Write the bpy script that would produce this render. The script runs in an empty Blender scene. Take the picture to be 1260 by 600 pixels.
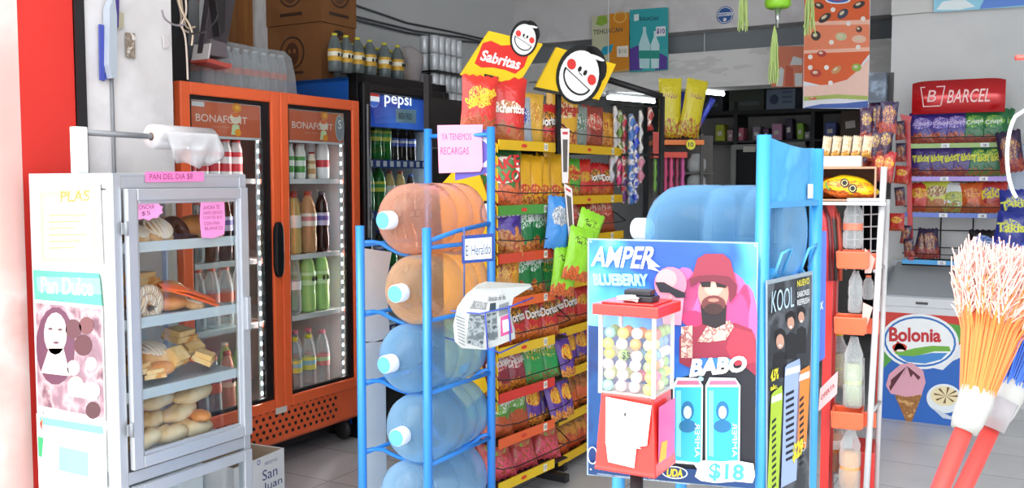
import bpy, math, random
from mathutils import Vector, Matrix, noise
from math import sin, cos, pi, radians, atan, sqrt
random.seed(7)
SC = bpy.context.scene; COL = SC.collection
# ------------------------------------------------------------------ camera
FPX = 1150.0; YAW = radians(29.9); PITCH = atan(77/FPX); CH = 1.53
CF = Vector((-sin(YAW)*cos(PITCH), cos(YAW)*cos(PITCH), -sin(PITCH)))
CR = Vector((cos(YAW), sin(YAW), 0)); CU = CR.cross(CF)
CO = Vector((0, 0, CH))
cam = bpy.data.cameras.new('camera'); co = bpy.data.objects.new('camera', cam); COL.objects.link(co)
cam.sensor_width = 36; cam.lens = 36*FPX/1260; cam.clip_start = .05
co.location = CO; co.rotation_euler = (pi/2-PITCH, 0, YAW); SC.camera = co
def ray(px, py): return CF + CR*((px-630)/FPX) + CU*((300-py)/FPX)
def at_x(px, py, X): d = ray(px, py); return CO + d*(X/d.x)
def at_y(px, py, Y): d = ray(px, py); return CO + d*(Y/d.y)
def at_z(px, py, Z): d = ray(px, py); return CO + d*((Z-CH)/d.z)
def at_d(px, py, D):
    d = ray(px, py); h = d.x*-sin(YAW)+d.y*cos(YAW); return CO + d*(D/h)
class Frame:
    """local frame of a thing: x along its front, y to its back, z up"""
    def __init__(s, x, y, deg, z=0):
        s.o = Vector((x, y, z)); s.a = radians(deg); s.M = Matrix.Translation(s.o) @ Matrix.Rotation(s.a, 4, 'Z'); s.I = s.M.inverted()
    def L(s, px, py, y=0):
        o = s.I @ CO; d = s.I.to_3x3() @ ray(px, py); p = o + d*((y-o.y)/d.y); return (p.x, p.z)
    def S(s, px, py, x=0):
        o = s.I @ CO; d = s.I.to_3x3() @ ray(px, py); p = o + d*((x-o.x)/d.x); return (p.y, p.z)
    def H(s, px, py, z=0):
        o = s.I @ CO; d = s.I.to_3x3() @ ray(px, py); p = o + d*((z-o.z)/d.z); return (p.x, p.y)
    def pts(s, P, y=0): return [s.L(a, b, y) for a, b in P]
    def spts(s, P, x=0): return [s.S(a, b, x) for a, b in P]
    def w(s, x, y, z=0): return s.M @ Vector((x, y, z))
# ------------------------------------------------------------------ materials
def lin(h):
    h = h.lstrip('#'); v = [int(h[i:i+2], 16)/255 for i in (0, 2, 4)]
    return tuple(((c/12.92) if c <= .04045 else ((c+.055)/1.055)**2.4) for c in v)+(1,)
_mc = {}
def nt(name):
    m = bpy.data.materials.new(name); m.use_nodes = True; t = m.node_tree; return m, t, t.nodes['Principled BSDF'], t.nodes['Material Output']
def C(hexc, rough=.5, metal=0, var=.06, bump=0, scale=14, coat=0, emit=0):
    k = (hexc, rough, metal, var, bump, scale, coat, emit)
    if k in _mc: return _mc[k]
    m, t, b, o = nt('paint_'+hexc.strip('#'))
    c = lin(hexc); b.inputs['Roughness'].default_value = rough; b.inputs['Metallic'].default_value = metal
    if coat: b.inputs['Coat Weight'].default_value = coat; b.inputs['Coat Roughness'].default_value = .12
    tc = t.nodes.new('ShaderNodeTexCoord'); n = t.nodes.new('ShaderNodeTexNoise'); n.inputs['Scale'].default_value = scale; n.inputs['Detail'].default_value = 4
    t.links.new(tc.outputs['Object'], n.inputs['Vector'])
    r = t.nodes.new('ShaderNodeMix'); r.data_type = 'RGBA'
    r.inputs['A'].default_value = tuple(x*(1-var) for x in c[:3])+(1,); r.inputs['B'].default_value = tuple(min(1, x*(1+var)) for x in c[:3])+(1,)
    t.links.new(n.outputs['Fac'], r.inputs['Factor']); t.links.new(r.outputs['Result'], b.inputs['Base Color'])
    if emit:
        b.inputs['Emission Color'].default_value = c; b.inputs['Emission Strength'].default_value = emit
    if bump:
        bp = t.nodes.new('ShaderNodeBump'); bp.inputs['Strength'].default_value = bump; bp.inputs['Distance'].default_value = .01
        t.links.new(n.outputs['Fac'], bp.inputs['Height']); t.links.new(bp.outputs['Normal'], b.inputs['Normal'])
    _mc[k] = m; return m
def film(hexc, alpha, rough=.08, edge=.5, gloss=.0, bump=0, key=''):
    """see-through sheet or shell: tinted transparent with a surface that grows at grazing angles"""
    k = ('film', hexc, alpha, rough, edge, gloss, bump)
    if k in _mc: return _mc[k]
    m, t, b, o = nt('clear_'+hexc.strip('#')); c = lin(hexc)
    b.inputs['Base Color'].default_value = c; b.inputs['Roughness'].default_value = rough
    tr = t.nodes.new('ShaderNodeBsdfTransparent'); tr.inputs['Color'].default_value = tuple(x**.5 for x in c[:3])+(1,)
    lw = t.nodes.new('ShaderNodeLayerWeight'); lw.inputs['Blend'].default_value = .35
    mr = t.nodes.new('ShaderNodeMapRange'); mr.inputs['To Min'].default_value = alpha; mr.inputs['To Max'].default_value = min(1, alpha+edge)
    mx = t.nodes.new('ShaderNodeMixShader')
    t.links.new(lw.outputs['Facing'], mr.inputs['Value']); t.links.new(mr.outputs['Result'], mx.inputs['Fac'])
    t.links.new(tr.outputs[0], mx.inputs[1]); t.links.new(b.outputs[0], mx.inputs[2]); t.links.new(mx.outputs[0], o.inputs['Surface'])
    if bump:
        n = t.nodes.new('ShaderNodeTexNoise'); n.inputs['Scale'].default_value = 9
        bp = t.nodes.new('ShaderNodeBump'); bp.inputs['Strength'].default_value = bump; bp.inputs['Distance'].default_value = .02
        tc = t.nodes.new('ShaderNodeTexCoord'); t.links.new(tc.outputs['Object'], n.inputs['Vector'])
        t.links.new(n.outputs['Fac'], bp.inputs['Height']); t.links.new(bp.outputs['Normal'], b.inputs['Normal'])
    _mc[k] = m; return m
def glassm():
    if 'glass' in _mc: return _mc['glass']
    m, t, b, o = nt('door_glass')
    tr = t.nodes.new('ShaderNodeBsdfTransparent'); tr.inputs['Color'].default_value = (.95, .97, .97, 1)
    gl = t.nodes.new('ShaderNodeBsdfGlossy'); gl.inputs['Roughness'].default_value = .02
    fr = t.nodes.new('ShaderNodeLayerWeight'); pw = t.nodes.new('ShaderNodeMath'); pw.operation = 'POWER'; pw.inputs[1].default_value = 4
    mr = t.nodes.new('ShaderNodeMapRange'); mr.inputs['To Min'].default_value = .03; mr.inputs['To Max'].default_value = .4
    t.links.new(fr.outputs['Facing'], pw.inputs[0]); t.links.new(pw.outputs[0], mr.inputs['Value'])
    mx = t.nodes.new('ShaderNodeMixShader'); t.links.new(mr.outputs[0], mx.inputs['Fac'])
    t.links.new(tr.outputs[0], mx.inputs[1]); t.links.new(gl.outputs[0], mx.inputs[2]); t.links.new(mx.outputs[0], o.inputs['Surface'])
    _mc['glass'] = m; return m
def blotch(name, cols, scale=6, rough=.5, detail=3, dist=0, stretch=(1, 1, 1), bump=0, sharp=False, tex='noise', metal=0, lo=.36):
    """patchy material: colours laid along a noise ramp"""
    m, t, b, o = nt(name); b.inputs['Roughness'].default_value = rough; b.inputs['Metallic'].default_value = metal
    tc = t.nodes.new('ShaderNodeTexCoord'); mp = t.nodes.new('ShaderNodeMapping'); mp.inputs['Scale'].default_value = stretch
    t.links.new(tc.outputs['Object'], mp.inputs['Vector'])
    if tex == 'noise':
        n = t.nodes.new('ShaderNodeTexNoise'); n.inputs['Detail'].default_value = detail; n.inputs['Distortion'].default_value = dist; out = n.outputs['Fac']
    elif tex == 'voronoi':
        n = t.nodes.new('ShaderNodeTexVoronoi'); out = n.outputs['Color']
    else:
        n = t.nodes.new('ShaderNodeTexWave'); n.inputs['Distortion'].default_value = dist; n.inputs['Detail'].default_value = detail; out = n.outputs['Fac']
    n.inputs['Scale'].default_value = scale
    t.links.new(mp.outputs[0], n.inputs['Vector'])
    r = t.nodes.new('ShaderNodeValToRGB'); cr = r.color_ramp
    if sharp: cr.interpolation = 'CONSTANT'
    ps = [.0]+[lo+.28*i/max(1, len(cols)-1) for i in range(1, len(cols))] if tex == 'noise' else [i/len(cols) for i in range(len(cols))]
    while len(cr.elements) < len(cols): cr.elements.new(.5)
    for e, p, c in zip(cr.elements, ps, cols): e.position = p; e.color = lin(c)
    t.links.new(out, r.inputs[0]); t.links.new(r.outputs[0], b.inputs['Base Color'])
    if bump:
        bp = t.nodes.new('ShaderNodeBump'); bp.inputs['Strength'].default_value = bump; bp.inputs['Distance'].default_value = .01
        t.links.new(out, bp.inputs['Height']); t.links.new(bp.outputs['Normal'], b.inputs['Normal'])
    return m
def bagmat(name, base, logo, lett, food, foodh=.32, lz=.62, lr=.2, rough=.3, stripe=None, fscale=14):
    """printed film of a snack bag: ground colour, logo patch with marks, food picture low down"""
    m, t, b, o = nt('bag_'+name); N = t.nodes.new; K = t.links.new
    b.inputs['Roughness'].default_value = rough; b.inputs['Specular IOR Level'].default_value = .6
    tc = N('ShaderNodeTexCoord'); sp = N('ShaderNodeSeparateXYZ'); K(tc.outputs['Generated'], sp.inputs[0])
    n = N('ShaderNodeTexNoise'); n.inputs['Scale'].default_value = 6; K(tc.outputs['Generated'], n.inputs['Vector'])
    def ma(op, a, c):
        q = N('ShaderNodeMath'); q.operation = op
        for i, v in enumerate((a, c)):
            if isinstance(v, (int, float)): q.inputs[i].default_value = v
            else: K(v, q.inputs[i])
        return q.outputs[0]
    def mix(f, a, c):
        q = N('ShaderNodeMix'); q.data_type = 'RGBA'; K(f, q.inputs['Factor'])
        for s, v in (('A', a), ('B', c)):
            if isinstance(v, str): q.inputs[s].default_value = lin(v)
            else: K(v, q.inputs[s])
        return q.outputs['Result']
    u, v = sp.outputs['X'], sp.outputs['Z']
    w = ma('SUBTRACT', n.outputs['Fac'], .5)
    col = base
    if stripe:
        sg = ma('ADD', ma('MULTIPLY', u, .7), v); f = ma('GREATER_THAN', ma('ADD', sg, ma('MULTIPLY', w, .5)), 1.05)
        col = mix(f, col, stripe)
    if food:
        vo = N('ShaderNodeTexVoronoi'); vo.inputs['Scale'].default_value = fscale; K(tc.outputs['Generated'], vo.inputs['Vector'])
        fc = mix(ma('GREATER_THAN', vo.outputs['Distance'], .58), food, '#a8502a')
        col = mix(ma('LESS_THAN', ma('ADD', v, ma('MULTIPLY', w, .5)), foodh), col, fc)
    du = ma('DIVIDE', ma('SUBTRACT', u, .5), .4); dv = ma('DIVIDE', ma('SUBTRACT', v, lz), lr)
    rr = ma('ADD', ma('ADD', ma('MULTIPLY', du, du), ma('MULTIPLY', dv, dv)), ma('MULTIPLY', w, 1.1))
    lc = logo
    if lett:
        n2 = N('ShaderNodeTexNoise'); n2.inputs['Scale'].default_value = 15; n2.inputs['Distortion'].default_value = 1.2; K(tc.outputs['Generated'], n2.inputs['Vector'])
        lc = mix(ma('GREATER_THAN', n2.outputs['Fac'], .53), logo, lett)
    col = mix(ma('LESS_THAN', rr, .8), col, lc)
    if isinstance(col, str): b.inputs['Base Color'].default_value = lin(col)
    else: K(col, b.inputs['Base Color'])
    n3 = N('ShaderNodeTexNoise'); n3.inputs['Scale'].default_value = 28; n3.inputs['Distortion'].default_value = .6; K(tc.outputs['Object'], n3.inputs['Vector'])
    bp = N('ShaderNodeBump'); bp.inputs['Strength'].default_value = .55; bp.inputs['Distance'].default_value = .012
    K(n3.outputs['Fac'], bp.inputs['Height']); K(bp.outputs['Normal'], b.inputs['Normal'])
    return m
# ------------------------------------------------------------------ meshes
_txt = {}
def textgeo(s, fat=0):
    k = (s, fat)
    if k not in _txt:
        c = bpy.data.curves.new('t', 'FONT'); c.body = s; c.size = 1; c.offset = fat; c.resolution_u = 3
        c.align_x = 'CENTER'; c.align_y = 'CENTER'
        o = bpy.data.objects.new('t', c); COL.objects.link(o)
        me = bpy.data.meshes.new_from_object(o.evaluated_get(bpy.context.evaluated_depsgraph_get()))
        vs = [(v.co.x, v.co.y) for v in me.vertices]; fs = [tuple(p.vertices) for p in me.polygons]
        bpy.data.objects.remove(o); bpy.data.curves.remove(c); bpy.data.meshes.remove(me)
        x0 = min(v[0] for v in vs); x1 = max(v[0] for v in vs); y0 = min(v[1] for v in vs); y1 = max(v[1] for v in vs)
        _txt[k] = ([((x-(x0+x1)/2)/(x1-x0), (y-(y0+y1)/2)/(y1-y0)) for x, y in vs], fs, (x1-x0)/(y1-y0))
    return _txt[k]
class MB:
    def __init__(s, mat=None): s.v = []; s.f = []; s.mi = []; s.mats = []; s.cur = 0; s.T = None; s.F = None; s.sm = []; s.smooth = False; (mat and s.m(mat))
    def m(s, mat):
        if isinstance(mat, str): mat = C(mat)
        if mat not in s.mats: s.mats.append(mat)
        s.cur = s.mats.index(mat); return s
    def add(s, vs, fs, smooth=None):
        b = len(s.v)
        for p in vs:
            p = Vector(p)
            if s.F: p = Vector(s.F(p))
            if s.T: p = s.T @ p
            s.v.append(p)
        for f in fs: s.f.append([i+b for i in f]); s.mi.append(s.cur); s.sm.append(s.smooth if smooth is None else smooth)
        return s
    def box(s, x0, x1, y0, y1, z0, z1):
        v = [(x, y, z) for z in (z0, z1) for y in (y0, y1) for x in (x0, x1)]
        return s.add(v, [(0, 2, 3, 1), (4, 5, 7, 6), (0, 1, 5, 4), (2, 6, 7, 3), (0, 4, 6, 2), (1, 3, 7, 5)], False)
    def tube(s, P, r, seg=8, caps=True, rs=None):
        P = [Vector(p) for p in P]; vs = []; fs = []; n = len(P)
        up = None
        for i, p in enumerate(P):
            t = (P[min(i+1, n-1)]-P[max(i-1, 0)]).normalized()
            if up is None: up = t.orthogonal().normalized()
            up = (up - t*up.dot(t))
            up = up.normalized() if up.length > 1e-6 else t.orthogonal().normalized()
            q = t.cross(up); rr = rs[i] if rs else r
            for k in range(seg):
                a = 2*pi*k/seg; vs.append(p+(up*cos(a)+q*sin(a))*rr)
        for i in range(n-1):
            for k in range(seg): fs.append((i*seg+k, i*seg+(k+1) % seg, (i+1)*seg+(k+1) % seg, (i+1)*seg+k))
        if caps: fs += [tuple(range(seg))[::-1], tuple((n-1)*seg+k for k in range(seg))]
        return s.add(vs, fs, seg > 5)
    def lathe(s, prof, seg=20, c=(0, 0, 0), caps=False):
        vs = []; fs = []
        for r, z in prof:
            for k in range(seg): a = 2*pi*k/seg; vs.append((c[0]+r*cos(a), c[1]+r*sin(a), c[2]+z))
        for i in range(len(prof)-1):
            for k in range(seg): fs.append((i*seg+k, i*seg+(k+1) % seg, (i+1)*seg+(k+1) % seg, (i+1)*seg+k))
        if caps: n = len(prof); fs += [tuple(range(seg))[::-1], tuple((n-1)*seg+k for k in range(seg))]
        return s.add(vs, fs, True)
    def poly(s, P, y=0):                        # flat print in the x-z plane
        return s.add([(a, y, b) for a, b in P], [tuple(range(len(P)))], False)
    def slab(s, P, y0, y1):                     # outline in x-z with thickness
        n = len(P); v = [(a, y0, b) for a, b in P]+[(a, y1, b) for a, b in P]
        return s.add(v, [tuple(range(n)), tuple(range(2*n-1, n-1, -1))]+[(i, i+n, (i+1) % n+n, (i+1) % n) for i in range(n)], False)
    def ell(s, cx, cz, rx, rz, y=0, seg=24, rot=0, a0=0, a1=2*pi):
        P = []
        for k in range(seg+(a1 < 6.28)):
            a = a0+(a1-a0)*k/seg; u, w = rx*cos(a), rz*sin(a); P.append((cx+u*cos(rot)-w*sin(rot), cz+u*sin(rot)+w*cos(rot)))
        return s.poly(P, y)
    def ring(s, cx, cz, rx, rz, w, y=0, seg=28, rot=0, a0=0, a1=2*pi):
        vs = []; fs = []
        for k in range(seg+1):
            a = a0+(a1-a0)*k/seg
            for q in (0, w):
                u, v = (rx-q)*cos(a), (rz-q)*sin(a); vs.append((cx+u*cos(rot)-v*sin(rot), y, cz+u*sin(rot)+v*cos(rot)))
        for k in range(seg): fs.append((2*k, 2*k+1, 2*k+3, 2*k+2))
        return s.add(vs, fs, False)
    def text(s, t, cx, cz, w=None, h=None, y=0, fat=0, shear=0, rot=0):
        vs, fs, asp = textgeo(t, fat)
        if w is None: w = h*asp
        if h is None: h = w/asp
        o = []
        for a, b in vs:
            x, z = a*w+shear*b*h, b*h
            o.append((cx+x*cos(rot)-z*sin(rot), y, cz+x*sin(rot)+z*cos(rot)))
        return s.add(o, fs, False)
    def qtext(s, t, Q, y=0, fat=0):             # text filling a quad (bl, br, tr, tl)
        vs, fs, _ = textgeo(t, fat); o = []
        for a, b in vs:
            a += .5; b += .5
            o.append(((Q[0][0]*(1-a)+Q[1][0]*a)*(1-b)+(Q[3][0]*(1-a)+Q[2][0]*a)*b, y, (Q[0][1]*(1-a)+Q[1][1]*a)*(1-b)+(Q[3][1]*(1-a)+Q[2][1]*a)*b))
        return s.add(o, fs, False)
    def ball(s, c, r, seg=12, rings=8, sc=(1, 1, 1)):
        vs = []; fs = []
        for i in range(rings+1):
            th = pi*i/rings
            for k in range(seg): a = 2*pi*k/seg; vs.append((c[0]+r*sc[0]*sin(th)*cos(a), c[1]+r*sc[1]*sin(th)*sin(a), c[2]+r*sc[2]*cos(th)))
        for i in range(rings):
            for k in range(seg): fs.append((i*seg+k, (i+1)*seg+k, (i+1)*seg+(k+1) % seg, i*seg+(k+1) % seg))
        return s.add(vs, fs, True)
    def mesh(s, name):
        me = bpy.data.meshes.new(name); me.from_pydata([tuple(v) for v in s.v], [], s.f)
        for m in s.mats: me.materials.append(m)
        me.polygons.foreach_set('material_index', s.mi); me.polygons.foreach_set('use_smooth', s.sm); me.update(); return me
    def build(s, name, parent=None, bevel=0, loc=None, rot=None):
        o = bpy.data.objects.new(name, s.mesh(name)); COL.objects.link(o)
        if parent: o.parent = parent
        if bevel:
            b = o.modifiers.new('bevel', 'BEVEL'); b.width = bevel; b.segments = 2; b.limit_method = 'ANGLE'; b.angle_limit = radians(40)
        if loc: o.location = loc
        if rot: o.rotation_euler = rot
        return o
def tag(o, label, cat, group=None, kind=None):
    o['label'] = label; o['category'] = cat
    if group: o['group'] = group
    if kind: o['kind'] = kind
    return o
def struct(o): o['kind'] = 'structure'; return o
def empty(name, fr, label, cat, group=None):
    o = bpy.data.objects.new(name, None); COL.objects.link(o); o.empty_display_size = .1
    o.location = fr.o; o.rotation_euler = (0, 0, fr.a); return tag(o, label, cat, group)
def dup(o, loc=None, rot=None, label=None, group=None, scale=None, parent=None):
    c = o.copy(); COL.objects.link(c)
    if parent: c.parent = parent
    if loc is not None: c.location = loc
    if rot is not None: c.rotation_euler = rot
    if scale is not None: c.scale = scale
    if label: c['label'] = label
    if group: c['group'] = group
    for ch in o.children: dup(ch, parent=c)
    return c
SIDE = lambda x: Matrix(((0, -1, 0, x), (1, 0, 0, 0), (0, 0, 1, 0), (0, 0, 0, 1)))  # x-z print turned onto a plane local x = const; (u,0,z)->(x,u,z)
# ------------------------------------------------------------------ setting
XL = -4.35; YB = 7.6; YR = 7.1; ZC = 3.35; XW = -3.3
m, t, b, o_ = nt('floor_tiles'); N = t.nodes.new; K = t.links.new
tc = N('ShaderNodeTexCoord'); br = N('ShaderNodeTexBrick'); br.offset = 0; br.inputs['Scale'].default_value = 1
br.inputs['Brick Width'].default_value = .45; br.inputs['Row Height'].default_value = .45; br.inputs['Mortar Size'].default_value = .004
br.inputs['Color1'].default_value = lin('#dcdcdd'); br.inputs['Color2'].default_value = lin('#d2d3d5'); br.inputs['Mortar'].default_value = lin('#97979a')
K(tc.outputs['Object'], br.inputs['Vector']); n = N('ShaderNodeTexNoise'); n.inputs['Scale'].default_value = 2.5; n.inputs['Detail'].default_value = 6; K(tc.outputs['Object'], n.inputs['Vector'])
mx = N('ShaderNodeMix'); mx.data_type = 'RGBA'; mx.blend_type = 'MULTIPLY'; mx.inputs['Factor'].default_value = .35
K(br.outputs['Color'], mx.inputs['A']); K(n.outputs['Fac'], mx.inputs['B']); K(mx.outputs['Result'], b.inputs['Base Color']); b.inputs['Roughness'].default_value = .3
floorm = m
MB(floorm).box(XL-.2, 3.6, 1.9, 11.2, -.1, 0).build('floor')
MB(blotch('pavement', ['#a8a39b', '#b9b5ad', '#c6c2bb'], 3, .8)).box(-9, 9, -7, 1.9, -.12, -.02).build('ground')
wm = blotch('aged_white_paint', ['#d0d1d2', '#d6d7d7', '#c9cbcc'], 1.1, .7, 5)
MB(wm).box(XL-.2, XL, 2.8, 11.2, 0, ZC).build('wall_left')
struct(MB(wm).box(XL, XW-.2, 2.6, 2.8, 0, ZC).build('wall_left_return'))
wh = blotch('flaky_white_paint', ['#c9c6c6', '#d9d6d6', '#d0cccc', '#e2dfdf'], 2.2, .7, 6)
struct(MB(wh).box(XW-.2, XW, 2.33, 2.8, 0, ZC).build('wall_entrance'))
rd = blotch('red_paint', ['#c8281f', '#d8332a', '#cd2a22'], 1.5, .5, 5)
pk = blotch('worn_pink_plaster', ['#d99a92', '#e8bdb6', '#f0d6d0', '#e0a69e'], 1.7, .8, 6)
y28 = at_x(27, 200, XW).y; y95 = at_x(96, 200, XW).y
mb = MB(rd).box(XW-.3, XW, y28, y95, 0, ZC); mb.build('trim_1')
MB(pk).box(XW-3, XW+.002, 1.9, y28, 0, ZC).build('wall_street')
MB('#1c1a1c').box(XW-.2, XW+.012, y95, at_x(107, 200, XW).y, 0, ZC).build('trim_2')
MB(C('#7a7c80', .5)).tube([(XW+.012, at_x(138, 200, XW).y, z) for z in (0, ZC)], .007).build('trim_3')
xr0 = at_y(1093, 200, YR).x
MB(wm).box(xr0, 3.6, YR, YR+.6, 0, ZC).build('wall_back')
MB(wm).box(3.4, 3.6, 1.9, YR, 0, ZC).build('wall_right')
cm = blotch('old_ceiling', ['#d0d3d3', '#d8dada', '#c6cacb'], 2, .8, 4)
MB(cm).box(XL-.2, 3.6, 1.9, 11.2, ZC, ZC+.2).build('ceiling')
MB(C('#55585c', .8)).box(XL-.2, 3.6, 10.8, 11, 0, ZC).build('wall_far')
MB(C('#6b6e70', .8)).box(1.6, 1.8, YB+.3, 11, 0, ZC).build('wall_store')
# beams across the opening to the store room
flk = blotch('flaking_beam_paint', ['#8d8b88', '#cfcecb', '#dddcd9', '#d8d7d4', '#e3e2df'], 1.7, .75, 8, stretch=(.6, 1, 2.2), sharp=True, lo=.30)
def beam(nm, top, bot, mat, dy=0):
    zt = [at_y(p[0], p[1], YB+dy).z for p in top]; zb = [at_y(p[0], p[1], YB+dy).z for p in bot]
    xa, xb = XL, xr0+.15
    MB(mat).box(xa, xb, YB+dy, YB+dy+.3, sum(zb)/len(zb), sum(zt)/len(zt)).build(nm)
Z_b1 = [at_y(823, 40, YB).z, at_y(960, 30, YB).z, at_y(1090, 17, YB).z]
Z_b2 = [at_y(823, 67, YB).z, at_y(1060, 50, YB).z]; Z_b3 = [at_y(780, 110, YB).z, at_y(990, 105, YB).z]
print('BEAM', Z_b1, Z_b2, Z_b3, 'XR', xr0)
a1 = sum(Z_b1)/3; a2 = sum(Z_b2)/2; a3 = sum(Z_b3)/2
MB(wh).box(XL, xr0+.1, YB, YB+.3, a1, ZC).build('trim_4')
MB(C('#868c90', .7)).box(XL, xr0+.1, YB+.2, YB+.3, a2, a1).build('trim_5')
MB(flk).box(XL, xr0+.1, YB-.02, YB+.3, a3, a2).build('trim_6')
MB(C('#d2d2d0', .7)).box(xr0, 3.4, YR-.05, YR, at_y(1200, 10, YR-.05).z, at_y(1200, 10, YR-.05).z+.25).build('trim_7')
# wood plank and white pillar against the left wall above the coolers
ya, yb_ = at_x(293, 20, XL+.1).y, at_x(311, 20, XL+.1).y
MB(blotch('orange_brown_wood', ['#7a4a22', '#8d5a2c', '#9a6532'], 5, .6, 5, stretch=(6, 6, .6))).box(XL, XL+.1, ya, yb_, 0, ZC).build('trim_8')
MB(blotch('scuffed_white_post', ['#8f918f', '#c9cbcc', '#d4d6d7', '#cfd1d2'], 5, .7, 6, stretch=(2, 2, 1))).box(XL, XL+.12, yb_, at_x(333, 20, XL+.1).y, 0, ZC).build('trim_9')
for o in list(SC.objects):
    if o.type == 'MESH': o['kind'] = 'structure'
# ------------------------------------------------------------------ light
w = bpy.data.worlds.new('sky'); SC.world = w; w.use_nodes = True
bg = w.node_tree.nodes['Background']; bg.inputs['Color'].default_value = (.93, .96, 1, 1); bg.inputs['Strength'].default_value = 2.9
sl = bpy.data.lights.new('sun', 'SUN'); sl.energy = 1.5; sl.angle = radians(35); sl.color = (1, .97, .93)
so = bpy.data.objects.new('sun', sl); COL.objects.link(so)
so.rotation_euler = Vector((.10, .62, -.62)).to_track_quat('-Z', 'Y').to_euler()   # towards the shop, down
def tube_light(nm, p0, p1, label, power=1):
    o = MB(C('#f4fbff', .5, emit=12)).tube([p0, p1], .016, 8).build('tube', None)
    c = (Vector(p0)+Vector(p1))/2; e = empty(nm, Frame(c.x, c.y, 0, c.z+.05), label, 'lamp'); o.parent = e; o.location = -Vector(e.location)
    d = (Vector(p1)-Vector(p0)); mb = MB('#dfe3e4'); q = Vector(p0)-Vector(e.location); r = Vector(p1)-Vector(e.location)
    up = Vector((0, 0, .04)); mb.tube([q+up, r+up], .026, 6); mb.tube([q+up*2, Vector((q.x, q.y, ZC-e.location.z))], .004, 5); mb.tube([r+up*2, Vector((r.x, r.y, ZC-e.location.z))], .004, 5)
    mb.build('batten', e); return e
p0, p1 = at_y(752, 120, 9.2), at_y(806, 114, 9.4); p0 = at_d(748, 120, 8.2); p1 = at_d(805, 117, 8.6); p1.z = p0.z
tube_light('fluorescent_lamp', p0, p1, 'long lit fluorescent tube in the dark store room, the left one')
p0 = at_d(866, 113, 8.0); p1 = at_d(890, 112, 8.2); p1.z = p0.z
tube_light('fluorescent_lamp', p0, p1, 'short lit fluorescent tube beside the yellow hanging bags')
def area(loc, rot, size, e, col=(1, 1, 1)):
    l = bpy.data.lights.new('ceiling_light', 'AREA'); l.energy = e; l.size = size; l.color = col; o = bpy.data.objects.new('ceiling_light', l); COL.objects.link(o); o.location = loc; o.rotation_euler = rot
SC.view_settings.view_transform = 'Standard'; SC.view_settings.look = 'None'; SC.view_settings.gamma = 1; SC.view_settings.use_curve_mapping = False
SC.view_settings.exposure = .38
try:
    SC.cycles.max_bounces = 8; SC.cycles.transparent_max_bounces = 32; SC.cycles.diffuse_bounces = 3; SC.cycles.glossy_bounces = 3; SC.cycles.sample_clamp_indirect = 6
    SC.cycles.caustics_reflective = False; SC.cycles.caustics_refractive = False
except Exception: pass
WHT = C('#e9e9ea', .4); ALU = C('#c3c8cf', .32, .55, .04); BLK = C('#17171a', .45); CHR = C('#b9bcc0', .2, .9); DK = C('#2a2b2e', .6)
GL = glassm(); ORG = C('#f66a3a', .42, 0, .03, coat=.15); PINK = C('#f58ac6', .6)
PET = film('#eef3f5', .12, .1, .6)
# ================================================================== bread case
BF = Frame(*at_d(140, 300, 3.15).xy, 90)
bw, bd, bh = .605, .46, 1.56
print('BREAD', BF.o, BF.L(140, 215), BF.L(303, 213), BF.S(40, 215))
bc = empty('bread_display_case', BF, 'aluminium and glass bread case on the sidewalk side, full of buns and pastries', 'display case')
bh = BF.L(200, 216)[1]
zd0 = BF.L(145, 583)[1]; zd1 = BF.L(140, 232)[1]        # door bottom and top
fr = .055
mb = MB(ALU)
for x in (0, bw-.035):
    for y in (0, bd-.035): mb.box(x, x+.035, y, y+.035, 0, bh)
for z in (0.12, zd0-.055, bh-.045):
    mb.box(.03, bw-.03, .002, .03, z, z+.045); mb.box(.03, bw-.03, bd-.03, bd-.002, z, z+.045)
    mb.box(.002, .03, .03, bd-.03, z, z+.045); mb.box(bw-.03, bw-.002, .03, bd-.03, z, z+.045)
mb.box(0, bw, 0, bd, bh-.004, bh+.008)
mb.box(.03, bw-.03, .03, bd-.03, zd0-.055, zd0-.04); mb.box(.03, bw-.03, .03, bd-.03, .12, .13)
mb.build('frame', bc, .003)
dr = MB(ALU)
X0, X1, Z0, Z1 = .04, bw-.01, zd0, zd1
def bars(mb, X0, X1, Z0, Z1, f, y0, y1):
    mb.box(X0, X0+f, y0, y1, Z0, Z1); mb.box(X1-f, X1, y0, y1, Z0, Z1); mb.box(X0+f, X1-f, y0, y1, Z0, Z0+f); mb.box(X0+f, X1-f, y0, y1, Z1-f, Z1)
bars(dr, X0, X1, Z0, Z1, .042, -.022, 0); bars(dr, X0+.034, X1-.034, Z0+.034, Z1-.034, .02, -.012, .004)
d = dr.build('door', bc, .004)
MB(GL).box(X0+.045, X1-.045, -.006, -.003, Z0+.045, Z1-.045).build('pane', d)
for z in (Z0+.12, Z1-.16): mb = MB('#8b8f94'); mb.tube([(X0-.004, -.02, z), (X0-.004, -.02, z+.05)], .007); mb.box(X0-.02, X0+.012, -.018, -.014, z+.005, z+.045); mb.build('hinge', d)
MB(ALU).box(X1-.03, X1-.008, -.036, -.02, zd0+.42, zd0+.55).build('handle', d, .004)
lw_ = MB(ALU); bars(lw_, X0, X1, .16, zd0-.06, .04, -.018, 0); d2 = lw_.build('lower_door', bc, .003)
MB(GL).box(X0+.035, X1-.035, -.008, -.005, .2, zd0-.1).build('pane', d2)
MB(GL).box(bw-.02, bw-.016, .03, bd-.03, zd0, bh-.05).build('side_pane', bc)
MB(GL).box(.03, bw-.03, bd-.02, bd-.016, zd0, bh-.05).build('back_pane', bc)
MB(C('#e3e5e6', .6)).box(.006, .016, .03, bd-.03, .16, bh-.05).build('side_panel', bc)
MB(C('#d9dcde', .6)).box(.03, bw-.03, bd-.02, bd-.012, .16, zd0-.06).build('lower_back_panel', bc)
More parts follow.
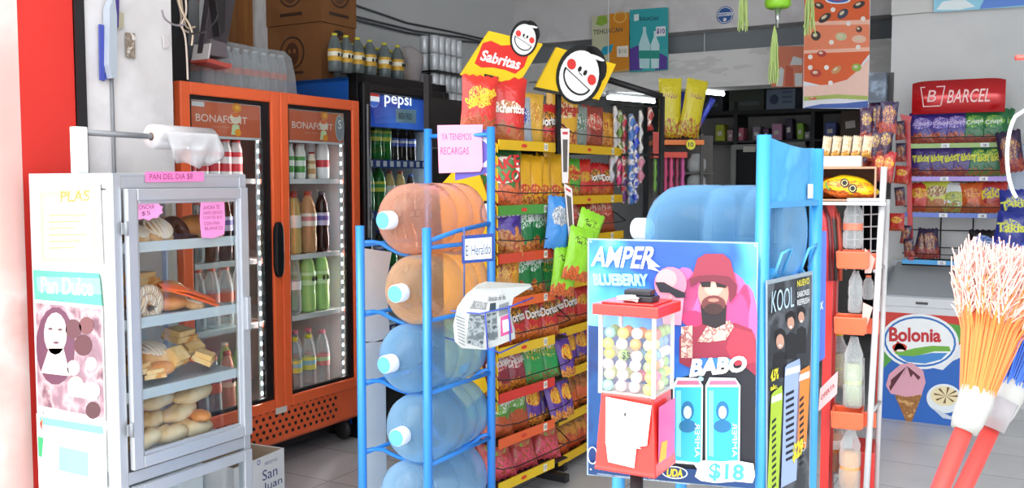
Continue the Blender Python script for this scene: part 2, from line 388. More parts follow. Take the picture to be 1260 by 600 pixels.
shz = [BF.L(158, p, .0)[1] for p in (301, 396, 486)]
for i, z in enumerate(shz):
    mb = MB(C('#aeb7bd', .4, .3)).box(.035, bw-.036, .012, bd-.03, z-.022, z); mb.m(C('#c9d3d8', .35, .3)).box(.03, bw-.034, .006, .02, z-.03, z+.006); mb.build('shelf', bc)
# leaning sheets in the lower compartment
def sheetat(name, Q, y, mat, lab, cat): pass
# pink notes and the label strip
def note(nm, fr_, P, y, mat, label, lines, parent=None, group=None, ink='#7a3a6a'):
    """a paper note: outline in pixels on plane y, with lines of (text, quad)"""
    mb = MB(mat); pp = fr_.pts(P, y); mb.slab(pp, y, y+.0012); mb.m(C(ink, .7))
    for tx, Q in lines: mb.qtext(tx, fr_.pts(Q, y-.0006), y-.0006)
    o = mb.build(nm); o.location = fr_.o; o.rotation_euler = (0, 0, fr_.a); return tag(o, label, 'note', group)
burst = [(180+19*(1+.13*(k % 2))*cos(k*pi/11), 258+11*(1+.2*(k % 2))*sin(k*pi/11)) for k in range(22)]
note('price_note', BF, burst, -.009, C('#f49ad0', .6), 'pink burst shaped note on the bread case glass, upper left', [('CONCHA', [(167, 258), (190, 257), (190, 251), (167, 252)]), ('$5', [(174, 266), (185, 265), (185, 259), (174, 260)])])
note('paper_note', BF, [(248, 292), (246, 270), (247, 249), (260, 246), (276, 248), (277, 270), (276, 288), (262, 293)], -.009, C('#f591cb', .6), 'rounded pink handwritten note on the bread case glass, upper right',
     [('AHORA TE', [(250, 258), (270, 257), (270, 252), (250, 253)]), ('DAMOS SERVICIO', [(250, 264), (274, 263), (274, 259), (250, 260)]), ('CORTES $10', [(250, 270), (273, 269), (273, 265), (250, 266)]), ('CON PAN', [(251, 277), (270, 276), (270, 272), (251, 273)]), ('BLANCO', [(252, 283), (274, 282), (274, 278), (252, 279)])])
note('paper_note', BF, [(179, 224), (179, 211), (251, 211), (251, 223)], -.004, C('#f27cb8', .6), 'long narrow pink strip on the top rail of the bread case', [('PAN DEL DIA $8', [(184, 222), (237, 221), (237, 213), (184, 214)])])
# posters on its street side (plane x = 0)
def sidemb(mat): q = MB(mat); q.T = SIDE(-.002); return q
def side_poster(nm, P, base, label, draw, T=None, fr_=BF, cat='poster'):
    q = MB(base)
    def S2(P, e=0): return [(y, z) for y, z in fr_.spts(P, 0)]
    q.T = SIDE(-.0015); q.add([(a, 0, b) for a, b in S2(P)], [tuple(range(len(P)))]); q.T = SIDE(-.004); q.poly(S2(P))
    q.S2 = S2; draw(q); o = q.build(nm); o.location = fr_.o; o.rotation_euler = (0, 0, fr_.a); return tag(o, label, cat)
def lay(q, n): q.T = SIDE(-.004-.0006*n)
def d1(q):
    lay(q, 1); q.m('#d9cf8f'); q.poly(q.S2([(50, 236), (118, 233), (122, 322), (52, 322)])); lay(q, 2); q.m('#e9e5d2'); q.poly(q.S2([(56, 243), (114, 240), (117, 316), (57, 316)]))
    lay(q, 3); q.m('#a58a4a'); q.qtext('PLAS', q.S2([(76, 249), (112, 247), (112, 233), (76, 235)]), 0, .02)
    q.m('#c2b268')
    for i in range(6): q.poly(q.S2([(62, 264+i*8), (108-(i % 3)*7, 263+i*8), (108-(i % 3)*7, 265+i*8), (62, 266+i*8)]))
side_poster('paper_sign', [(44, 229), (124, 226), (128, 326), (47, 328)], '#f4f2ea', 'cream yellow sign sheet high on the white side of the bread case', d1)
def d2f(q):
    lay(q, 1); q.m('#7cc4aa'); q.poly(q.S2([(46, 340), (124, 342), (126, 362), (48, 358)])); lay(q, 2); q.m('#eef8f4'); q.qtext('Pan Dulce', q.S2([(52, 360), (116, 364), (116, 342), (52, 340)]), 0, .02)
side_poster('paper_sign', [(42, 332), (123, 336), (127, 376), (44, 368)], '#4fb08e', 'green lettered banner glued under the cream sheet on the bread case side', d2f)
def d3f(q):
    lay(q, 1); q.m(blotch('photo_print_mauve', ['#4e3442', '#8a6a76', '#b89a9e', '#6a4654'], 9, .5, 4)); q.poly(q.S2([(45, 372), (126, 380), (130, 514), (48, 498)]))
    lay(q, 2); q.m('#5e3048'); P = [(44+26+24*cos(a), 425+48*sin(a)) for a in [i*.35 for i in range(18)]]; q.poly(q.S2(P))
    lay(q, 3); q.m('#eddad2'); q.poly(q.S2([(70+14*cos(i*.4), 410+26*sin(i*.4)) for i in range(16)])); q.poly(q.S2([(62, 428), (80, 428), (88, 462), (52, 458)]))
    lay(q, 4); q.m('#5a3a44')
    for cx, cy, rx, ry in ((64, 404, 3, 1.6), (76, 405, 3, 1.6), (71, 421, 4, 1.6)): q.poly(q.S2([(cx+rx*cos(i*.6), cy+ry*sin(i*.6)) for i in range(10)]))
    lay(q, 3)
    for cx, cy, r, c in ((92, 404, 10, '#5b3038'), (108, 400, 9, '#6e3f42'), (104, 424, 11, '#54282f'), (92, 452, 8, '#e9ddd4'), (114, 447, 7, '#efe6dc'), (95, 474, 10, '#d9b6a6'), (116, 480, 9, '#e6c9b8'), (116, 504, 9, '#4e2a30')):
        q.m(c); q.poly(q.S2([(cx+r*cos(i*.5), cy+r*1.2*sin(i*.5)) for i in range(13)]))
    lay(q, 4); q.m('#bfe2d2'); q.poly(q.S2([(86, 468), (122, 474), (122, 492), (86, 486)]))
side_poster('photo_poster', [(43, 368), (127, 376), (131, 520), (47, 504)], '#efe7e4', 'faded photo poster of a long haired woman and pastries on the bread case side', d3f)
def d4f(q):
    lay(q, 1)
    for i, (c, P) in enumerate((('#6fba9c', [(50, 512), (128, 524), (129, 534), (50, 521)]), ('#a9d6c2', [(56, 530), (118, 542), (118, 552), (56, 540)]), ('#7fc2aa', [(74, 548), (110, 556), (110, 586), (74, 578)]), ('#e0f0ea', [(54, 560), (70, 564), (70, 596), (54, 592)]))):
        q.m(c); q.poly(q.S2(P))
    lay(q, 2); q.m('#d94a3a'); q.poly(q.S2([(50, 520), (54, 514), (53, 530)])); q.m('#2f9b62'); q.poly(q.S2([(48, 536), (55, 538), (53, 562), (49, 560)]))
side_poster('paper_sign', [(46, 508), (131, 524), (134, 640), (50, 620)], '#f1f5f1', 'pale sheet with green bands lowest on the bread case side', d4f)
# ---- breads
crust = blotch('bread_crust', ['#b9783f', '#cf9459', '#dca971', '#e8c090'], 9, .55, 4, bump=.3)
crust2 = blotch('pale_crust', ['#c99a63', '#dfb986', '#ecd0a4', '#f0dcb9'], 8, .6, 4, bump=.3)
puff = blotch('puff_pastry', ['#d9a45c', '#e6bb78', '#efcf98', '#d29048'], 14, .6, 4, bump=.4)
choc = blotch('chocolate_glaze', ['#3c1f16', '#4e2a1d', '#5c3424'], 10, .35, 3)
stripe = blotch('striped_shell', ['#e8c9a8', '#f2dcc4', '#5a3a30', '#f4e4d2'], 3.2, .6, 2, dist=3, tex='wave', stretch=(6, 6, 6))
orb = blotch('orange_glazed_bread', ['#d97f3a', '#e5924c', '#eda866'], 8, .4, 3)
def m_bolillo():
    mb = MB(crust2)
    def F(p):
        a = max(0, 1-abs(p.x)/.085); k = p.z > .012 and abs(p.x) < .05 and abs(p.y-.02*sin(p.x*30)) < .008
        n = noise.noise(p*30)*.004; return (p.x, p.y+n, max(-.026, p.z-(.007 if k else 0)+n))
    mb.F = F; mb.ball((0, 0, 0), .038, 20, 14, (2.2, 1.0, .86)); return mb.mesh('bun')
def m_concha():
    mb = MB(crust); mb.F = lambda p: (p.x, p.y, max(p.z, -.012)+noise.noise(Vector(p)*25)*.003); mb.ball((0, 0, 0), .055, 20, 10, (1, 1, .6)); mb.F = None
    mb.m(C('#f0dcc6', .7))
    for k in range(-3, 4):
        P = [(k*.014*(1-(j/6)**2*.4), .046*j/6*sqrt(max(0, 1-(k/4)**2)), 0) for j in range(-6, 7)]
        P = [(x, y, .6*sqrt(max(0, .057**2-x*x-y*y))+.001) for x, y, _ in P]; mb.tube(P, .0045, 5)
    return mb.mesh('sweet_bun')
def m_donut():
    mb = MB(choc); vs = []; fs = []; a, b_ = 18, 10
    for i in range(a):
        for j in range(b_):
            A, B = 2*pi*i/a, 2*pi*j/b_; r = .036+.02*cos(B); vs.append((r*cos(A), r*sin(A), .018*sin(B)))
    for i in range(a):
        for j in range(b_): fs.append((i*b_+j, ((i+1) % a)*b_+j, ((i+1) % a)*b_+(j+1) % b_, i*b_+(j+1) % b_))
    mb.add(vs, fs, True); return mb.mesh('doughnut')
def m_slab():
    mb = MB(puff)
    for i in range(2):
        k = .008*i; mb.F = lambda p, i=i: (p.x+noise.noise(Vector((p.x*20, p.y*20, i)))*.006, p.y+noise.noise(Vector((p.x*20, i, p.y*20)))*.006, p.z); mb.box(-.045+k, .045-k, -.035+k, .035-k, i*.017, i*.017+.018)
    return mb.mesh('puff_square')
def m_roll():
    mb = MB(stripe)
    P = []; rs = []
    for i in range(26):
        a = i*.42; r = .012+.0017*i; P.append((r*cos(a), 0, r*sin(a))); rs.append(.014)
    mb.tube([(x, y, z) for x, y, z in P], .013, 8, rs=rs); mb.F = None; return mb.mesh('swirl_roll')
def m_orebread():
    mb = MB(orb); mb.F = lambda p: (p.x, p.y, max(p.z, -.02)+noise.noise(Vector(p)*15)*.006); mb.ball((0, 0, 0), .06, 18, 10, (1.25, .9, .6)); return mb.mesh('glazed_bread')
BM = dict(bolillo=m_bolillo(), concha=m_concha(), donut=m_donut(), slab=m_slab(), roll=m_roll(), glaze=m_orebread())
BN = dict(bolillo='bread_roll', concha='sweet_bun', donut='doughnut', slab='puff_pastry', roll='swirl_roll', glaze='glazed_bread')
def bread(kind, px, py, y, label, rot=(0, 0, 0), sc=1, grp=None, z=None):
    x, zz = BF.L(px, py, y); o = bpy.data.objects.new(BN[kind], BM[kind]); COL.objects.link(o)
    o.location = BF.w(x, y, zz if z is None else z); o.rotation_euler = (rot[0], rot[1], rot[2]+BF.a); o.scale = (sc,)*3
    return tag(o, label, 'bread', grp)
# bottom compartment: rolls in a heap
zb = zd0+.015
g = 'bread rolls heaped on the lowest tray'
rolls = [(176, 540, .08, 'pale bread roll at the very bottom left corner of the case', .2), (208, 533, .10, 'bread roll lying bottom centre against the glass', .1), (236, 526, .12, 'bread roll at the bottom behind the lower right pane', -.1),
         (185, 517, .17, 'bread roll in the second layer, left, under the third shelf', .3), (220, 507, .15, 'plump bread roll in the centre of the heap', .2), (237, 484, .16, 'browner bread roll topmost on the right of the heap', .0), (192, 492, .19, 'long pale roll topmost on the left of the heap', .15), (166, 527, .26, 'bread roll behind the left end of the heap', 1.1)]
for i, (px, py, y, lb, rz) in enumerate(rolls): bread('bolillo', px, py, y, lb, (0, .1*sin(i), rz), 1.0, g)
bread('glaze', 247, 511, .10, 'orange brown round bread at the right end of the roll heap', (0, 0, 1.2), .62)
# third shelf
for px, py, y, lb, k, sc, r in ((184, 438, .16, 'brown flattened bun on the left of the third shelf', 'concha', 1.2, (.3, 0, 0)), (197, 454, .08, 'glazed bread lying at the front of the third shelf', 'glaze', .75, (0, 0, .2)),
        (170, 459, .08, 'flat puff pastry at the left front of the third shelf', 'slab', .9, (0, 0, .3)), (188, 464, .06, 'flat puff pastry beside the left one on the third shelf', 'slab', .8, (0, 0, -.3)),
        (214, 441, .1, 'cream puff pastry square at the middle of the third shelf', 'slab', .95, (.9, 0, .3)), (221, 417, .2, 'golden puff pastry topmost behind the others on the third shelf', 'slab', 1.1, (.2, 0, .1)),
        (250, 444, .09, 'star cut puff pastry at the right of the third shelf', 'slab', .95, (.4, 0, .6)), (236, 431, .17, 'puff pastry with a yellow spot on the third shelf', 'slab', .9, (.5, 0, -.2)), (162, 442, .25, 'dark bun far back left on the third shelf', 'concha', .9, (0, 0, 0))):
    bread(k, px, py, y, lb, r, sc)
# second shelf
for px, py, y, lb, k, sc, r in ((183, 375, .09, 'swirled cream and chocolate roll on the second shelf', 'roll', 1.15, (0, .3, .1)), (211, 372, .12, 'glazed bread beside the swirl roll on the second shelf', 'glaze', .95, (0, 0, .2)), (166, 372, .14, 'brown glazed bread left of the swirl roll', 'glaze', .8, (0, 0, 1.0)),
        (238, 372, .08, 'small striped bun at the right of the second shelf', 'concha', .75, (.5, 0, 0)), (172, 350, .27, 'flat pale pastry at the back of the second shelf', 'slab', 1.2, (0, 0, .1)), (205, 356, .22, 'orange glazed bread behind the tongs', 'glaze', .9, (0, 0, 0))):
    bread(k, px, py, y, lb, r, sc)
# first shelf
for px, py, y, lb, k, sc, r in ((190, 287, .12, 'striped shell bun leaning on the top shelf', 'concha', 1.15, (.7, 0, 0)), (166, 291, .10, 'glazed shell bun at the left end of the top shelf', 'concha', .9, (.5, 0, 0)), (217, 284, .12, 'dark chocolate doughnut standing on the top shelf', 'donut', 1.0, (1.1, 0, .2)),
        (244, 279, .17, 'large orange bread at the right of the top shelf', 'glaze', 1.25, (0, 0, 0)), (178, 277, .24, 'pale bun at the back left of the top shelf', 'concha', 1.0, (0, 0, 0)), (205, 279, .28, 'orange bread behind the doughnut', 'glaze', 1.0, (0, 0, .5)), (259, 290, .09, 'small bun at the right end of the top shelf', 'concha', .8, (.3, 0, 0))):
    bread(k, px, py, y, lb, r, sc)
# tongs
def tong():
    x0, z0 = BF.L(194, 352, .06); x1, z1 = BF.L(270, 376, .03)
    e = empty('bread_tongs', Frame(*BF.w(x0, .05).xy, 90, z0), 'orange plastic bread tongs lying on the second shelf pastries', 'tongs')
    for s, lift in ((0, 0), (1, .022)):
        P = [(0, 0, 0), ((x1-x0)*.4, -.01, (z1-z0)*.35+lift*.7), ((x1-x0), -.02+s*.03, (z1-z0)+lift)]
        mb = MB(C('#f0662a', .35)); n = 12; vs = []; fs = []
        for i in range(n+1):
            t = i/n; a = Vector(P[0]).lerp(Vector(P[1]), t*2) if t < .5 else Vector(P[1]).lerp(Vector(P[2]), t*2-1); wd = .011+.008*sin(t*pi)
            for q in ((-wd, .004), (wd, .004), (wd, -.003), (-wd, -.003)): vs.append(a+Vector((0, q[0], q[1]+q[0]*.5)))
        for i in range(n):
            for k in range(4): fs.append((i*4+k, i*4+(k+1) % 4, i*4+4+(k+1) % 4, i*4+4+k))
        fs += [(0, 1, 2, 3), (n*4+3, n*4+2, n*4+1, n*4)]
        mb.add(vs, fs, False).build('arm', e)
tong()
# paper and box inside lower compartment
x, z = BF.L(225, 590, .15)
o = MB(blotch('folded_newsprint', ['#c9d3dc', '#dfe7ee', '#eef2f5'], 5, .8)).box(-.2, .24, -.02, .06, 0, z+.02-.13).build('paper_bundle', None, .006); o.location = BF.w(.3, .22, .132); o.rotation_euler = (0, 0, BF.a)
tag(o, 'pale blue white paper bundle standing in the lower glass compartment', 'paper')
# ---- bag roll on its holder
hx = BF.S(98, 212)
px0 = at_x(98, 212, BF.o.x-.25)
hp = Frame(*BF.w(.0, .26).xy, 90); 
hb = empty('bag_roll_holder', Frame(*BF.w(.03, .26).xy, 90, bh+.008), 'white post with a grey rod standing on top of the bread case', 'holder')
def post_px(px, y): return BF.L(px, 200, y)[0]
y_ = .26; xp = BF.L(98, 200, y_)[0]-.03; zt = BF.L(98, 156, y_)[1]-bh-.008; zr = BF.L(110, 163, y_)[1]-bh-.008; xe = BF.L(186, 167, y_)[0]-.03
xp = max(xp, .0)
print('HOLD', xp, zt, zr, xe)
MB(C('#e6e7e4', .5)).box(xp-.022, xp+.022, -.02, .02, 0, zt).build('post', hb, .003)
MB(C('#7d7f82', .35, .5)).tube([(xp, 0, zr), (xe+.33, 0, zr-.006)], .011, 12).build('rod', hb)
rl = empty('plastic_bag_roll', Frame(*BF.w(.03+xe, y_).xy, 90, bh+.008+zr-.003), 'roll of clear plastic bags hanging on the rod over the bread case', 'bag roll')
mb = MB(film('#f2f2f4', .55, .25, .3, bump=.3)); vs = [(.05, 0), (.055, 0)]
def Rr(p): return (p.x, p.y, p.z)
mb.T = Matrix.Rotation(pi/2, 4, 'Y'); mb.lathe([(.016, 0), (.046, 0), (.048, .02), (.046, .29), (.016, .29)], 24); mb.T = None
mb.build('roll', rl)
MB('#6b4a3a').tube([(-.002, 0, 0), (.295, 0, 0)], .0155, 12).build('core', rl)
mb = MB(film('#f6f6f8', .3, .2, .5, bump=.6)); n = 16; vs = []; fs = []
for i in range(n+1):
    for j in range(9):
        u = i/n; v = j/8; vs.append((.03+.26*u+.02*v, -.046-.015*sin(v*3)+.012*sin(u*14+v*5)*v, .02-v*(.10+.035*sin(u*3.1)+.02*noise.noise(Vector((u*5, v, 0))))))
for i in range(n):
    for j in range(8): fs.append((i*9+j, i*9+j+1, i*9+10+j, i*9+9+j))
mb.add(vs, fs, True); o = mb.build('loose_sheet', rl); sd = o.modifiers.new('s', 'SOLIDIFY'); sd.thickness = .001
# ================================================================== orange two-door cooler
OF = Frame(-3.52, at_x(217, 300, -3.52).y+.0, 90)
ow = OF.L(437, 300)[0]; oh = (OF.L(217, 101)[1]+OF.L(428, 123)[1])/2; od = .66
zdb = (OF.L(348, 498)[1]+OF.L(439, 474)[1]+OF.L(308, 510)[1])/3
print('OC', ow, oh, zdb)
oc = empty('drinks_cooler', OF, 'orange two door glass drinks cooler behind the bread case', 'cooler')
LIN = C('#d9dddd', .45)
mb = MB(C('#c94a26', .4)); mb.box(0, .02, .02, od, zdb-.02, oh); mb.box(ow-.02, ow, .02, od, zdb-.02, oh); mb.box(0, ow, .02, od, oh-.02, oh); mb.box(0, ow, .0, od, zdb-.03, zdb-.005)
mb.m(LIN); mb.box(.02, ow-.02, od-.03, od, zdb, oh-.02); mb.box(.02, .03, .03, od-.03, zdb, oh-.02); mb.box(ow-.03, ow-.02, .03, od-.03, zdb, oh-.02); mb.box(.02, ow-.02, .03, od-.03, zdb-.004, zdb+.006)
mb.box(ow/2-.02, ow/2+.02, .03, .05, zdb, oh-.02)
mb.build('cabinet', oc)
gz0, gz1 = .14, zdb-.03
mb = MB(ORG)                           # curved base with real round holes shown as dark sleeves
prof = [(0, gz0), (-.028, gz0+.02), (-.034, gz0+.2), (-.02, gz1)]
vs = []; fs = []
for x in (0.004, ow-.004):
    for y, z in prof: vs.append((x, y, z))
    vs.append((x, .3, gz1)); vs.append((x, .3, gz0))
k = 6; fs = [(i, (i+1) % k, (i+1) % k+k, i+k) for i in range(k)]+[tuple(range(k))[::-1], tuple(range(k, 2*k))]
mb.add(vs, fs, False).build('base_panel', oc, .006)
mb = MB('#1a0f0d')
for r in range(5):
    for c in range(21):
        x = .1+c*.047+(r % 2)*.023; z = gz0+.06+r*.034
        if x < ow-.09: mb.T = Matrix.Translation((x, -.0352+(.0005 if r < 3 else .002), z)) @ Matrix.Rotation(pi/2, 4, 'X'); mb.lathe([(.0, 0), (.0092, 0), (.0092, .004), (.0, .004)], 10)
o = mb.build('vent_holes', oc)
for x in (.06, ow-.06):
    mb = MB(C('#222224', .5)); mb.T = Matrix.Translation((x, .06, .07)) @ Matrix.Rotation(pi/2, 4, 'Y'); mb.lathe([(.0, -.012), (.055, -.012), (.06, 0), (.055, .012), (0, .012)], 20); mb.T = None
    mb.m(C('#3a3b3d', .4, .5)).box(x-.02, x+.02, .03, .09, .08, .145); mb.build('caster', oc)
MB('#18181a').box(.02, ow-.02, .12, od, .06, gz0+.02).build('undercarriage', oc)
dw = ow/2
signc = C('#d06a4a', .45); LED = C('#eafcff', .5, emit=9)
for i in range(2):
    x0, x1 = i*dw+.003, (i+1)*dw-.003; f = .058
    mb = MB(ORG); bars(mb, x0, x1, zdb, oh, f, -.045, 0); dd = mb.build('door', oc, .006)
    mb = MB('#161417'); bars(mb, x0+f, x1-f, zdb+f, oh-f, .018, -.03, -.01); mb.box(x1-f-.05, x1-f-.018, -.028, -.012, zdb+f, oh-f); mb.build('gasket', dd)
    MB(GL).box(x0+f+.01, x1-f-.05, -.024, -.02, zdb+f+.01, oh-f-.01).build('pane', dd)
    hz1 = oh-f-.02; hz0 = hz1-.165; a, b_ = x0+f+.02, x1-f-.052
    mb = MB('#c9cdd0'); mb.slab([(a, hz0-.012), (b_, hz0-.012), (b_, hz1), (a, hz1)], -.018, -.012)
    mb.m(signc); mb.poly([(a+.004, hz0), (b_-.004, hz0), (b_-.004, hz1-.004), (a+.004, hz1-.004)], -.0185)
    mb.m('#e9d6cb'); mb.text('BONAFONT', (a+b_)/2-.03, (hz0+hz1)/2-.0, w=(b_-a)*.72, h=.036, y=-.019, fat=.005)
    mb.m('#d9a08c'); mb.text('agua natural', (a+b_)/2-.03, (hz0+hz1)/2-.038, w=.14, h=.012, y=-.019)
    # small cut-out flower sticker
    cx = (a+b_)/2+.055; mb.m('#e8963c'); mb.ell(cx+.01, hz1-.022, .03, .024, -.0195); mb.m('#f0b44a'); mb.ell(cx+.012, hz1-.02, .014, .012, -.02)
    mb.m('#e9dcc6'); mb.ell(cx, (hz0+hz1)/2+.01, .034, .03, -.0195); mb.m('#e2784a'); mb.ell(cx, (hz0+hz1)/2+.026, .026, .012, -.02)
    mb.m('#cfe0b0'); mb.poly([(cx-.03, hz0+.01), (cx+.032, hz0+.01), (cx+.022, hz0+.06), (cx-.02, hz0+.06)], -.0195); mb.m('#f0a030'); mb.ell(cx+.014, hz0+.022, .02, .018, -.02)
    if i == 0: mb.m('#d9dadb'); mb.poly([(a+.01, hz1-.03), (a+.085, hz1-.03), (a+.085, hz1-.008), (a+.01, hz1-.008)], -.0195)
    else:
        mb.m('#bcc4c9'); mb.ell(b_-.035, (hz0+hz1)/2, .04, .075, -.0195, rot=0); mb.m('#8e9aa2'); mb.ell(b_-.035, (hz0+hz1)/2, .033, .068, -.02); mb.m('#f4f6f6'); mb.text('S', b_-.035, (hz0+hz1)/2+.02, h=.05, y=-.0205)
    mb.build('header_sign', dd)
    mb = MB(LED)
    n = 26
    for k in range(n): z = zdb+f+.03+k*(hz0-zdb-f-.05)/(n-1); mb.box(x1-f-.058, x1-f-.05, .0, .004, z, z+.016)
    mb.m('#c8ccce').box(x1-f-.064, x1-f-.044, .004, .012, zdb+.07, hz0); o = mb.build('light_strip', dd)
    hx_ = x1-.028 if i == 0 else None
    if i == 0:
        pz = OF.L(342, 307, -.06)[1]; xx = OF.L(343, 307, -.06)[0]
        P = [(xx+.03*cos(t), pz+.145*(1 if sin(t) > 0 else -1)*abs(sin(t))**.4) for t in [q*2*pi/28 for q in range(28)]]
        MB(C('#1b1c1f', .3)).slab(P, -.075, -.045).build('handle', dd, .008)
    if i == 1:
        xx, pz = OF.L(346, 503, -.046); MB('#d9d4cc').box(xx-.04, xx+.04, -.05, -.045, pz-.02, pz+.012).build('lock_plate', oc)
osh = [OF.L(372, p, .1)[1] for p in (221, 312, 385)]
print('OSH', osh, zdb)
for i in range(2):
    for z in osh:
        mb = MB(C('#dfe4e4', .4)); x0, x1 = i*dw+.035, (i+1)*dw-.035; mb.box(x0, x1, .03, .05, z-.022, z+.004); mb.box(x0, x1, .05, od-.04, z-.012, z-.002); mb.build('shelf', oc)
for i, zz in ((0, zdb+.3), (0, 1.0), (1, .7), (1, 1.0), (0, 1.5), (1, 1.5)):
    pass
def lightpt(p, e, col=(1, 1, 1), r=.1, nm='cooler_light'):
    l = bpy.data.lights.new(nm, 'POINT'); l.energy = e; l.color = col; l.shadow_soft_size = r; o = bpy.data.objects.new(nm, l); COL.objects.link(o); o.location = p
def strip_lamp(fr_, x, y, z0, z1, e):
    l = bpy.data.lights.new('strip_lamp', 'AREA'); l.shape = 'RECTANGLE'; l.size = .012; l.size_y = z1-z0; l.energy = e; l.color = (.93, 1, 1)
    o = bpy.data.objects.new('strip_lamp', l); COL.objects.link(o); o.matrix_world = fr_.M @ Matrix.Translation((x, y, (z0+z1)/2)) @ Matrix.Rotation(radians(-45), 4, 'Z') @ Matrix.Rotation(pi/2, 4, 'X') @ Matrix.Rotation(pi, 4, 'Y')
for i in range(2): strip_lamp(OF, (i+1)*dw-.03, .035, zdb+.1, oh-.3, 9)
# ---- bottles
def bottle_mesh(r, h, neck=.013, body=None, waist=.0, shoulder=.3, seg=14):
    mb = MB(body); p = [(.0, .0), (r*.8, 0), (r, .012), (r, h*.25), (r*(1-waist), h*.35), (r*(1-waist), h*.42), (r, h*.5), (r, h*(1-shoulder-.05)), (r*.75, h*(1-shoulder*.55)), (neck*1.3, h*.93), (neck, h*.95), (neck, h)]
    mb.lathe(p, seg); return mb
def make_bottle(nm, r, h, body, liquid, capc, lab, label, lz=(.45, .66), waist=.06, neck=.013, shoulder=.32):
    mb = bottle_mesh(r, h, neck, body, waist, shoulder)
    if liquid: mb.m(liquid); mb.lathe([(0, .003), (r*.78, .003), (r*.96, .014), (r*.96, h*.25), (r*.96*(1-waist), h*.35), (r*.96*(1-waist), h*.42), (r*.96, h*.5), (r*.96, h*(1-shoulder-.05)), (r*.72, h*(1-shoulder*.6)), (neck*1.1, h*.88), (0, h*.88)], 12)
    o = mb.build(nm); tag(o, label, 'bottle')
    c = MB(capc).lathe([(0, h*.955), (neck*1.25, h*.955), (neck*1.25, h*1.02), (0, h*1.02)], 12); c.build('cap', o)
    if lab:
        l = MB(lab[0]).lathe([(r*1.01, h*lz[0]), (r*1.01, h*lz[1])], 14)
        if len(lab) > 1: l.m(lab[1]).lathe([(r*1.02, h*(lz[0]*.6+lz[1]*.4)), (r*1.02, h*(lz[0]*.25+lz[1]*.75))], 14)
        if len(lab) > 2: l.m(lab[2]); [l.ball((r*1.0*cos(a), r*1.0*sin(a), h*(lz[0]+lz[1])/2), r*.3, 8, 6, (.5, .8, 1)) for a in (-1.9, -1.3, 1.2)]
        l.build('label', o)
    return o
PROTOS = []
def proto(*a, **k): o = make_bottle(*a, **k); PROTOS.append(o); return o
PETG = film('#9fd86a', .35, .1, .5); WAT = film('#f2f7f8', .14, .06, .7)
ORD = ['first', 'second', 'third', 'fourth', 'fifth', 'sixth', 'seventh', 'eighth', 'ninth', 'tenth', 'eleventh', 'twelfth']
used = set()
def row(fr_, items, xs, y, z, where, group, jit=.0):
    for i, (it, x) in enumerate(zip(items, xs)):
        pr, desc = it; lb = '%s, %s from left, %s' % (desc, ORD[i], where)
        first = pr.name not in used; used.add(pr.name)
        loc = fr_.w(x, y+random.uniform(-jit, jit), z)
        if first: pr.location = loc; pr.rotation_euler = (0, 0, fr_.a+random.uniform(-.4, .4)); pr['label'] = lb; pr['group'] = group
        else: dup(pr, loc, (0, 0, fr_.a+random.uniform(-.4, .4)), lb, group)
P_yogR = proto('yogurt_bottle', .032, .17, '#e8e6e6', None, '#c8323a', ('#c9303a', '#e9dfe0'), 'x', lz=(.2, .7), neck=.019, shoulder=.2, waist=.0)
P_yogG = proto('yogurt_bottle', .031, .165, '#eaf0ea', None, '#d2d8d8', ('#4f9a4a', '#e4efe2'), 'x', lz=(.2, .66), neck=.019, shoulder=.2, waist=.0)
P_yogP = proto('yogurt_bottle', .038, .2, '#f2f2f3', None, '#d8404c', ('#f0f0f0', '#d03a44'), 'x', lz=(.1, .6), neck=.02, shoulder=.25, waist=.0)
P_yogB = proto('yogurt_bottle', .024, .13, '#e6dccb', None, '#b03a34', ('#b58a5a', '#d9c9a8'), 'x', lz=(.2, .7), neck=.014, shoulder=.2, waist=.0)
P_jui = proto('juice_bottle', .042, .27, film('#e0b080', .5), C('#c98d50', .2), '#b34a3a', ('#e2d7c9', '#c67a7a'), 'x', waist=.08)
P_juy = proto('juice_bottle', .036, .26, film('#e6d08a', .5), C('#c9a35c', .2), '#a8403a', ('#dfe2dc',), 'x', waist=.06)
P_col = proto('soda_bottle', .036, .27, film('#4a2a24', .6), C('#1a0c0b', .15), '#3a3a48', ('#c6bcdc', '#5a4a9a'), 'x', waist=.1)
P_wat = proto('water_bottle', .034, .24, WAT, None, '#c8503c', ('#dd6a4a',), 'x', lz=(.42, .58))
P_waw = proto('water_bottle', .037, .26, WAT, None, '#e6ebe9', ('#dde6e6',), 'x', lz=(.42, .56))
P_way = proto('water_bottle', .036, .25, WAT, None, '#d6cf3c', ('#e2dc66', '#9ac8d8'), 'x', lz=(.40, .62))
P_wap = proto('water_bottle', .037, .26, WAT, None, '#e08a9a', ('#e08a8a', '#b8dba8'), 'x', lz=(.40, .6))
P_grn = proto('lime_drink_bottle', .04, .27, film('#c6ec9a', .55), C('#b4e08a', .15), '#e2eee0', ('#cfe8b2', '#a6c86a', '#2a2a2a'), 'x', waist=.05)
P_pnk = proto('pink_drink_bottle', .036, .25, film('#e6a898', .55), C('#d98a74', .15), '#b05050', ('#ecc0a8', '#d98aa0', '#2a2020'), 'x', waist=.05)
P_7up = proto('green_soda_bottle', .045, .3, film('#2f8a3c', .6), C('#1f6e2c', .12), '#c8b832', ('#cfd84a', '#3aa04a'), 'x', waist=.05)
P_pep = proto('dark_soda_bottle', .032, .24, film('#30201c', .6), C('#140a0a', .12), '#2a4aa0', ('#2a4ab8', '#d8dce8'), 'x', waist=.08)
P_min = proto('mineral_bottle', .041, .215, film('#7f8a8a', .45, .08, .45), C('#33393a', .1), '#c9c23a', ('#c89a2a', '#e0dcc8', '#1a1a1a'), 'x', waist=.04, lz=(.28, .6))
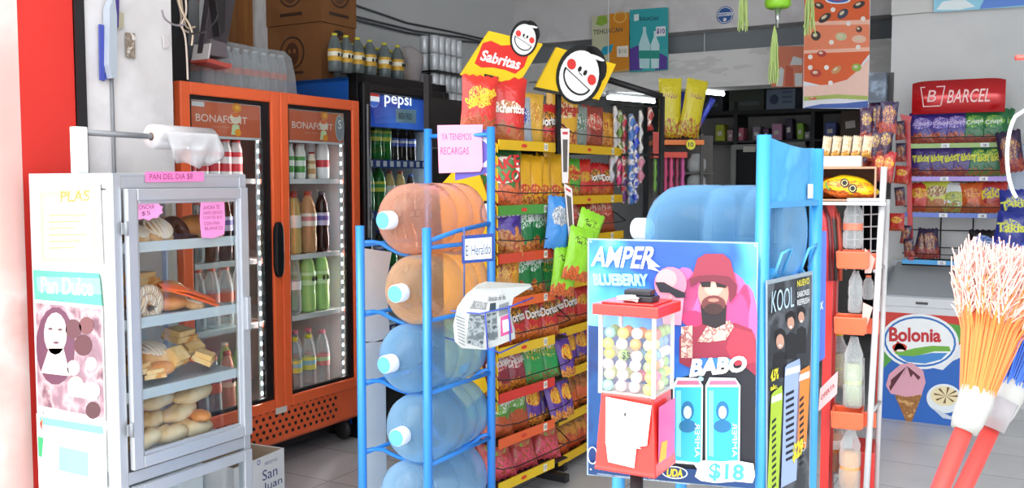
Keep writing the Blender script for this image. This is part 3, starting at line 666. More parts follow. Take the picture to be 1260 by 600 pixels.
def xs(a, b, n): return [a+(b-a)*(i+.5)/n for i in range(n)]
L0, L1 = .06+.02, dw-.115; R0, R1 = dw+.07, ow-.115
sh = osh+[zdb+.006]
yR, yG, yP, yB = (P_yogR, 'red capped yogurt bottle'), (P_yogG, 'green and white yogurt bottle'), (P_yogP, 'large white yogurt bottle with red cap'), (P_yogB, 'small tan drink bottle')
ju, jy, cl = (P_jui, 'amber juice bottle'), (P_juy, 'yellow juice bottle'), (P_col, 'dark cola bottle with lilac label')
wt, ww, wy, wp, gn, pk_ = (P_wat, 'clear bottle with orange red label'), (P_waw, 'clear bottle with white cap'), (P_way, 'clear bottle with yellow cap'), (P_wap, 'clear bottle with pink cap'), (P_grn, 'pale green lime drink bottle'), (P_pnk, 'pink peach drink bottle')
G = 'bottles in the orange cooler'
row(OF, [yB, yG, yG, yB, yP], xs(R0, R1, 5), .10, sh[0]+.002, 'top shelf, right cooler door', G)
row(OF, [yR, yG, yG, yR, yP], xs(R0, R1, 5), .19, sh[0]+.002, 'back line, top shelf, right door', G)
row(OF, [yR, yR, yR, yR, yR, yR], xs(L0, L1, 6), .12, sh[0]+.002, 'top shelf, left cooler door', G)
row(OF, [yR, yR, yG, yR, yR, yG], xs(L0, L1, 6), .20, sh[0]+.002, 'back line, top shelf, left door', G)
row(OF, [jy, jy, ju, cl], xs(R0, R1, 4), .10, sh[1]+.002, 'second shelf, right cooler door', G)
row(OF, [jy, ju, ju, cl], xs(R0+.02, R1, 4), .21, sh[1]+.002, 'back line, second shelf, right door', G)
row(OF, [cl, wt, cl, cl, cl], xs(L0, L1, 5), .11, sh[1]+.002, 'second shelf, left cooler door', G)
row(OF, [cl, cl, cl, cl], xs(L0+.02, L1, 4), .21, sh[1]+.002, 'back line, second shelf, left door', G)
row(OF, [wy, ww, gn, gn], xs(R0, R1, 4), .11, sh[2]+.002, 'third shelf, right cooler door', G)
row(OF, [ww, ww, gn, ww], xs(R0+.02, R1, 4), .22, sh[2]+.002, 'back line, third shelf, right door', G)
row(OF, [wt, wt, wt, wt, wt], xs(L0, L1, 5), .11, sh[2]+.002, 'third shelf, left cooler door', G)
row(OF, [wt, wt, wt, wt], xs(L0+.02, L1, 4), .21, sh[2]+.002, 'back line, third shelf, left door', G)
row(OF, [cl, wy, wy, wp], xs(R0, R1, 4), .11, sh[3]+.002, 'lowest shelf, right cooler door', G)
row(OF, [cl, wy, wp, wp], xs(R0+.02, R1, 4), .22, sh[3]+.002, 'back line, lowest shelf, right door', G)
row(OF, [wp, ww, wt, pk_, gn], xs(L0, L1, 5), .11, sh[3]+.002, 'lowest shelf, left cooler door', G)
row(OF, [wt, pk_, pk_, gn], xs(L0+.02, L1, 4), .21, sh[3]+.002, 'back line, lowest shelf, left door', G)
# ---- pack of bottles on top of the cooler, wrapped in film
TOP = oh
PK = Frame(*OF.w(.03, .1).xy, 90, TOP)
x0p = OF.L(243, 100, .12)[0]; x1p = OF.L(362, 100, .12)[0]
P_pk = proto('packed_bottle', .032, .215, film('#dfe2e4', .22, .08, .6), None, '#d8dcde', ('#d0604a',), 'x', lz=(.40, .55), waist=.03)
for r in range(3):
    n = 9; row(OF, [(P_pk, 'clear bottle in the wrapped pack')]*n, [x0p+.05+(x1p-x0p-.1)*(i+.5)/n for i in range(n)], .14+r*.075, TOP+.002, ('front', 'middle', 'back')[r]+' line on the orange cooler', 'bottle pack on the orange cooler')
mb = MB(film('#e6eaec', .07, .12, .35, bump=.8)); A, B = x0p+.04, x1p-.03
P = [(A-.012, 0), (A-.006, .15), (A+.02, .215), (A+.08, .24), ((A+B)/2, .232), (B-.07, .236), (B-.02, .205), (B+.01, .1), (B+.022, 0)]
n = len(P); vs = [(a, y, z) for y in (.092, .33) for a, z in P]; vs = [(OF.w(a, y, TOP+.003+z)) for a, y, z in vs]
o = mb.add(vs, [tuple(range(n))]+[(i, i+1, i+1+n, i+n) for i in range(n-1)], False).build('shrink_wrap'); o.modifiers.new('b', 'SOLIDIFY').thickness = .002
tag(o, 'wrinkled clear shrink wrap around the bottle pack on the orange cooler', 'wrapping')
# ================================================================== blue and black cola fridge
PF = Frame(*at_x(437, 300, -3.50).xy, 85.5)
PF = Frame(-3.50, at_x(437, 300, -3.5).y+.035, 87.5)
pw = PF.L(550, 300)[0]; ph = (PF.L(437, 89)[1]+PF.L(549, 105)[1])/2; pd = .74
print('PF', pw, ph)
pf = empty('cola_fridge', PF, 'tall black fronted drinks fridge with blue sides and lit blue header', 'fridge')
BL = C('#1553a6', .35); BK = C('#0e0f12', .35)
mb = MB(BL); mb.box(0, .03, .07, pd, .08, ph-.02); mb.box(pw-.03, pw, .07, pd, .08, ph-.02); mb.box(0, pw, .07, pd, ph-.045, ph-.02)
mb.m(C('#c2c9cf', .5)); mb.box(.03, pw-.03, pd-.03, pd, .08, ph-.02); mb.box(.03, .035, .07, pd-.03, .3, ph-.3); mb.box(pw-.035, pw-.03, .07, pd-.03, .3, ph-.3); mb.box(.03, pw-.03, .08, pd-.03, .28, .3)
mb.m(BK); mb.box(.0, pw, .0, .07, .08, .3); mb.box(0, .075, 0, .07, .08, ph); mb.box(pw-.075, pw, 0, .07, .08, ph); mb.box(0, pw, 0, .07, ph-.07, ph); mb.box(0.01, pw-.01, .03, pd-.02, 0, .08)
mb.build('cabinet', pf, .004)
mb = MB(C('#121316', .3)); bars(mb, .015, pw-.015, .32, ph-.05, .06, -.04, 0); pdr = mb.build('door', pf, .012)
MB(GL).box(.07, pw-.07, -.016, -.012, .37, ph-.1).build('pane', pdr)
MB(C('#8e9296', .3, .6)).box(.03, .042, -.05, -.04, 1.2, ph-.18).build('handle', pdr, .003)
hz1 = ph-.11; hz0 = PF.L(480, 158, .0)[1]
mb = MB(BK).box(.07, pw-.07, .0, .02, hz0, hz1)
m, t, b, o_ = nt('lit_blue_header'); b.inputs['Base Color'].default_value = lin('#10308a')
tc = t.nodes.new('ShaderNodeTexCoord'); gr = t.nodes.new('ShaderNodeTexNoise'); gr.inputs['Scale'].default_value = 3; rm = t.nodes.new('ShaderNodeValToRGB'); rm.color_ramp.elements[0].color = lin('#0c2a86'); rm.color_ramp.elements[1].color = lin('#3f7ee0'); rm.color_ramp.elements[0].position = .4; rm.color_ramp.elements[1].position = .75
t.links.new(tc.outputs['Object'], gr.inputs[0]); t.links.new(gr.outputs[0], rm.inputs[0]); t.links.new(rm.outputs[0], b.inputs['Emission Color']); b.inputs['Emission Strength'].default_value = .55
xr = PF.L(521, 130, .0)[0]
mb.m(m); mb.poly([(.075, hz0+.004), (xr, hz0+.004), (xr, hz1-.004), (.075, hz1-.004)], -.001)
gx, gz = PF.L(460, 121, -.002)
mb.m(C('#e9eef4', .4, emit=.5)); mb.ell(gx, gz, .052, .052, -.002); mb.m(C('#c93a35', .4, emit=.35)); mb.ell(gx, gz, .05, .05, -.003, a0=.25, a1=pi-.25); mb.m(C('#2f66c9', .4, emit=.4)); mb.ell(gx, gz, .05, .05, -.003, a0=pi+.35, a1=2*pi-.35)
tx, tz = PF.L(490, 124, -.003); mb.m(C('#eef3fa', .4, emit=.9)); mb.text('pepsi', tx, tz, w=PF.L(507, 124)[0]-PF.L(474, 124)[0], h=.088, y=-.003, fat=.01)
sx, sz = PF.L(498, 143, -.004); mb.m('#8fb9cf'); mb.poly(PF.pts([(487, 150), (512, 152), (512, 135), (487, 134)], -.004), -.004); mb.m('#27384a'); mb.text('BIEN FRIO', sx+.005, sz, w=.13, h=.04, y=-.005, fat=.02)
dx, dz = PF.L(528, 129, -.002); mb.m(C('#ff3a30', .4, emit=2.5)); mb.text('52', dx, dz, h=.03, y=-.002, fat=.02)
mb.build('header_sign', pf)
psh = [PF.L(490, p, .1)[1] for p in (201, 262, 330, 400)]
for z in psh:
    mb = MB(C('#c5ccd2', .4)).box(.04, pw-.04, .08, pd-.05, z-.01, z); mb.m(C('#24428e', .4)).box(.06, pw-.07, .06, .078, z-.03, z+.02)
    mb.m('#dfe6ee'); [mb.poly([(x, z-.022), (x+.035, z-.022), (x+.035, z+.012), (x, z+.012)], .0595) for x in [.1+i*.065 for i in range(10)] if x < pw-.12]
    mb.build('shelf', pf)
MB(C('#e2f0ff', .5, emit=5)).box(pw-.1, pw-.09, .06, .07, .4, hz0-.03).build('light_strip', pf)
g2 = 'bottles in the black fridge'
s7, pp = (P_7up, 'green soda bottle with yellow green label'), (P_pep, 'dark soda bottle with blue label')
row(PF, [pp, pp, s7, s7, pp, pp, pp], xs(.1, pw-.14, 7), .15, psh[0]+.002, 'top shelf, black fridge', g2)
row(PF, [s7, s7, s7, jy, jy, pp], xs(.09, pw-.14, 6), .15, psh[1]+.002, 'second shelf, black fridge', g2)
row(PF, [pp, pp, pp, s7, ju, ju], xs(.09, pw-.14, 6), .15, psh[2]+.002, 'third shelf, black fridge', g2)
# ---- on top of the fridge
def carton(nm, P, Q, y0, y1, zb, zt, label, seed):
    pass
x0, x1 = PF.L(350, 60, .35)[0], 0
card = blotch('brown_card', ['#6f4523', '#7d5029', '#8a5a30'], 3, .8, 4)
def cbox(fr_, w, d, h, label, mark):
    e = empty('cardboard_box', fr_, label, 'box'); mb = MB(card).box(0, w, 0, d, 0, h); mb.m('#5f3b1e')
    mb.box(-.001, w+.001, d/2-.002, d/2+.002, h, h+.001)
    for T, W in ((None, w), (SIDE(0) , d)):
        if T: mb.T = Matrix(((0, 1, 0, -.001), (1, 0, 0, 0), (0, 0, 1, 0), (0, 0, 0, 1)))
        mb.m('#3a2314'); mb.ring(W*.5, h*.5, .1, .1, .012, -.0015 if not T else 0); mb.m('#4f2d19' if mark else '#5a3a20'); mb.ell(W*.5, h*.48, .055, .07, -.002 if not T else 0)
        mb.m('#8a5a30'); mb.ell(W*.5-.02, h*.53, .012, .015, -.003 if not T else -.001); mb.ell(W*.5+.02, h*.53, .012, .015, -.003 if not T else -.001)
        mb.m('#3a2314'); mb.poly([(W*.5-.09, h*.12), (W*.5+.09, h*.12), (W*.5+.09, h*.17), (W*.5-.09, h*.17)], -.0015 if not T else 0)
    mb.T = None; mb.m('#120c09'); mb.ell(w*.5, h*.86, .045, .018, -.003)
    mb.build('carton', e); return e
# box corner (front) seen at px 395 -> lower box 332..432, y 30..95
bxr = at_x(395, 60, -3.80); CBF = Frame(-3.80, bxr.y, 90, ph)
cw = CBF.L(435, 60)[0]; zlow = PF.o.z+ph-.018; hh = CBF.L(396, 27)[1]+ph-zlow
print('BOX', bxr, cw, hh)
CBF = Frame(-3.80, bxr.y, 90, ph-.02+.002)
cbox(CBF, max(.32, cw), .46, hh, 'brown cardboard box with round dark print standing on the black fridge', 1)
cbox(Frame(-3.79, bxr.y-.01, 90, ph-.018+hh+.002), max(.32, cw)+.01, .47, .4, 'upper brown cardboard box stacked on the box above the black fridge', 0)
n1 = (P_min, 'dark mineral water bottle with yellow cap')
row(PF, [n1]*6, [PF.L(p, 70, .10)[0] for p in (412, 426, 440, 455, 473, 489)], .10, ph+.003, 'front line on black fridge', 'yellow capped bottles on the fridge')
row(PF, [n1]*6, [PF.L(p, 70, .20)[0] for p in (419, 433, 449, 464, 481, 497)], .20, ph-.015, 'back line on black fridge', 'yellow capped bottles on the fridge')
mb = MB(film('#c9c0c0', .35, .2, .4, bump=.8)); xa = PF.L(503, 80, .12)[0]
mb.F = lambda p: (p.x+noise.noise(Vector(p)*9)*.03, p.y+noise.noise(Vector(p)*8+Vector((4, 0, 0)))*.02, max(0, p.z+noise.noise(Vector(p)*11)*.03))
mb.ball((0, 0, .11), .13, 16, 12, (.75, .7, 1.0)); o = mb.build('plastic_bag'); o.location = PF.w(xa+.05, .16, ph+.002); tag(o, 'crumpled clear plastic bag on the fridge beside the white cans', 'bag')
P_can = None
mb = MB(C('#c8ccd0', .3, .2)).lathe([(0, 0), (.026, 0), (.032, .008), (.032, .105), (.027, .118), (0, .118)], 16); mb.m('#8f98a6').ball((.0, -.0, .07), .0335, 10, 6, (1, .5, .5)); mb.m('#b5703a').lathe([(.0275, .119), (.0, .119)], 12)
can = mb.build('drink_can'); tag(can, 'x', 'can')
stk = Frame(PF.w(pw+.03, .1).x, PF.w(pw+.03, .1).y, 90)
# stack of cans on its own black stand beside the fridge
sh_z = at_d(560, 148, 6.3).z
e = empty('narrow_rack', Frame(stk.o.x, stk.o.y, 90), 'narrow black rack behind the snack shelves carrying white cans', 'rack')
mb = MB(BK)
rw = .42
for x in (0, rw-.025):
    for y in (0, .3): mb.box(x, x+.025, y, y+.025, 0, 2.05)
mb.build('post_frame', e)
zc = Frame(stk.o.x, stk.o.y, 90).L(562, 92, .05)[1]
for z in (.3, .8, 1.3, zc-.25, zc): MB(BK).box(0.0, rw, .0, .32, z-.012, z).build('shelf', e)
kk = 0
F2 = Frame(stk.o.x, stk.o.y, 90)
for lv, z in enumerate((zc-.25, zc-.13, zc, zc+.12)):
    for r in range(2):
        for i in range(5):
            loc = F2.w(.06+i*.072, .06+r*.08, z+.001); lb = 'white drink can, %s along the %s line, %s layer on the narrow rack' % (ORD[i], ('front', 'back')[r], ('lowest', 'second', 'third', 'topmost')[lv])
            lb = ' '.join(lb.split()[:16])
            if kk == 0: can.location = loc; can.rotation_euler = (0, 0, 1); can['label'] = lb; can['group'] = 'white cans on the narrow rack'
            else: dup(can, loc, (0, 0, kk), lb, 'white cans on the narrow rack')
            kk += 1
# ---- television bracket and cables by the left wall
tv = at_x(262, 60, -3.55)
TF = Frame(tv.x, tv.y, 90, 0)
e = empty('television_bracket', Frame(tv.x, tv.y, 90, oh), 'grey sloping television bracket with red edge above the orange cooler', 'bracket')
def q(px, py, y=0): a = TF.L(px, py, y); return (a[0], a[1]-oh)
mb = MB(C('#4a4248', .4)); mb.slab([q(262, -30), q(295, -30), q(277, 72), q(249, 66)], 0, .04); mb.build('arm', e, .004)
mb = MB(C('#6d6468', .4)); mb.slab([q(254, 48), q(274, 54), q(276, 72), q(250, 68)], -.03, .06); mb.build('head_block', e, .004)
mb = MB('#c2544a'); mb.slab([q(249, 72), q(279, 80), q(277, 85), q(248, 76)], -.04, .08); mb.m('#d9d4d2').slab([q(251, 54), q(253, 54), q(250, 74), q(248, 73)], -.04, .07); mb.build('edge_trim', e)
MB('#2a2628').slab([q(252, -30), q(270, -30), q(268, 40), q(262, 46), q(260, 30)], -.05, 0).build('back_plate', e, .004)
mb = MB(C('#151517', .8)); mb.F = lambda p: (p.x+noise.noise(Vector(p)*6)*.05, p.y+noise.noise(Vector(p)*7)*.05, p.z+noise.noise(Vector(p)*6+Vector((3, 3, 3)))*.05)
c0 = q(231, 74, -.0); mb.box(c0[0]-.07, c0[0]+.09, .1, .3, 0.01, .40); o = mb.build('black_sack'); o.location = TF.w(0, 0, oh); o.rotation_euler = (0, 0, TF.a); tag(o, 'slumped black sack on the left end of the orange cooler', 'sack')
o = MB(film('#b9bcc0', .5, .1)).lathe([(0, 0), (.08, 0), (.085, .25), (.04, .36), (.03, .4)], 18).m('#b0503c').lathe([(.086, .18), (.086, .28)], 18).build('large_bottle'); a = q(247, 40, .2); o.location = TF.w(a[0], .33, oh+.28); tag(o, 'large clear bottle with red label above the cooler behind the bracket', 'bottle')
o2 = MB(C('#8c8e92', .6)).box(-.11, .11, -.1, .1, 0, .275).build('carton_box'); o2.location = TF.w(a[0], .33, oh+.003); tag(o2, 'small grey carton under the large bottle on the orange cooler', 'box')
cabs = [([(199, 10), (203, 2), (212, -10)], '#b8a8a0'), ([(216, -8), (224, 20), (221, 34), (232, 40)], '#cbb8a6'), ([(222, -8), (226, 24), (230, 36), (240, 33)], '#bda890'), ([(228, -8), (230, 18), (222, 30), (228, 42), (230, 70), (231, 98)], '#d4c2b4'), ([(219, -8), (222, 12), (238, 38), (236, 56)], '#c9b49c'), ([(232, 42), (252, 40), (266, 26), (268, 18)], '#2b2426'), ([(199, 12), (202, 24), (216, 32), (228, 30)], '#8a8288')]
for i, (P, c) in enumerate(cabs):
    W = [at_x(a, b_, -3.30+.03*i-.1) for a, b_ in P]
    for k in range(2): W = [W[0]]+[x for j in range(len(W)-1) for x in (W[j]*.75+W[j+1]*.25, W[j]*.25+W[j+1]*.75)]+[W[-1]]
    o = MB(C(c, .6)).tube(W, .0045, 6).build('hanging_cable')
    tag(o, ['thin grey cable looping at the white wall top corner', 'cream cable curling above the cooler, leftmost of the bundle', 'cream cable crossing the bundle by the bracket', 'long pale cable hanging straight down to the cooler top', 'tan cable twisting behind the bundle', 'black cable running from bundle to the television bracket', 'grey cable looping from the wall into the bundle'][i], 'cable', 'cables above the cooler')
# cables along the left wall
for i, (P, c) in enumerate([([(436, 6), (500, 28), (560, 40), (612, 52)], 0), ([(436, 20), (510, 38), (570, 46), (612, 56)], 0), ([(436, 24), (500, 40), (560, 50), (612, 54)], 0)]):
    W = [at_x(a, b_, XL+.012+.008*i) for a, b_ in P]; o = MB('#4c4f54').tube(W, .009, 6).build('wall_cable'); tag(o, ['highest grey cable clipped along the left wall', 'middle grey cable sagging along the left wall', 'lowest grey cable sagging along the left wall'][i], 'cable', 'cables on the left wall')
# ================================================================== things on the entrance wall
EX = XW+.012
def wallslab(nm, P, c, label, t=.01, cat='sign', X=EX):
    W = [at_x(a, b_, X) for a, b_ in P]; n = len(W); mb = MB(c); mb.add(W+[w_+Vector((t, 0, 0)) for w_ in W], [tuple(range(n))[::-1], tuple(range(n, 2*n))]+[(i, (i+1) % n, (i+1) % n+n, i+n) for i in range(n)])
    o = mb.build(nm); return tag(o, label, cat)
wallslab('wall_plate', [(135, -5), (145, -5), (144, 34), (136, 30)], '#4a3d8a', 'purple plate fixed to the white wall above the bread case, upper one')
wallslab('wall_plate', [(121, 30), (126, 31), (127, 98), (135, 97), (134, 84), (129, 84), (127, 100), (122, 98)], '#3f4aa0', 'blue strip plate on the white wall by the black post')
wallslab('plastic_holder', [(127, 10), (133, -5), (136, 20), (136, 96), (130, 97), (126, 80)], C('#aab3bd', .3), 'grey curved plastic holder hanging on the white wall', .04, 'holder')
wallslab('wall_tape', [(143, 14), (152, 16), (152, 34), (144, 36)], '#b5ae94', 'brown scrap of tape beside the purple plate', .002, 'tape')
wallslab('wall_tape', [(154, 40), (166, 41), (166, 72), (155, 70)], blotch('torn_label', ['#d9cfc6', '#7a6a58', '#e2dad2'], 40, .7), 'torn paper label lower on the white wall', .002, 'tape')
wallslab('switch_plate', [(200, 44), (207, 43), (207, 58), (201, 59)], '#cfc9c8', 'small off white plate near the edge of the white wall', .006, 'plate')
# ================================================================== San Juan box on the floor
sb = at_z(357, 552, .24); SBF = Frame(sb.x, sb.y-.34, 90)
SBF = Frame(sb.x, sb.y-.36, 96)
e = empty('carton_box', SBF, 'open white carton with blue lettering on the floor by the bread case', 'box')
mb = MB(C('#e3e6ea', .6)); t_ = .006; w_, d_, h_ = .36, .27, .24
mb.box(0, w_, 0, t_, 0, h_); mb.box(0, w_, d_-t_, d_, 0, h_); mb.box(0, t_, t_, d_-t_, 0, h_); mb.box(w_-t_, w_, t_, d_-t_, 0, h_); mb.m('#8b7a68').box(t_, w_-t_, t_, d_-t_, 0, .01); mb.m('#a5937e'); mb.box(t_, w_-t_, d_-t_-.002, d_-t_, 0, h_-.002); mb.box(w_-t_-.002, w_-t_, t_, d_-t_, 0, h_-.002)
mb.m('#2a3a78'); mb.text('San', .25, h_*.62, w=.11, h=.05, y=-.001); mb.text('Juan', .27, h_*.36, w=.14, h=.05, y=-.001); mb.m('#6a6f9a'); mb.text('RECETAS', .26, h_*.84, w=.09, h=.014, y=-.001)
mb.ring(.06, h_*.75, .02, .02, .005, -.001, a0=0, a1=pi); mb.m('#3a4aa0'); mb.ring(.17, h_*.92, .012, .012, .004, -.001); mb.m('#2f4a9a'); [mb.poly([(x, .02), (x+.012, .02), (x+.012, .1), (x, .1)], -.001) for x in (.1, .12)]
mb.build('carton', e)
strip_lamp(PF, pw-.06, .08, .4, hz0-.05, 7)
# ================================================================== blue rack of water jugs
def jug_mesh():
    mb = MB(); R = .134
    prof = [(0, .012), (.06, .004), (.1, 0), (.125, .006), (R, .02), (R, .10), (R-.005, .108), (R, .116), (R, .205), (R-.005, .213), (R, .221), (R, .32), (R-.002, .34), (.128, .365), (.105, .40), (.07, .425), (.038, .437), (.03, .442), (.029, .47), (0, .47)]
    return mb, prof
def make_jug(nm, hexc, alpha, label, capblue=True):
    mb, prof = jug_mesh(); mb.m(film(hexc, alpha, .06, .6, bump=.3)); mb.lathe(prof, 36); o = mb.build(nm); tag(o, label, 'water jug')
    c = MB(C('#e3ebf2', .4)); c.lathe([(0, .445), (.033, .445), (.034, .452), (.033, .492), (.030, .496)], 20); c.m(C('#58a9dc', .4) if capblue else C('#cfe6ea', .4)).lathe([(.030, .496), (0, .4965)], 20); c.build('cap', o)
    return o
JF = Frame(*at_d(525, 300, 3.3).xy, 90)
JW, JD = .44, .30
bp_ = C('#2f86dc', .38, .1, coat=.2)
zf = JF.L(525, 280)[1]; zr = JF.L(605, 156, 0)[1]; zr = JF.L(605, 156)[1]
rk = empty('water_jug_rack', JF, 'blue painted tube rack holding lying water jugs beside the snack shelves', 'rack')
for x, y, z in ((0, 0, zf), (0, JD, zf), (JW, 0, zr), (JW, JD, zr)):
    mb = MB(bp_).tube([(x, y, 0), (x, y, z)], .0165, 14); mb.build('post', rk)
jz = [JF.L(520, p, .15)[1] for p in (268, 357, 445, 533, 619)]
jz = [1.39-.262*i for i in range(5)]
print('JZ', [JF.L(500, p, .15)[1] for p in (268, 357, 445, 533, 619)])
def ubar(x, zc, sag=.145):
    sgn = 1 if x < .2 else -.3; P = []
    for q in range(17):
        u = q/16; y = JD*u; c = (y-JD/2)/sag; P.append((x+sgn*.15*sin(pi*u)**.7, y, max(zc-.143, zc-sag*sqrt(max(.0, 1-c*c))) if .12 < u < .88 else zc-.085))
    return P
for i, z in enumerate(jz):
    for x in (.0, JW): MB(bp_).tube(ubar(x, z), .008, 8).build('cradle_bar', rk)
    for y in (0, JD):
        MB(bp_).tube([(0, y, z-.095), (JW, y, z-.095)], .008, 8).build('side_bar', rk)
MB(bp_).tube([(0, 0, zf-.05), (.2, 0, zf-.02), (JW, 0, zf-.0)], .009, 8).build('side_bar', rk)
MB(bp_).tube([(JW, 0, zr-.03), (JW, JD, zr-.03)], .009, 8).build('side_bar', rk)
for x in (0, JW): MB(bp_).tube([(x, 0, .06), (x, JD, .06)], .009, 8).build('foot_bar', rk)
cols = [('#ecb49c', .15, 'peach tinted water jug on the top tier of the blue rack'), ('#f4c9a0', .12, 'peach tinted water jug on the second tier of the blue rack'), ('#96c8ee', .18, 'pale blue water jug on the third tier, behind the newspapers'), ('#9ccaea', .20, 'blue water jug with torn white label on the fourth tier'), ('#a4cfee', .20, 'blue water jug low on the fifth tier of the blue rack')]
for i, ((c, a, lb), z) in enumerate(zip(cols, jz)):
    o = make_jug('water_jug', c, a, lb); o['group'] = 'water jugs on the blue rack'
    o.location = JF.w(.46, JD/2, z-.0); o.rotation_euler = (0, radians(-90), JF.a+radians(4 if i % 2 else -2))
    if i == 3:
        q_ = MB(C('#e8e6dc', .7)); P = [(.128*cos(a_)*1.045, .128*sin(a_)*1.045, h_) for a_, h_ in ((2.4, .33), (2.1, .325), (2.15, .30), (1.95, .27), (2.3, .265), (2.5, .29))]; q_.add(P, [tuple(range(6))]); q_.build('torn_label', o)
    if i == 2:
        q_ = MB(C('#7fb8da', .5)); n = 6; vs = []; 
        for k in range(n+1):
            a_ = -2.15+.3*k/n; vs += [(.1365*cos(a_), .1365*sin(a_), .14), (.1365*cos(a_), .1365*sin(a_), .2)]
        q_.add(vs, [(2*k, 2*k+2, 2*k+3, 2*k+1) for k in range(n)], True); q_.build('label', o)
# pink note on the back posts
def flat(nm, fr_, P, y, mat, label, cat, draw=None, t=.0015, parent=None):
    mb = MB(mat); pp = fr_.pts(P, y); mb.slab(pp, y, y+t)
    if draw: draw(mb, lambda n: y-.0006*n, lambda Q, n=1: fr_.pts(Q, y-.0006*n))
    o = mb.build(nm)
    if parent is None: o.location = fr_.o; o.rotation_euler = (0, 0, fr_.a); tag(o, label, cat)
    else: o.parent = parent
    return o
NF = Frame(*JF.w(JW, -.0).xy, 12)
NF = Frame(*(JF.w(JW-.035, .15)).xy, 20)
def dn(mb, Y, Q):
    mb.m(C('#a8446e', .7)); mb.qtext('YA TENEMOS', Q([(543, 172), (580, 172), (580, 164), (543, 164)]), Y(1)); mb.qtext('RECARGAS', Q([(542, 190), (577, 190), (577, 181), (542, 181)]), Y(1))
flat('paper_note', NF, [(540, 213), (539, 183), (538, 154), (594, 153), (593, 170), (594, 204), (591, 211)], 0, C('#f79ac0', .65), 'large pink handwritten note taped between the back posts of the blue rack', 'note', dn)
NF2 = Frame(*(JF.w(JW-.015, .13)).xy, 20)
def dp(mb, Y, Q):
    mb.m(C('#e8e6ee', .6)); cx, cz = Q([(596, 187)])[0]; mb.ell(cx, cz, .045, .06, Y(1)); mb.m(C('#6a59b8', .6)); mb.ell(cx-.012, cz, .03, .045, Y(2))
flat('sign_card', NF2, [(560, 222), (560, 160), (604, 159), (604, 212)], 0, C('#5a4fb0', .5), 'violet card with white ring behind the pink note', 'sign', dp)
# newspaper sign and papers hung on the rack side
SF = Frame(*JF.w(.0, -.03).xy, 78)
SF = Frame(*at_d(569, 300, 3.28).xy, 45)
e = empty('newspaper_sign', Frame(SF.o.x, SF.o.y, 45), 'small framed blue and white newspaper sign hooked on the blue rack', 'sign')
def PT(fr_, P, y=0): return fr_.pts(P, y)
mb = MB(C('#1f3f8c', .4)); P = PT(SF, [(569, 324), (608, 321), (608, 287), (569, 290)]); mb.slab(P, 0, .008); mb.build('frame', e)
mb = MB(C('#dfe9f2', .5)); mb.poly(PT(SF, [(572, 320), (605, 317.5), (605, 291.5), (572, 294)], -.001), -.001); mb.m('#23355e'); mb.qtext('El Heraldo', PT(SF, [(573, 315), (604, 312), (604, 299), (573, 302)], -.002), -.002, .0); mb.m('#5a6a8a'); mb.qtext('DE MEXICO', PT(SF, [(583, 299), (597, 298), (597, 295.5), (583, 296.5)], -.002), -.002); mb.build('face', e)
a_ = SF.L(571, 286); b2 = SF.L(572, 352); MB('#4a5f9a').tube([(a_[0], -.004, a_[1]+.02), (b2[0], .012, b2[1]-.06)], .003, 6).build('rod', e)
NP = Frame(*at_d(563, 380, 3.12).xy, 42)
e = empty('newspaper_holder', NP, 'thin blue wire newspaper holder on the side of the blue rack', 'holder')
wr = C('#3b4fae', .4)
def pw3(px, py, y=0): a = NP.L(px, py, y); return (a[0], y, a[1])
mb = MB(wr)
for P in ([(555, 382, -.012), (590, 386, -.03), (625, 378, -.03), (656, 366, .0)], [(597, 384, -.034), (600, 428, -.034)], [(626, 376, -.034), (628, 420, -.034)], [(600, 428, -.034), (615, 434, -.02), (650, 418, .04)]):
    mb.tube([pw3(a, b_, c) for a, b_, c in P], .0028, 6)
mb.build('wire', e)
MB(wr).tube([pw3(600, 430, -.03), tuple(NP.I @ JF.w(.1, -.01, NP.L(590, 430)[1]))], .0028, 6).build('hook', e)
news = blotch('newsprint', ['#b9bcba', '#a9adab', '#c2c5c3'], 8, .8)
pic = blotch('news_photo', ['#2c3438', '#5f6a6e', '#9aa2a4', '#404a4e'], 40, .8, 5)
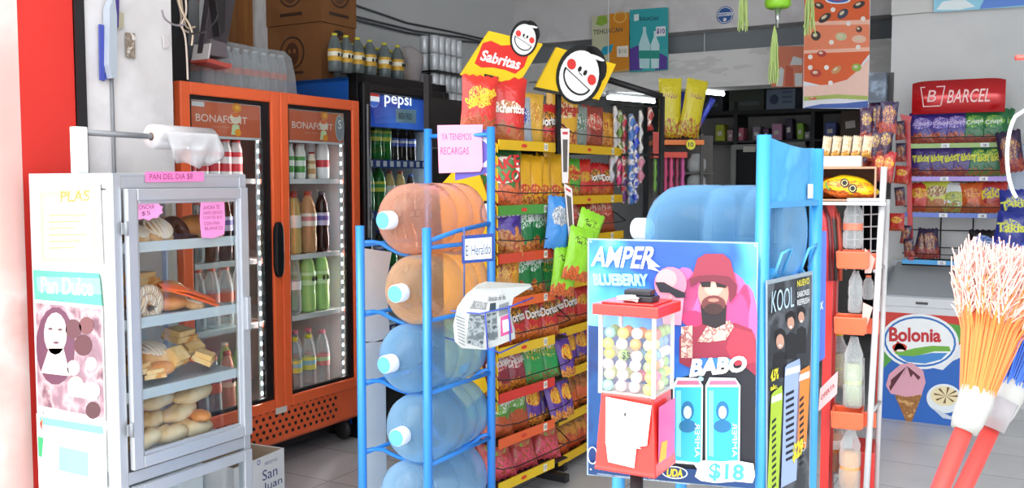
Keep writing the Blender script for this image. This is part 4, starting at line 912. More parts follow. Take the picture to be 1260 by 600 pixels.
for k in range(6):
    yb = -.024+.011*k
    top = [(585, 352), (600, 350), (630, 352), (655, 351)]
    o_s = k*1.6
    L_ = [(584+o_s*.3, 356-o_s*.4), (574, 362), (563+k*.5, 378), (558+k*1.5, 400), (560+k*1.3, 420-k), (568+k, 428-k)]
    R_ = [(597, 430-k*2), (615, 424-k*2), (634, 416-k*2), (632, 405-k), (628, 384), (632, 366-k), (655, 352)]
    P = L_+R_
    pl = NP.pts(P, yb)
    mb = MB(news); mb.slab(pl, yb, yb+.009)
    if k == 0:
        def Qn(q, n=1): return NP.pts(q, yb-.0006*n)
        mb.m('#3c4246'); mb.qtext('JORNADA DE HOY EN LA CIUDAD', Qn([(576, 383), (597, 384), (600, 372), (583, 369)]), yb-.0006, .01)
        mb.qtext('Noticias del dia', Qn([(600, 371), (622, 368), (622, 362), (602, 364)]), yb-.0006, .005)
        mb.m(pic); mb.poly(Qn([(574, 422), (594, 428), (598, 388), (577, 386)]), yb-.0006)
        mb.poly(Qn([(600, 420), (613, 417), (611, 384), (599, 386)]), yb-.0006)
        mb.m('#23343f'); mb.poly(Qn([(602, 384), (610, 382), (610, 372), (603, 373)]), yb-.0012)
        mb.m('#b84a80'); mb.poly(Qn([(616, 414), (631, 409), (627, 386), (616, 390)]), yb-.0006); mb.m('#dfd2dd'); mb.poly(Qn([(619, 409), (628, 406), (625, 392), (618, 394)]), yb-.0012)
        mb.m('#5c6468')
        for r in range(9): mb.poly(Qn([(561+r*.4, 388+r*4), (572, 392+r*4), (572, 393+r*4), (561+r*.4, 389+r*4)]), yb-.0006); mb.poly(Qn([(614, 378-r*1.6+10), (626, 376-r*1.6+8), (626, 377-r*1.6+8), (614, 379-r*1.6+10)]), yb-.0006)
    o = mb.build('newspaper'); o.location = NP.o; o.rotation_euler = (0, 0, NP.a)
    tag(o, 'folded newspaper in the wire holder, %s' % ('frontmost with printed pictures' if k == 0 else '%s counted from the front' % ORD[k]), 'newspaper', 'newspapers in the wire holder')
# fan of folded edges on top
mb = MB(C('#a5a5a0', .8))
for k in range(9): mb.slab(NP.pts([(584+k*.8, 357-k*.6), (600, 354-k*.7), (655, 356-k*.6), (655, 355.2-k*.6), (600, 353.2-k*.7), (584+k*.8, 356-k*.6)], .0), -.01+k*.004, .04)
o = mb.build('folded_newspapers'); o.location = NP.o; o.rotation_euler = (0, 0, NP.a); tag(o, 'sheaf of grey newspaper folds lying across the top of the holder', 'newspaper', 'newspapers in the wire holder')
# white board panel behind the jugs
WBF = Frame(*JF.w(.1, .42).xy, 90)
o = MB(C('#e2e4e3', .5)).slab(WBF.pts([(446, 420), (446, 305), (482, 310), (476, 345), (480, 420)], 0), 0, .012).build('foam_board'); o.location = WBF.o; o.rotation_euler = (0, 0, WBF.a); tag(o, 'plain white panel standing behind the blue jug rack', 'panel')
b_= MB(C('#e2e4e3', .5)).box(WBF.L(449, 400)[0], WBF.L(474, 400)[0], .0, .012, 0, WBF.L(460, 420)[1]).build('panel_stand', o)
# ================================================================== snack bags
BT = {}
def bagtype(k, w, h, t, mat, text=None, tcol='#ffffff', th=.04, tz=.62, trot=0.0, fat=.03, dark=None, tw=.85):
    mb = MB(mat); nu, nv = 10, 12
    def th_(u, v):   # u,v in -1..1 / 0..1
        e = max(0, 1-abs(u)**2.6)**.6*max(0, 1-abs(2*v-1)**3.2)**.7
        return t/2*e*(1+.25*noise.noise(Vector((u*2.2+w*50, v*3.5, h*9))))
    def wid(v): return w/2*(1-.07*(1-abs(2*v-1)**2))
    vs = []; fs = []
    for s in (-1, 1):
        for j in range(nv+1):
            for i in range(nu+1):
                u = -1+2*i/nu; v = j/nv; e = th_(u, v); zz = h*v+(.004*((i % 2)*2-1) if j in (0, nv) else 0)
                vs.append((u*wid(v), s*e, zz))
    B = (nu+1)*(nv+1)
    for s in (0, 1):
        for j in range(nv):
            for i in range(nu):
                a = s*B+j*(nu+1)+i; f = (a, a+1, a+nu+2, a+nu+1); fs.append(f if s == 0 else f[::-1])
    mb.add(vs, fs, True)
    def F(p): u = max(-1, min(1, p[0]/(w/2))); v = max(0, min(1, p[2]/h)); return (p[0], p[1]-th_(u, v)-.0025, p[2])
    mb.F = F
    if dark: mb.m(dark[0]); mb.ell(0, h*tz, w*.42, h*dark[1], 0, 16, trot)
    if text:
        mb.m(C(tcol, .5)); L = text.split('/')
        for i, s_ in enumerate(L): mb.F = (lambda p: (F(p)[0], F(p)[1]-.001, F(p)[2])); mb.text(s_, 0, h*tz-(i-(len(L)-1)/2)*th*1.15, w=w*tw, h=th, fat=fat, rot=trot)
    mb.F = None
    BT[k] = mb.mesh('snack_bag')
bagtype('ranch', .17, .26, .06, bagmat('ranch', '#cf2a24', '#b9702e', '#f0e2d0', '#a86434', .3, .55, .1), 'Rancheritos', '#f2f0ea', .035, .53)
bagtype('sabroj', .17, .25, .05, bagmat('sabroj', '#d8352a', '#f0c22c', '#d8352a', '#c05a3a', .3), 'Sabritones', '#f2c832', .05, .62, .5)
bagtype('silverblue', .12, .22, .05, bagmat('silverblue', '#a9b4bd', '#24489c', '#dfe6ee', None), None)
bagtype('yeltall', .11, .24, .05, bagmat('yeltall', '#d9a83c', '#c9862c', '#e9c860', None), None)
bagtype('dorred', .13, .2, .055, bagmat('dorred', '#c8262a', '#1c1614', '#e8a030', '#d8742a', .3), 'Doritos', '#f4f0ea', .04, .6, .12)
bagtype('yelbig', .15, .29, .06, bagmat('yelbig', '#e9b32c', '#f0d9a0', '#c8322a', '#e0a050', .28, .5, .12), 'Sabritas', '#c8322a', .03, .52, .1)
bagtype('pake', .17, .25, .07, bagmat('pake', '#3f7a3a', '#4a8a44', None, '#d8673a', .4, stripe='#2c5c30'), 'PAKE/TAXO', '#d42c2c', .05, .6, .1, dark=(C('#ece6dc', .5), .21))
bagtype('yelchip', .13, .24, .055, bagmat('yelchip', '#e6ac1e', '#c8321e', '#f2d060', '#e09a3c', .26, .35, .12), None)
bagtype('fritos', .15, .22, .055, bagmat('fritos', '#5fae3c', '#c83a28', '#f0d848', '#d89a3c', .3), 'Fritos', '#d83a28', .03, .65, .05, dark=(C('#d9c24a', .5), .08))
bagtype('tost', .17, .25, .065, bagmat('tost', '#4a2f9a', '#5a3cab', None, '#c88a4a', .42, stripe='#35207a'), 'Tostitos', '#f2f0ec', .045, .68, .12)
bagtype('grn', .15, .25, .06, bagmat('grn', '#1f7a42', '#2c9450', '#e8efe8', '#d88a3c', .26), 'RUFFLES', '#e8f0ea', .03, .62, .1)
bagtype('gold', .15, .2, .06, bagmat('gold', '#c98a22', '#e0ac3a', '#b0402a', '#d8903c', .3), None)
bagtype('maroon', .14, .2, .065, bagmat('maroon', '#8a2836', '#b03a48', '#e9dcd6', '#d88a2c', .22), 'Crackets', '#eadfd8', .035, .62, .2)
bagtype('cruj', .15, .22, .06, bagmat('cruj', '#2a9a4e', '#2a9a4e', '#e6c43a', '#3faa5a', .2), 'Crujitos', '#f0ead8', .035, .7, .1, dark=None)
bagtype('grnbrn', .17, .22, .07, bagmat('grnbrn', '#4f8c32', '#76b24a', '#e8efe0', '#b9542c', .42), 'Churrumais', '#eef0e6', .035, .68, .25)
bagtype('purpyel', .12, .22, .055, bagmat('purpyel', '#5a3390', '#e6b62c', '#c8402a', '#e09a3a', .2, .55, .2), None)
bagtype('redpink', .16, .22, .07, bagmat('redpink', '#b03a30', '#c8584a', '#7ab04a', '#d84a6a', .4), None)
bagtype('cheet', .15, .22, .06, bagmat('cheet', '#d8602a', '#b9702c', '#3a1f18', '#e0782c', .2, .6, .24), None, dark=None)
bagtype('goldor', .15, .22, .06, bagmat('goldor', '#cf8a2c', '#a8702a', '#3a2818', '#d8542a', .3, .65, .2), None)
bagtype('redyel', .13, .22, .06, bagmat('redyel', '#cc3024', '#d8a82c', '#b8281f', '#d86a2a', .2, .55, .14), None)
bagtype('lime', .16, .27, .055, bagmat('lime', '#8fd42c', '#9fe03a', '#2a3a1c', '#d86a2a', .24, .75, .08), None)
bagtype('blusil', .14, .25, .05, bagmat('blusil', '#3f8ed8', '#8a94a0', '#e0e6ea', None), None)
bagtype('brnred', .15, .22, .06, bagmat('brnred', '#96382a', '#cc3c30', '#e0cdb4', '#a04a2c', .3), None)
bagtype('silvgrn', .12, .2, .05, bagmat('silvgrn', '#8f9c94', '#5a7a60', '#d8ddd8', None), None)
NAMES = dict(ranch='big red rancher style bag', sabroj='red bag with yellow slanted lettering', silverblue='silver and blue bag', yeltall='tall plain yellow bag', dorred='dark red tortilla chip bag', yelbig='tall orange yellow chip bag', pake='green bag with red lettering panel', yelchip='yellow bag with red oval', fritos='light green corn chip bag', tost='purple tortilla chip bag', grn='deep green ridged chip bag', gold='golden yellow bag', maroon='maroon bag with white lettering', cruj='bright green bag with yellow marks', grnbrn='green bag with brown snack picture', purpyel='purple and yellow bag', redpink='red bag with pink and green pieces', cheet='orange bag with dark swirls', goldor='gold and orange swirl bag', redyel='red bag with yellow patch', lime='lime green bag', blusil='blue and silver bag', brnred='brown red bag', silvgrn='silver green bag')
def bag(k, fr_, x, y, z, tilt, label, grp, yaw=0, sc=1, roll=0):
    o = bpy.data.objects.new('snack_bag', BT[k]); COL.objects.link(o)
    o.matrix_world = fr_.M @ Matrix.Translation((x, y, z)) @ Matrix.Rotation(yaw, 4, 'Z') @ Matrix.Rotation(-tilt, 4, 'X') @ Matrix.Rotation(roll, 4, 'Y') @ Matrix.Scale(sc, 4)
    return tag(o, label, 'snack bag', grp)
# ================================================================== snack shelves
def smiley(mb, cx, cz, s, y, rot=0):
    """the smiling chip face mark: white tall oval, cheeks, eyes, grin and curl"""
    def R(a, b_): return (cx+(a*cos(rot)-b_*sin(rot))*s, cz+(a*sin(rot)+b_*cos(rot))*s)
    mb.m(C('#151515', .5)); mb.ell(*R(0, .04), .96*s, 1.12*s, y, 28, rot); mb.ell(*R(.3, .74), .66*s, .5*s, y, 20, rot-.6)
    mb.m(C('#f0efec', .5)); mb.ell(*R(0, -.02), .81*s, .95*s, y-.0012, 28, rot); mb.ell(*R(.22, .98), .34*s, .07*s, y-.0016, 16, rot+.35)
    mb.m(C('#e23a34', .5)); mb.ell(*R(-.5, .1), .19*s, .19*s, y-.0024, 16); mb.ell(*R(.5, .2), .19*s, .19*s, y-.0024, 16)
    mb.m(C('#151515', .5)); mb.ell(*R(-.13, .18), .07*s, .11*s, y-.003, 12, rot); mb.ell(*R(.13, .22), .07*s, .11*s, y-.003, 12, rot); mb.ring(*R(0, .02), .1*s, .06*s, .03*s, y-.003, 12, rot, a0=.3, a1=pi-.3)
    mb.add([(*R(.5*cos(a), -.18+.42*sin(a)),) for a in [pi+pi*i/14 for i in range(15)]] and [(R(.66*cos(a), -.14+.56*sin(a))[0], y-.003, R(.66*cos(a), -.14+.56*sin(a))[1]) for a in [pi+pi*i/14 for i in range(15)]], [tuple(range(15))], False)
    mb.m(C('#f0efec', .5)); mb.add([(R(.58*cos(a), -.18+.45*sin(a))[0], y-.0036, R(.58*cos(a), -.18+.45*sin(a))[1]) for a in [pi+pi*i/14 for i in range(15)]], [tuple(range(15))], False)
YEL = C('#e6b916', .4); 
def gondola(fr_, W, rails, cxpx, x0r, x1r, name_label, D=.42, top=2.02):
    e = empty('snack_shelf_unit', fr_, name_label, 'shelf unit')
    bk_ = C('#1d1c1e', .5)
    for x in (0.0, W-.025): MB(bk_).box(x, x+.025, D-.03, D, 0, top).build('upright', e)
    MB(C('#2b2a2c', .6)).box(.025, W-.025, D-.012, D-.004, .1, top-.1).build('back_panel', e)
    for x in (0.01, W-.05): MB(bk_).box(x, x+.04, -.02, D, .03, .07).build('foot', e, .004)
    zs = []
    for i, (py, colr) in enumerate(rails):
        z = fr_.L(cxpx, py, -.012)[1]; zs.append(z)
        s = MB(bk_).box(.0, W, 0, D-.03, z-.012, z-.004); s.build('shelf', e)
        r = MB(C(colr, .4)).box(x0r, x1r, -.012, -.004, z-.022, z+.022)
        xm = x0r+(x1r-x0r)*.42
        r.m(C('#d8402a' if colr != '#c93a26' else '#f0d0a0', .5)); r.ell(xm, z, .024, .009, -.0127)
        r.m(C('#eee9dc', .5)); a = x0r+(x1r-x0r)*.78; r.poly([(a, z-.017), (a+.032, z-.017), (a+.032, z+.017), (a, z+.017)], -.0127); r.m('#2a2a2a'); r.text(('12', '15', '10', '17')[i % 4], a+.016, z, h=.018, y=-.0133, fat=.02)
        r.build('price_rail', e)
        P = [(.01, .05, z+.085)]+[(.01, -.02, z+.085)]+[(W*t_, -.03, z+.075) for t_ in (.2, .5, .8)]+[(W-.01, -.02, z+.08), (W-.005, .04, z+.12), (W-.005, .1, z+.15)]
        MB(bk_).tube(P, .0028, 6).build('wire_rail', e)
    return e, zs
GL_ = Frame(*at_d(612, 300, 4.12).xy, 85)
RL = '#e6b916'
eL, zL = gondola(GL_, .60, [(179, RL), (258, '#4f9c3a'), (316, '#d8452c'), (371, '#ea6a28'), (428, '#e8c020'), (483, '#d9352a'), (537, '#e8622c'), (589, '#e8c41c')], 640, .0, .46, 'black snack shelf unit behind the blue rack, the nearer one')
GR_ = Frame(*at_d(690, 300, 4.75).xy, 90)
eR, zR = gondola(GR_, .80, [(183, RL), (246, RL), (295, RL), (348, RL), (404, RL), (455, RL), (508, RL), (556, RL)], 710, -.03, .78, 'black snack shelf unit with yellow rails behind the poster stand')
print('ZL', zL, 'ZR', zR)
# yellow side panel of the nearer unit, with the smiling mark
mb = MB(YEL); mb.slab([(0, 0), (.36, 0), (.36, 1), (0, 1)], 0, .006)
SP = Frame(*GL_.w(.0, .0).xy, 0)
P0 = [(612, 500), (580, 505), (560, 215), (590, 205), (606, 232), (612, 300)]
SPF = Frame(*GL_.w(-.03, .36).xy, -6)
mb = MB(YEL); pp = [SPF.L(a, b_, 0) for a, b_ in [(548, 470), (545, 300), (540, 230), (560, 208), (588, 210), (602, 250), (606, 330), (600, 400), (590, 440), (600, 480), (575, 500)]]
mb.slab(pp, 0, .006); c_ = SPF.L(598, 262, -.001)
mb.m(C('#151515', .5)); mb.ring(c_[0], c_[1], .035, .055, .012, -.001); mb.m('#f0efec'); mb.ell(c_[0], c_[1], .022, .042, -.001)
o = mb.build('display_sign'); o.location = SPF.o; o.rotation_euler = (0, 0, SPF.a); tag(o, 'yellow shaped display board on the street end of the snack shelves', 'sign')
mb = MB(C('#e9c21a', .5))
for i in range(22):
    z = .5+i*.055; mb.slab([(0, z), (.03, z+.01), (.03, z+.045), (0, z+.035)], 0, .004)
o = mb.build('edge_strip'); o.location = GL_.w(-.012, -.012, 0); o.rotation_euler = (0, 0, GL_.a+.9); tag(o, 'notched yellow strip down the front edge of the nearer snack shelf unit', 'strip')
# bags, shelf by shelf
def fill(fr_, z, items, xs_, tilt, where, grp, y=.07, h=None, jit=.09, yaw=0, sc=1.0):
    for i, (k, x) in enumerate(zip(items, xs_)):
        bag(k, fr_, x, y+random.uniform(-.004, .004), z, tilt, '%s, %s from left, %s' % (NAMES[k], ORD[i], where), grp, yaw*(1.7 if i == 0 else 1)+random.uniform(-.12, .12), sc*random.uniform(.96, 1.04)*(1.12 if i == 0 and yaw < -.3 else 1), random.uniform(-jit, jit))
gl = 'snack bags on the nearer shelf unit'; gr_ = 'snack bags on the farther shelf unit'
TN = ['top', 'second', 'third', 'fourth', 'fifth', 'sixth', 'seventh', 'lowest']
LR = [['ranch', 'silverblue', 'yeltall', 'dorred'], ['pake', 'yelchip', 'yelchip', 'yelchip', 'yelchip'], ['tost', 'grn', 'grn', 'grn'], ['gold', 'grn', 'grn', 'cruj'], ['redyel', 'dorred', 'dorred', 'dorred'], ['maroon', 'maroon', 'cruj', 'cruj'], ['grnbrn', 'grnbrn', 'purpyel', 'purpyel'], ['redpink', 'redpink', 'redpink', 'purpyel']]
XS = {0: [.12, .27, .37, .50], 1: [.11, .26, .35, .44, .53], 2: [.11, .26, .38, .50], 3: [.11, .26, .38, .50]}
LR[7] = ['redpink', 'redpink', 'redpink']
for i, it in enumerate(LR):
    tl = (.06, .1, .12, .16, .2, .26, .32, .38)[i]
    fill(GL_, zL[i], it, XS.get(i, xs(.01, .6, len(it))), tl, '%s shelf, nearer unit' % TN[i], gl, .055, yaw=-.42 if i < 4 else -.25, sc=1.06 if i < 3 else 1.08)
    if i not in (0,): fill(GL_, zL[i], it[:1]*1+it[1:], [x+.02 for x in XS.get(i, xs(.01, .6, len(it)))], tl, 'back row, %s shelf, nearer unit' % TN[i], gl, .14)
for i in (5, 6): fill(GL_, zL[i]+.0, ['purpyel', 'purpyel'][:1+(i == 6)], [.62, .52][:1+(i == 6)], .3, 'right end, %s shelf, nearer unit' % TN[i], gl, -.0)
RR = [['yelbig', 'silvgrn', 'brnred', 'gold'], ['yelchip', 'fritos', 'redyel', 'dorred', 'dorred'], ['brnred', 'brnred', 'dorred', 'brnred', 'brnred'], ['lime', 'dorred', 'redyel', 'dorred', 'redyel'], ['dorred', 'dorred', 'redyel', 'dorred', 'dorred'], ['cruj', 'purpyel', 'purpyel', 'redyel', 'purpyel'], ['cheet', 'cheet', 'cheet', 'cheet', 'cheet'], ['goldor', 'goldor', 'goldor', 'redyel', 'goldor']]
for i, it in enumerate(RR):
    tl = (.06, .1, .14, .16, .2, .26, .3, .36)[i]
    fill(GR_, zR[i], it, xs(.01, .76, len(it)), tl, '%s shelf, farther unit' % TN[i], gr_, .055, yaw=-.32 if i < 2 else -.2, sc=1.15 if i == 0 else 1.04)
    if i: fill(GR_, zR[i], it, [x+.02 for x in xs(.01, .76, len(it))], tl, 'back row, %s shelf, farther unit' % TN[i], gr_, .14)
# lime bags and blue bag clipped in front of the second unit, strips of paper clips
HF = Frame(*at_d(690, 330, 4.45).xy, 62)
for px, py, k, rl, lb, sc in ((709, 322, 'lime', .35, 'lime green bag hanging on a clip strip, the highest of three', .95), (700, 344, 'lime', .22, 'lime green bag hanging on a clip strip, the middle of three', .95), (691, 364, 'lime', .12, 'lime green bag hanging on a clip strip, the lowest of three', .9), (684, 306, 'blusil', .1, 'blue and silver bag hanging on the clip strip beside the lime bags', 1.0)):
    x, z = HF.L(px, py, 0); bag(k, HF, x, -.02*((py//20) % 3), z, .0, lb, 'bags on clip strips', 0, sc, rl)
for (P, lb) in (([(690, 158), (701, 158), (699, 225), (692, 225)], 'white card strip with red print hanging between the snack shelf units, upper'), ([(694, 225), (704, 232), (707, 290), (700, 292)], 'white card strip hanging between the snack shelf units, lower')):
    def ds(mb, Y, Q, P=P):
        mb.m('#5a5652'); a, b_, c, d_ = P; mx_ = lambda p, q_, t_: (p[0]+(q_[0]-p[0])*t_, p[1]+(q_[1]-p[1])*t_)
        mb.poly(Q([mx_(mx_(a, b_, .2), mx_(d_, c, .2), .2), mx_(mx_(a, b_, .8), mx_(d_, c, .8), .2), mx_(mx_(a, b_, .8), mx_(d_, c, .8), .8), mx_(mx_(a, b_, .2), mx_(d_, c, .2), .8)]), Y(1))
        mb.m('#c83a48'); mb.poly(Q([mx_(mx_(a, b_, .2), mx_(d_, c, .2), .06), mx_(mx_(a, b_, .8), mx_(d_, c, .8), .06), mx_(mx_(a, b_, .8), mx_(d_, c, .8), .11), mx_(mx_(a, b_, .2), mx_(d_, c, .2), .11)]), Y(1))
    flat('card_strip', HF, P, -.03, C('#e6e0de', .5), lb, 'card', ds)
# header boards
HB = Frame(*at_d(570, 95, 4.15).xy, 60)
e = empty('brand_sign', Frame(HB.o.x, HB.o.y, 60), 'tilted yellow board with red flag lettering on top of the nearer snack shelves', 'sign')
mb = MB(C('#edc413', .4)); mb.slab(HB.pts([(567, 92), (602, 38), (668, 54), (638, 104)]), 0, .012)
Q = lambda P, y: HB.pts(P, y)
mb.m(C('#d92b22', .4)); mb.poly(Q([(584, 78), (594, 53), (604, 50), (617, 56), (632, 55), (653, 60), (645, 82), (634, 91), (622, 86), (606, 83), (592, 83)], -.001), -.001)
mb.m('#f6f2ec'); mb.qtext('Sabritas', Q([(590, 74), (638, 86), (643, 73), (595, 61)], -.002), -.002, .03)
s0 = HB.L(645, 48, -.006); mb.build('board', e); mb = MB(); smiley(mb, s0[0], s0[1], .075, -.004, -.45); mb.build('face_mark', e)
MB(BK).slab(HB.pts([(596, 91), (613, 95), (612, 103), (596, 99)]), -.006, .02).build('clamp', e)
a_ = HB.L(604, 99); MB(BK).box(a_[0]-.012, a_[0]+.012, .012, .03, a_[1]-.25, a_[1]+.02).build('stem', e)
HB2 = Frame(*at_d(660, 105, 4.45).xy, 60)
e = empty('brand_sign', Frame(HB2.o.x, HB2.o.y, 60), 'tilted yellow board with a large smiling chip face on top of the snack shelves', 'sign')
mb = MB(C('#edc413', .4)); mb.slab(HB2.pts([(659, 107), (685, 58), (758, 79), (737, 123)]), 0, .012); mb.build('board', e)
s0 = HB2.L(713, 94, -.004); mb = MB(); smiley(mb, s0[0]-.0, s0[1]+.005, .136, -.004, -.62); mb.build('face_mark', e)
mb = MB('#2a2826'); mb.slab(HB2.pts([(659, 107), (737, 123), (737, 126), (658, 110)]), -.002, .016); mb.build('lower_edge', e)
a_ = HB2.L(690, 112); MB(BK).box(a_[0]-.012, a_[0]+.012, .012, .03, a_[1]-.3, a_[1]+.02).build('stem', e)
# large red bag hung at the end of the nearer unit
HG = Frame(*at_d(568, 160, 4.1).xy, 50)
x, z = HG.L(588, 158, 0); bag('sabroj', HG, x, 0, z-.02, 0, 'large red and yellow bag hanging under the red flag board', gl, 0, 1.0, .05)
# ================================================================== blue jug stand with posters
SKY = C('#3f9fdc', .35, .1, .05, bump=.0, coat=.3)
ax, ad = .643*2.4/2.4, 2.4
A_ = at_d(938, 300, 2.4); AFr = radians(-7); AW = .42; AD = .40
AF = Frame(A_.x-AW*cos(AFr), A_.y-AW*sin(AFr), -7)
zA = AF.L(938, 166)[1]
js = empty('water_jug_stand', AF, 'sky blue steel jug stand in the middle, posters hung on its sides', 'stand')
zBk = AF.L(1004, 183, AD)[1]
for x, y, z in ((0, 0, 1.22), (AW, 0, zA), (0, AD, 1.22), (AW, AD, zBk)):
    MB(SKY).tube([(x, y, 0), (x, y, z)], .0185, 18).build('post', js)
jzc = 1.39
for x in (.03, AW-.01):
    MB(SKY).tube([(x, 0, jzc-.14), (x, .03, jzc-.15)]+[(x, AD/2-.142*sin(a), jzc-.142*cos(a)) for a in [radians(q) for q in range(46, -47, -8)]]+[(x, AD-.03, jzc-.15), (x, AD, jzc-.14)], .01, 10).build('cradle_bar', js)
for y in (0, AD):
    for z in (.2, .75, 1.2): MB(SKY).tube([(0, y, z), (AW, y, z)], .01, 10).build('cross_bar', js)
# metal sheet between the two tall posts
bl2 = blotch('sky_blue_enamel', ['#3f94cc', '#4ba6df', '#429bd4', '#5cb3e8'], 9, .4, 6, bump=.5)
mb = MB(bl2); vs = []; fs = []
z0 = AF.S(950, 250, AW)[1]; z1 = AF.S(950, 168, AW)[1]
for i in range(9):
    y = .02+(AD-.045)*i/8; b_ = .012*sin(i/8*pi)
    for (dx, z) in ((0, z0), (0, z1-.02*(i/8)-.012*sin(i/8*pi)), (.003, z1-.02*(i/8)-.012*sin(i/8*pi)), (.003, z0)): vs.append((AW-.004+dx+b_, y, z))
for i in range(8):
    for k in range(4): fs.append((i*4+k, i*4+(k+1) % 4, i*4+4+(k+1) % 4, i*4+4+k))
fs += [(0, 1, 2, 3), (35, 34, 33, 32)]
mb.add(vs, fs, False).build('side_sheet', js)
MB(SKY).box(AW-.01, AW+.012, .0, AD, z0-.012, z0+.004).build('sheet_rail', js)
MB('#dfe3e4').box(AW+.014, AW+.018, AD*.72, AD*.8, z0+.01, z0+.05).build('tag_label', js)
for y in (.06, .26):
    MB(C('#5cb0e4', .4)).tube([(AW+.006, y, z0-.2), (AW+.03, y, z0-.13), (AW+.03, y+.07, z0-.12), (AW+.006, y+.07, z0-.19)], .004, 6).build('wire_loop', js)
for i, (z, lb) in enumerate(((jzc, 'pale blue water jug lying on top of the poster stand'), (jzc-.29, 'blue water jug in the stand hidden partly by the posters, second tier'), (jzc-.58, 'blue water jug in the stand behind the posters, third tier'))):
    o = make_jug('water_jug', '#8fcaf4', .13, lb, capblue=False); o['group'] = 'water jugs on the poster stand'
    o.location = AF.w(AW+.01, AD/2, z-.004); o.rotation_euler = (0, radians(-90), AF.a)
    if i == 0:
        q_ = MB(C('#dfe6ea', .5)); n = 5; vs = []
        for k in range(n+1): a_ = radians(190+14*k/n*2); vs += [(.1362*cos(a_), .1362*sin(a_), .24), (.1362*cos(a_), .1362*sin(a_), .32)]
# front poster
AP = Frame(*at_d(723, 440, 2.47).xy, 13)
pr_ = at_d(933, 440, 2.355); AP = Frame(at_d(723, 440, 2.47).x, at_d(723, 440, 2.47).y, math.degrees(math.atan2(pr_.y-at_d(723, 440, 2.47).y, pr_.x-at_d(723, 440, 2.47).x)))
club = blotch('club_light_print', ['#0f2a6a', '#2459b8', '#3f9fe6', '#8fd8f6'], 3.2, .35, 3, dist=.4)
P0 = [(722, 584), (723, 293), (933, 298), (929, 602)]
def dA(mb, Y, Q):
    mb.m(club); mb.poly(Q([(724, 500), (725, 295), (931, 300), (930, 500)], 1), Y(1))
    mb.m(blotch('crowd_print', ['#0c1c48', '#14326e', '#0f4f8f', '#163a7a'], 5, .4, 3)); mb.poly(Q([(724, 582), (724, 400), (812, 410), (812, 588)], 2), Y(2))
    mb.m('#171a26'); mb.poly(Q([(812, 590), (815, 470), (930, 440), (929, 601)], 2), Y(2))
    ellp = lambda cx, cy, rx, ry, n, rot=0, lv=3: mb.poly(Q([(cx+rx*cos(t)*cos(rot)-ry*sin(t)*sin(rot), cy+rx*cos(t)*sin(rot)+ry*sin(t)*cos(rot)) for t in [i*2*pi/n for i in range(n)]], lv), Y(lv))
    mb.m('#e0609a'); ellp(880, 370, 44, 42, 18); ellp(838, 362, 20, 34, 14, .2); ellp(918, 395, 14, 46, 14)
    mb.m('#d9447e'); ellp(905, 400, 16, 40, 14, .1, 4)
    # jacket and body of the hat wearer
    mb.m('#8e2740'); mb.poly(Q([(836, 446), (836, 415), (846, 402), (866, 398), (905, 397), (925, 405), (930, 418), (930, 462), (918, 452), (896, 440), (862, 440), (848, 452)], 5), Y(5))
    mb.m('#b03246'); mb.poly(Q([(902, 402), (928, 410), (930, 445), (905, 450), (893, 428)], 6), Y(6))
    mb.m(blotch('patterned_shirt', ['#2a1a22', '#e0b8a8', '#8a3a40', '#e8d0c0'], 60, .5, 2)); mb.poly(Q([(858, 420), (872, 398), (898, 394), (903, 402), (893, 418), (872, 421)], 7), Y(7)); mb.poly(Q([(838, 440), (838, 402), (852, 400), (852, 440)], 7), Y(7))
    mb.m('#20161e'); mb.poly(Q([(862, 375), (894, 375), (893, 398), (880, 404), (864, 398)], 8), Y(8))
    mb.m('#d48a7a'); ellp(878, 360, 19, 24, 20, 0, 9)
    mb.m('#e8a894'); ellp(878, 352, 12, 12, 14, 0, 10)
    mb.m('#6a3434'); ellp(878, 374, 15, 11, 16, 0, 11); mb.m('#3a2020'); ellp(878, 380, 12, 7, 14, 0, 12); mb.m('#c07868'); ellp(878, 369, 7, 2.4, 10, 0, 13)
    mb.m('#1c1518'); mb.poly(Q([(860, 344), (875, 345), (874, 353), (864, 353)], 12), Y(12)); mb.poly(Q([(880, 345), (896, 344), (893, 354), (882, 353)], 12), Y(12))
    mb.m('#8e2f44'); mb.poly(Q([(850, 346), (858, 318), (868, 312), (890, 312), (899, 320), (906, 348), (898, 342), (878, 339), (858, 341)], 14), Y(14))
    mb.m('#6e2336'); mb.poly(Q([(850, 352), (848, 343), (860, 339), (878, 338), (897, 340), (907, 350), (906, 362), (898, 373), (896, 352), (878, 346), (858, 347)], 15), Y(15))
    # woman with bare head and dark glasses behind the machine
    mb.m('#d07a90'); ellp(825, 349, 20, 21, 18, 0, 12); mb.m('#e09a9c'); ellp(820, 343, 13, 12, 16, 0, 13); mb.m('#e88aa0'); mb.poly(Q([(812, 362), (842, 362), (838, 400), (816, 398)], 11), Y(11))
    mb.m('#1d1d28'); mb.poly(Q([(806, 347), (817, 347), (829, 354), (843, 360), (843, 366), (832, 366), (824, 360), (812, 359)], 16), Y(16)); mb.m('#d88a90'); ellp(825, 366, 2.5, 4, 8, .3, 15); mb.m('#c23a4a'); ellp(828, 372, 5, 3, 10, .2, 16)
    mb.m('#d92f62'); ellp(853, 392, 14, 10, 14, 0, 6)
    # lettering
    mb.m(C('#f3f7fb', .4)); mb.qtext('AMPER', Q([(727, 327), (802, 331), (810, 303), (731, 303)], 17), Y(17), .022)
    mb.poly(Q([(800, 318), (812, 328), (804, 328), (812, 334), (797, 330), (803, 326), (795, 320)], 17), Y(17))
    mb.m(C('#8fd4f2', .4)); mb.qtext('BLUEBERRY', Q([(731, 351), (798, 352), (797, 337), (729, 336)], 17), Y(17), .06)
    mb.m(C('#f5f3f2', .4)); mb.qtext('BABO', Q([(848, 464), (918, 457), (920, 437), (852, 441)], 17), Y(17), .05)
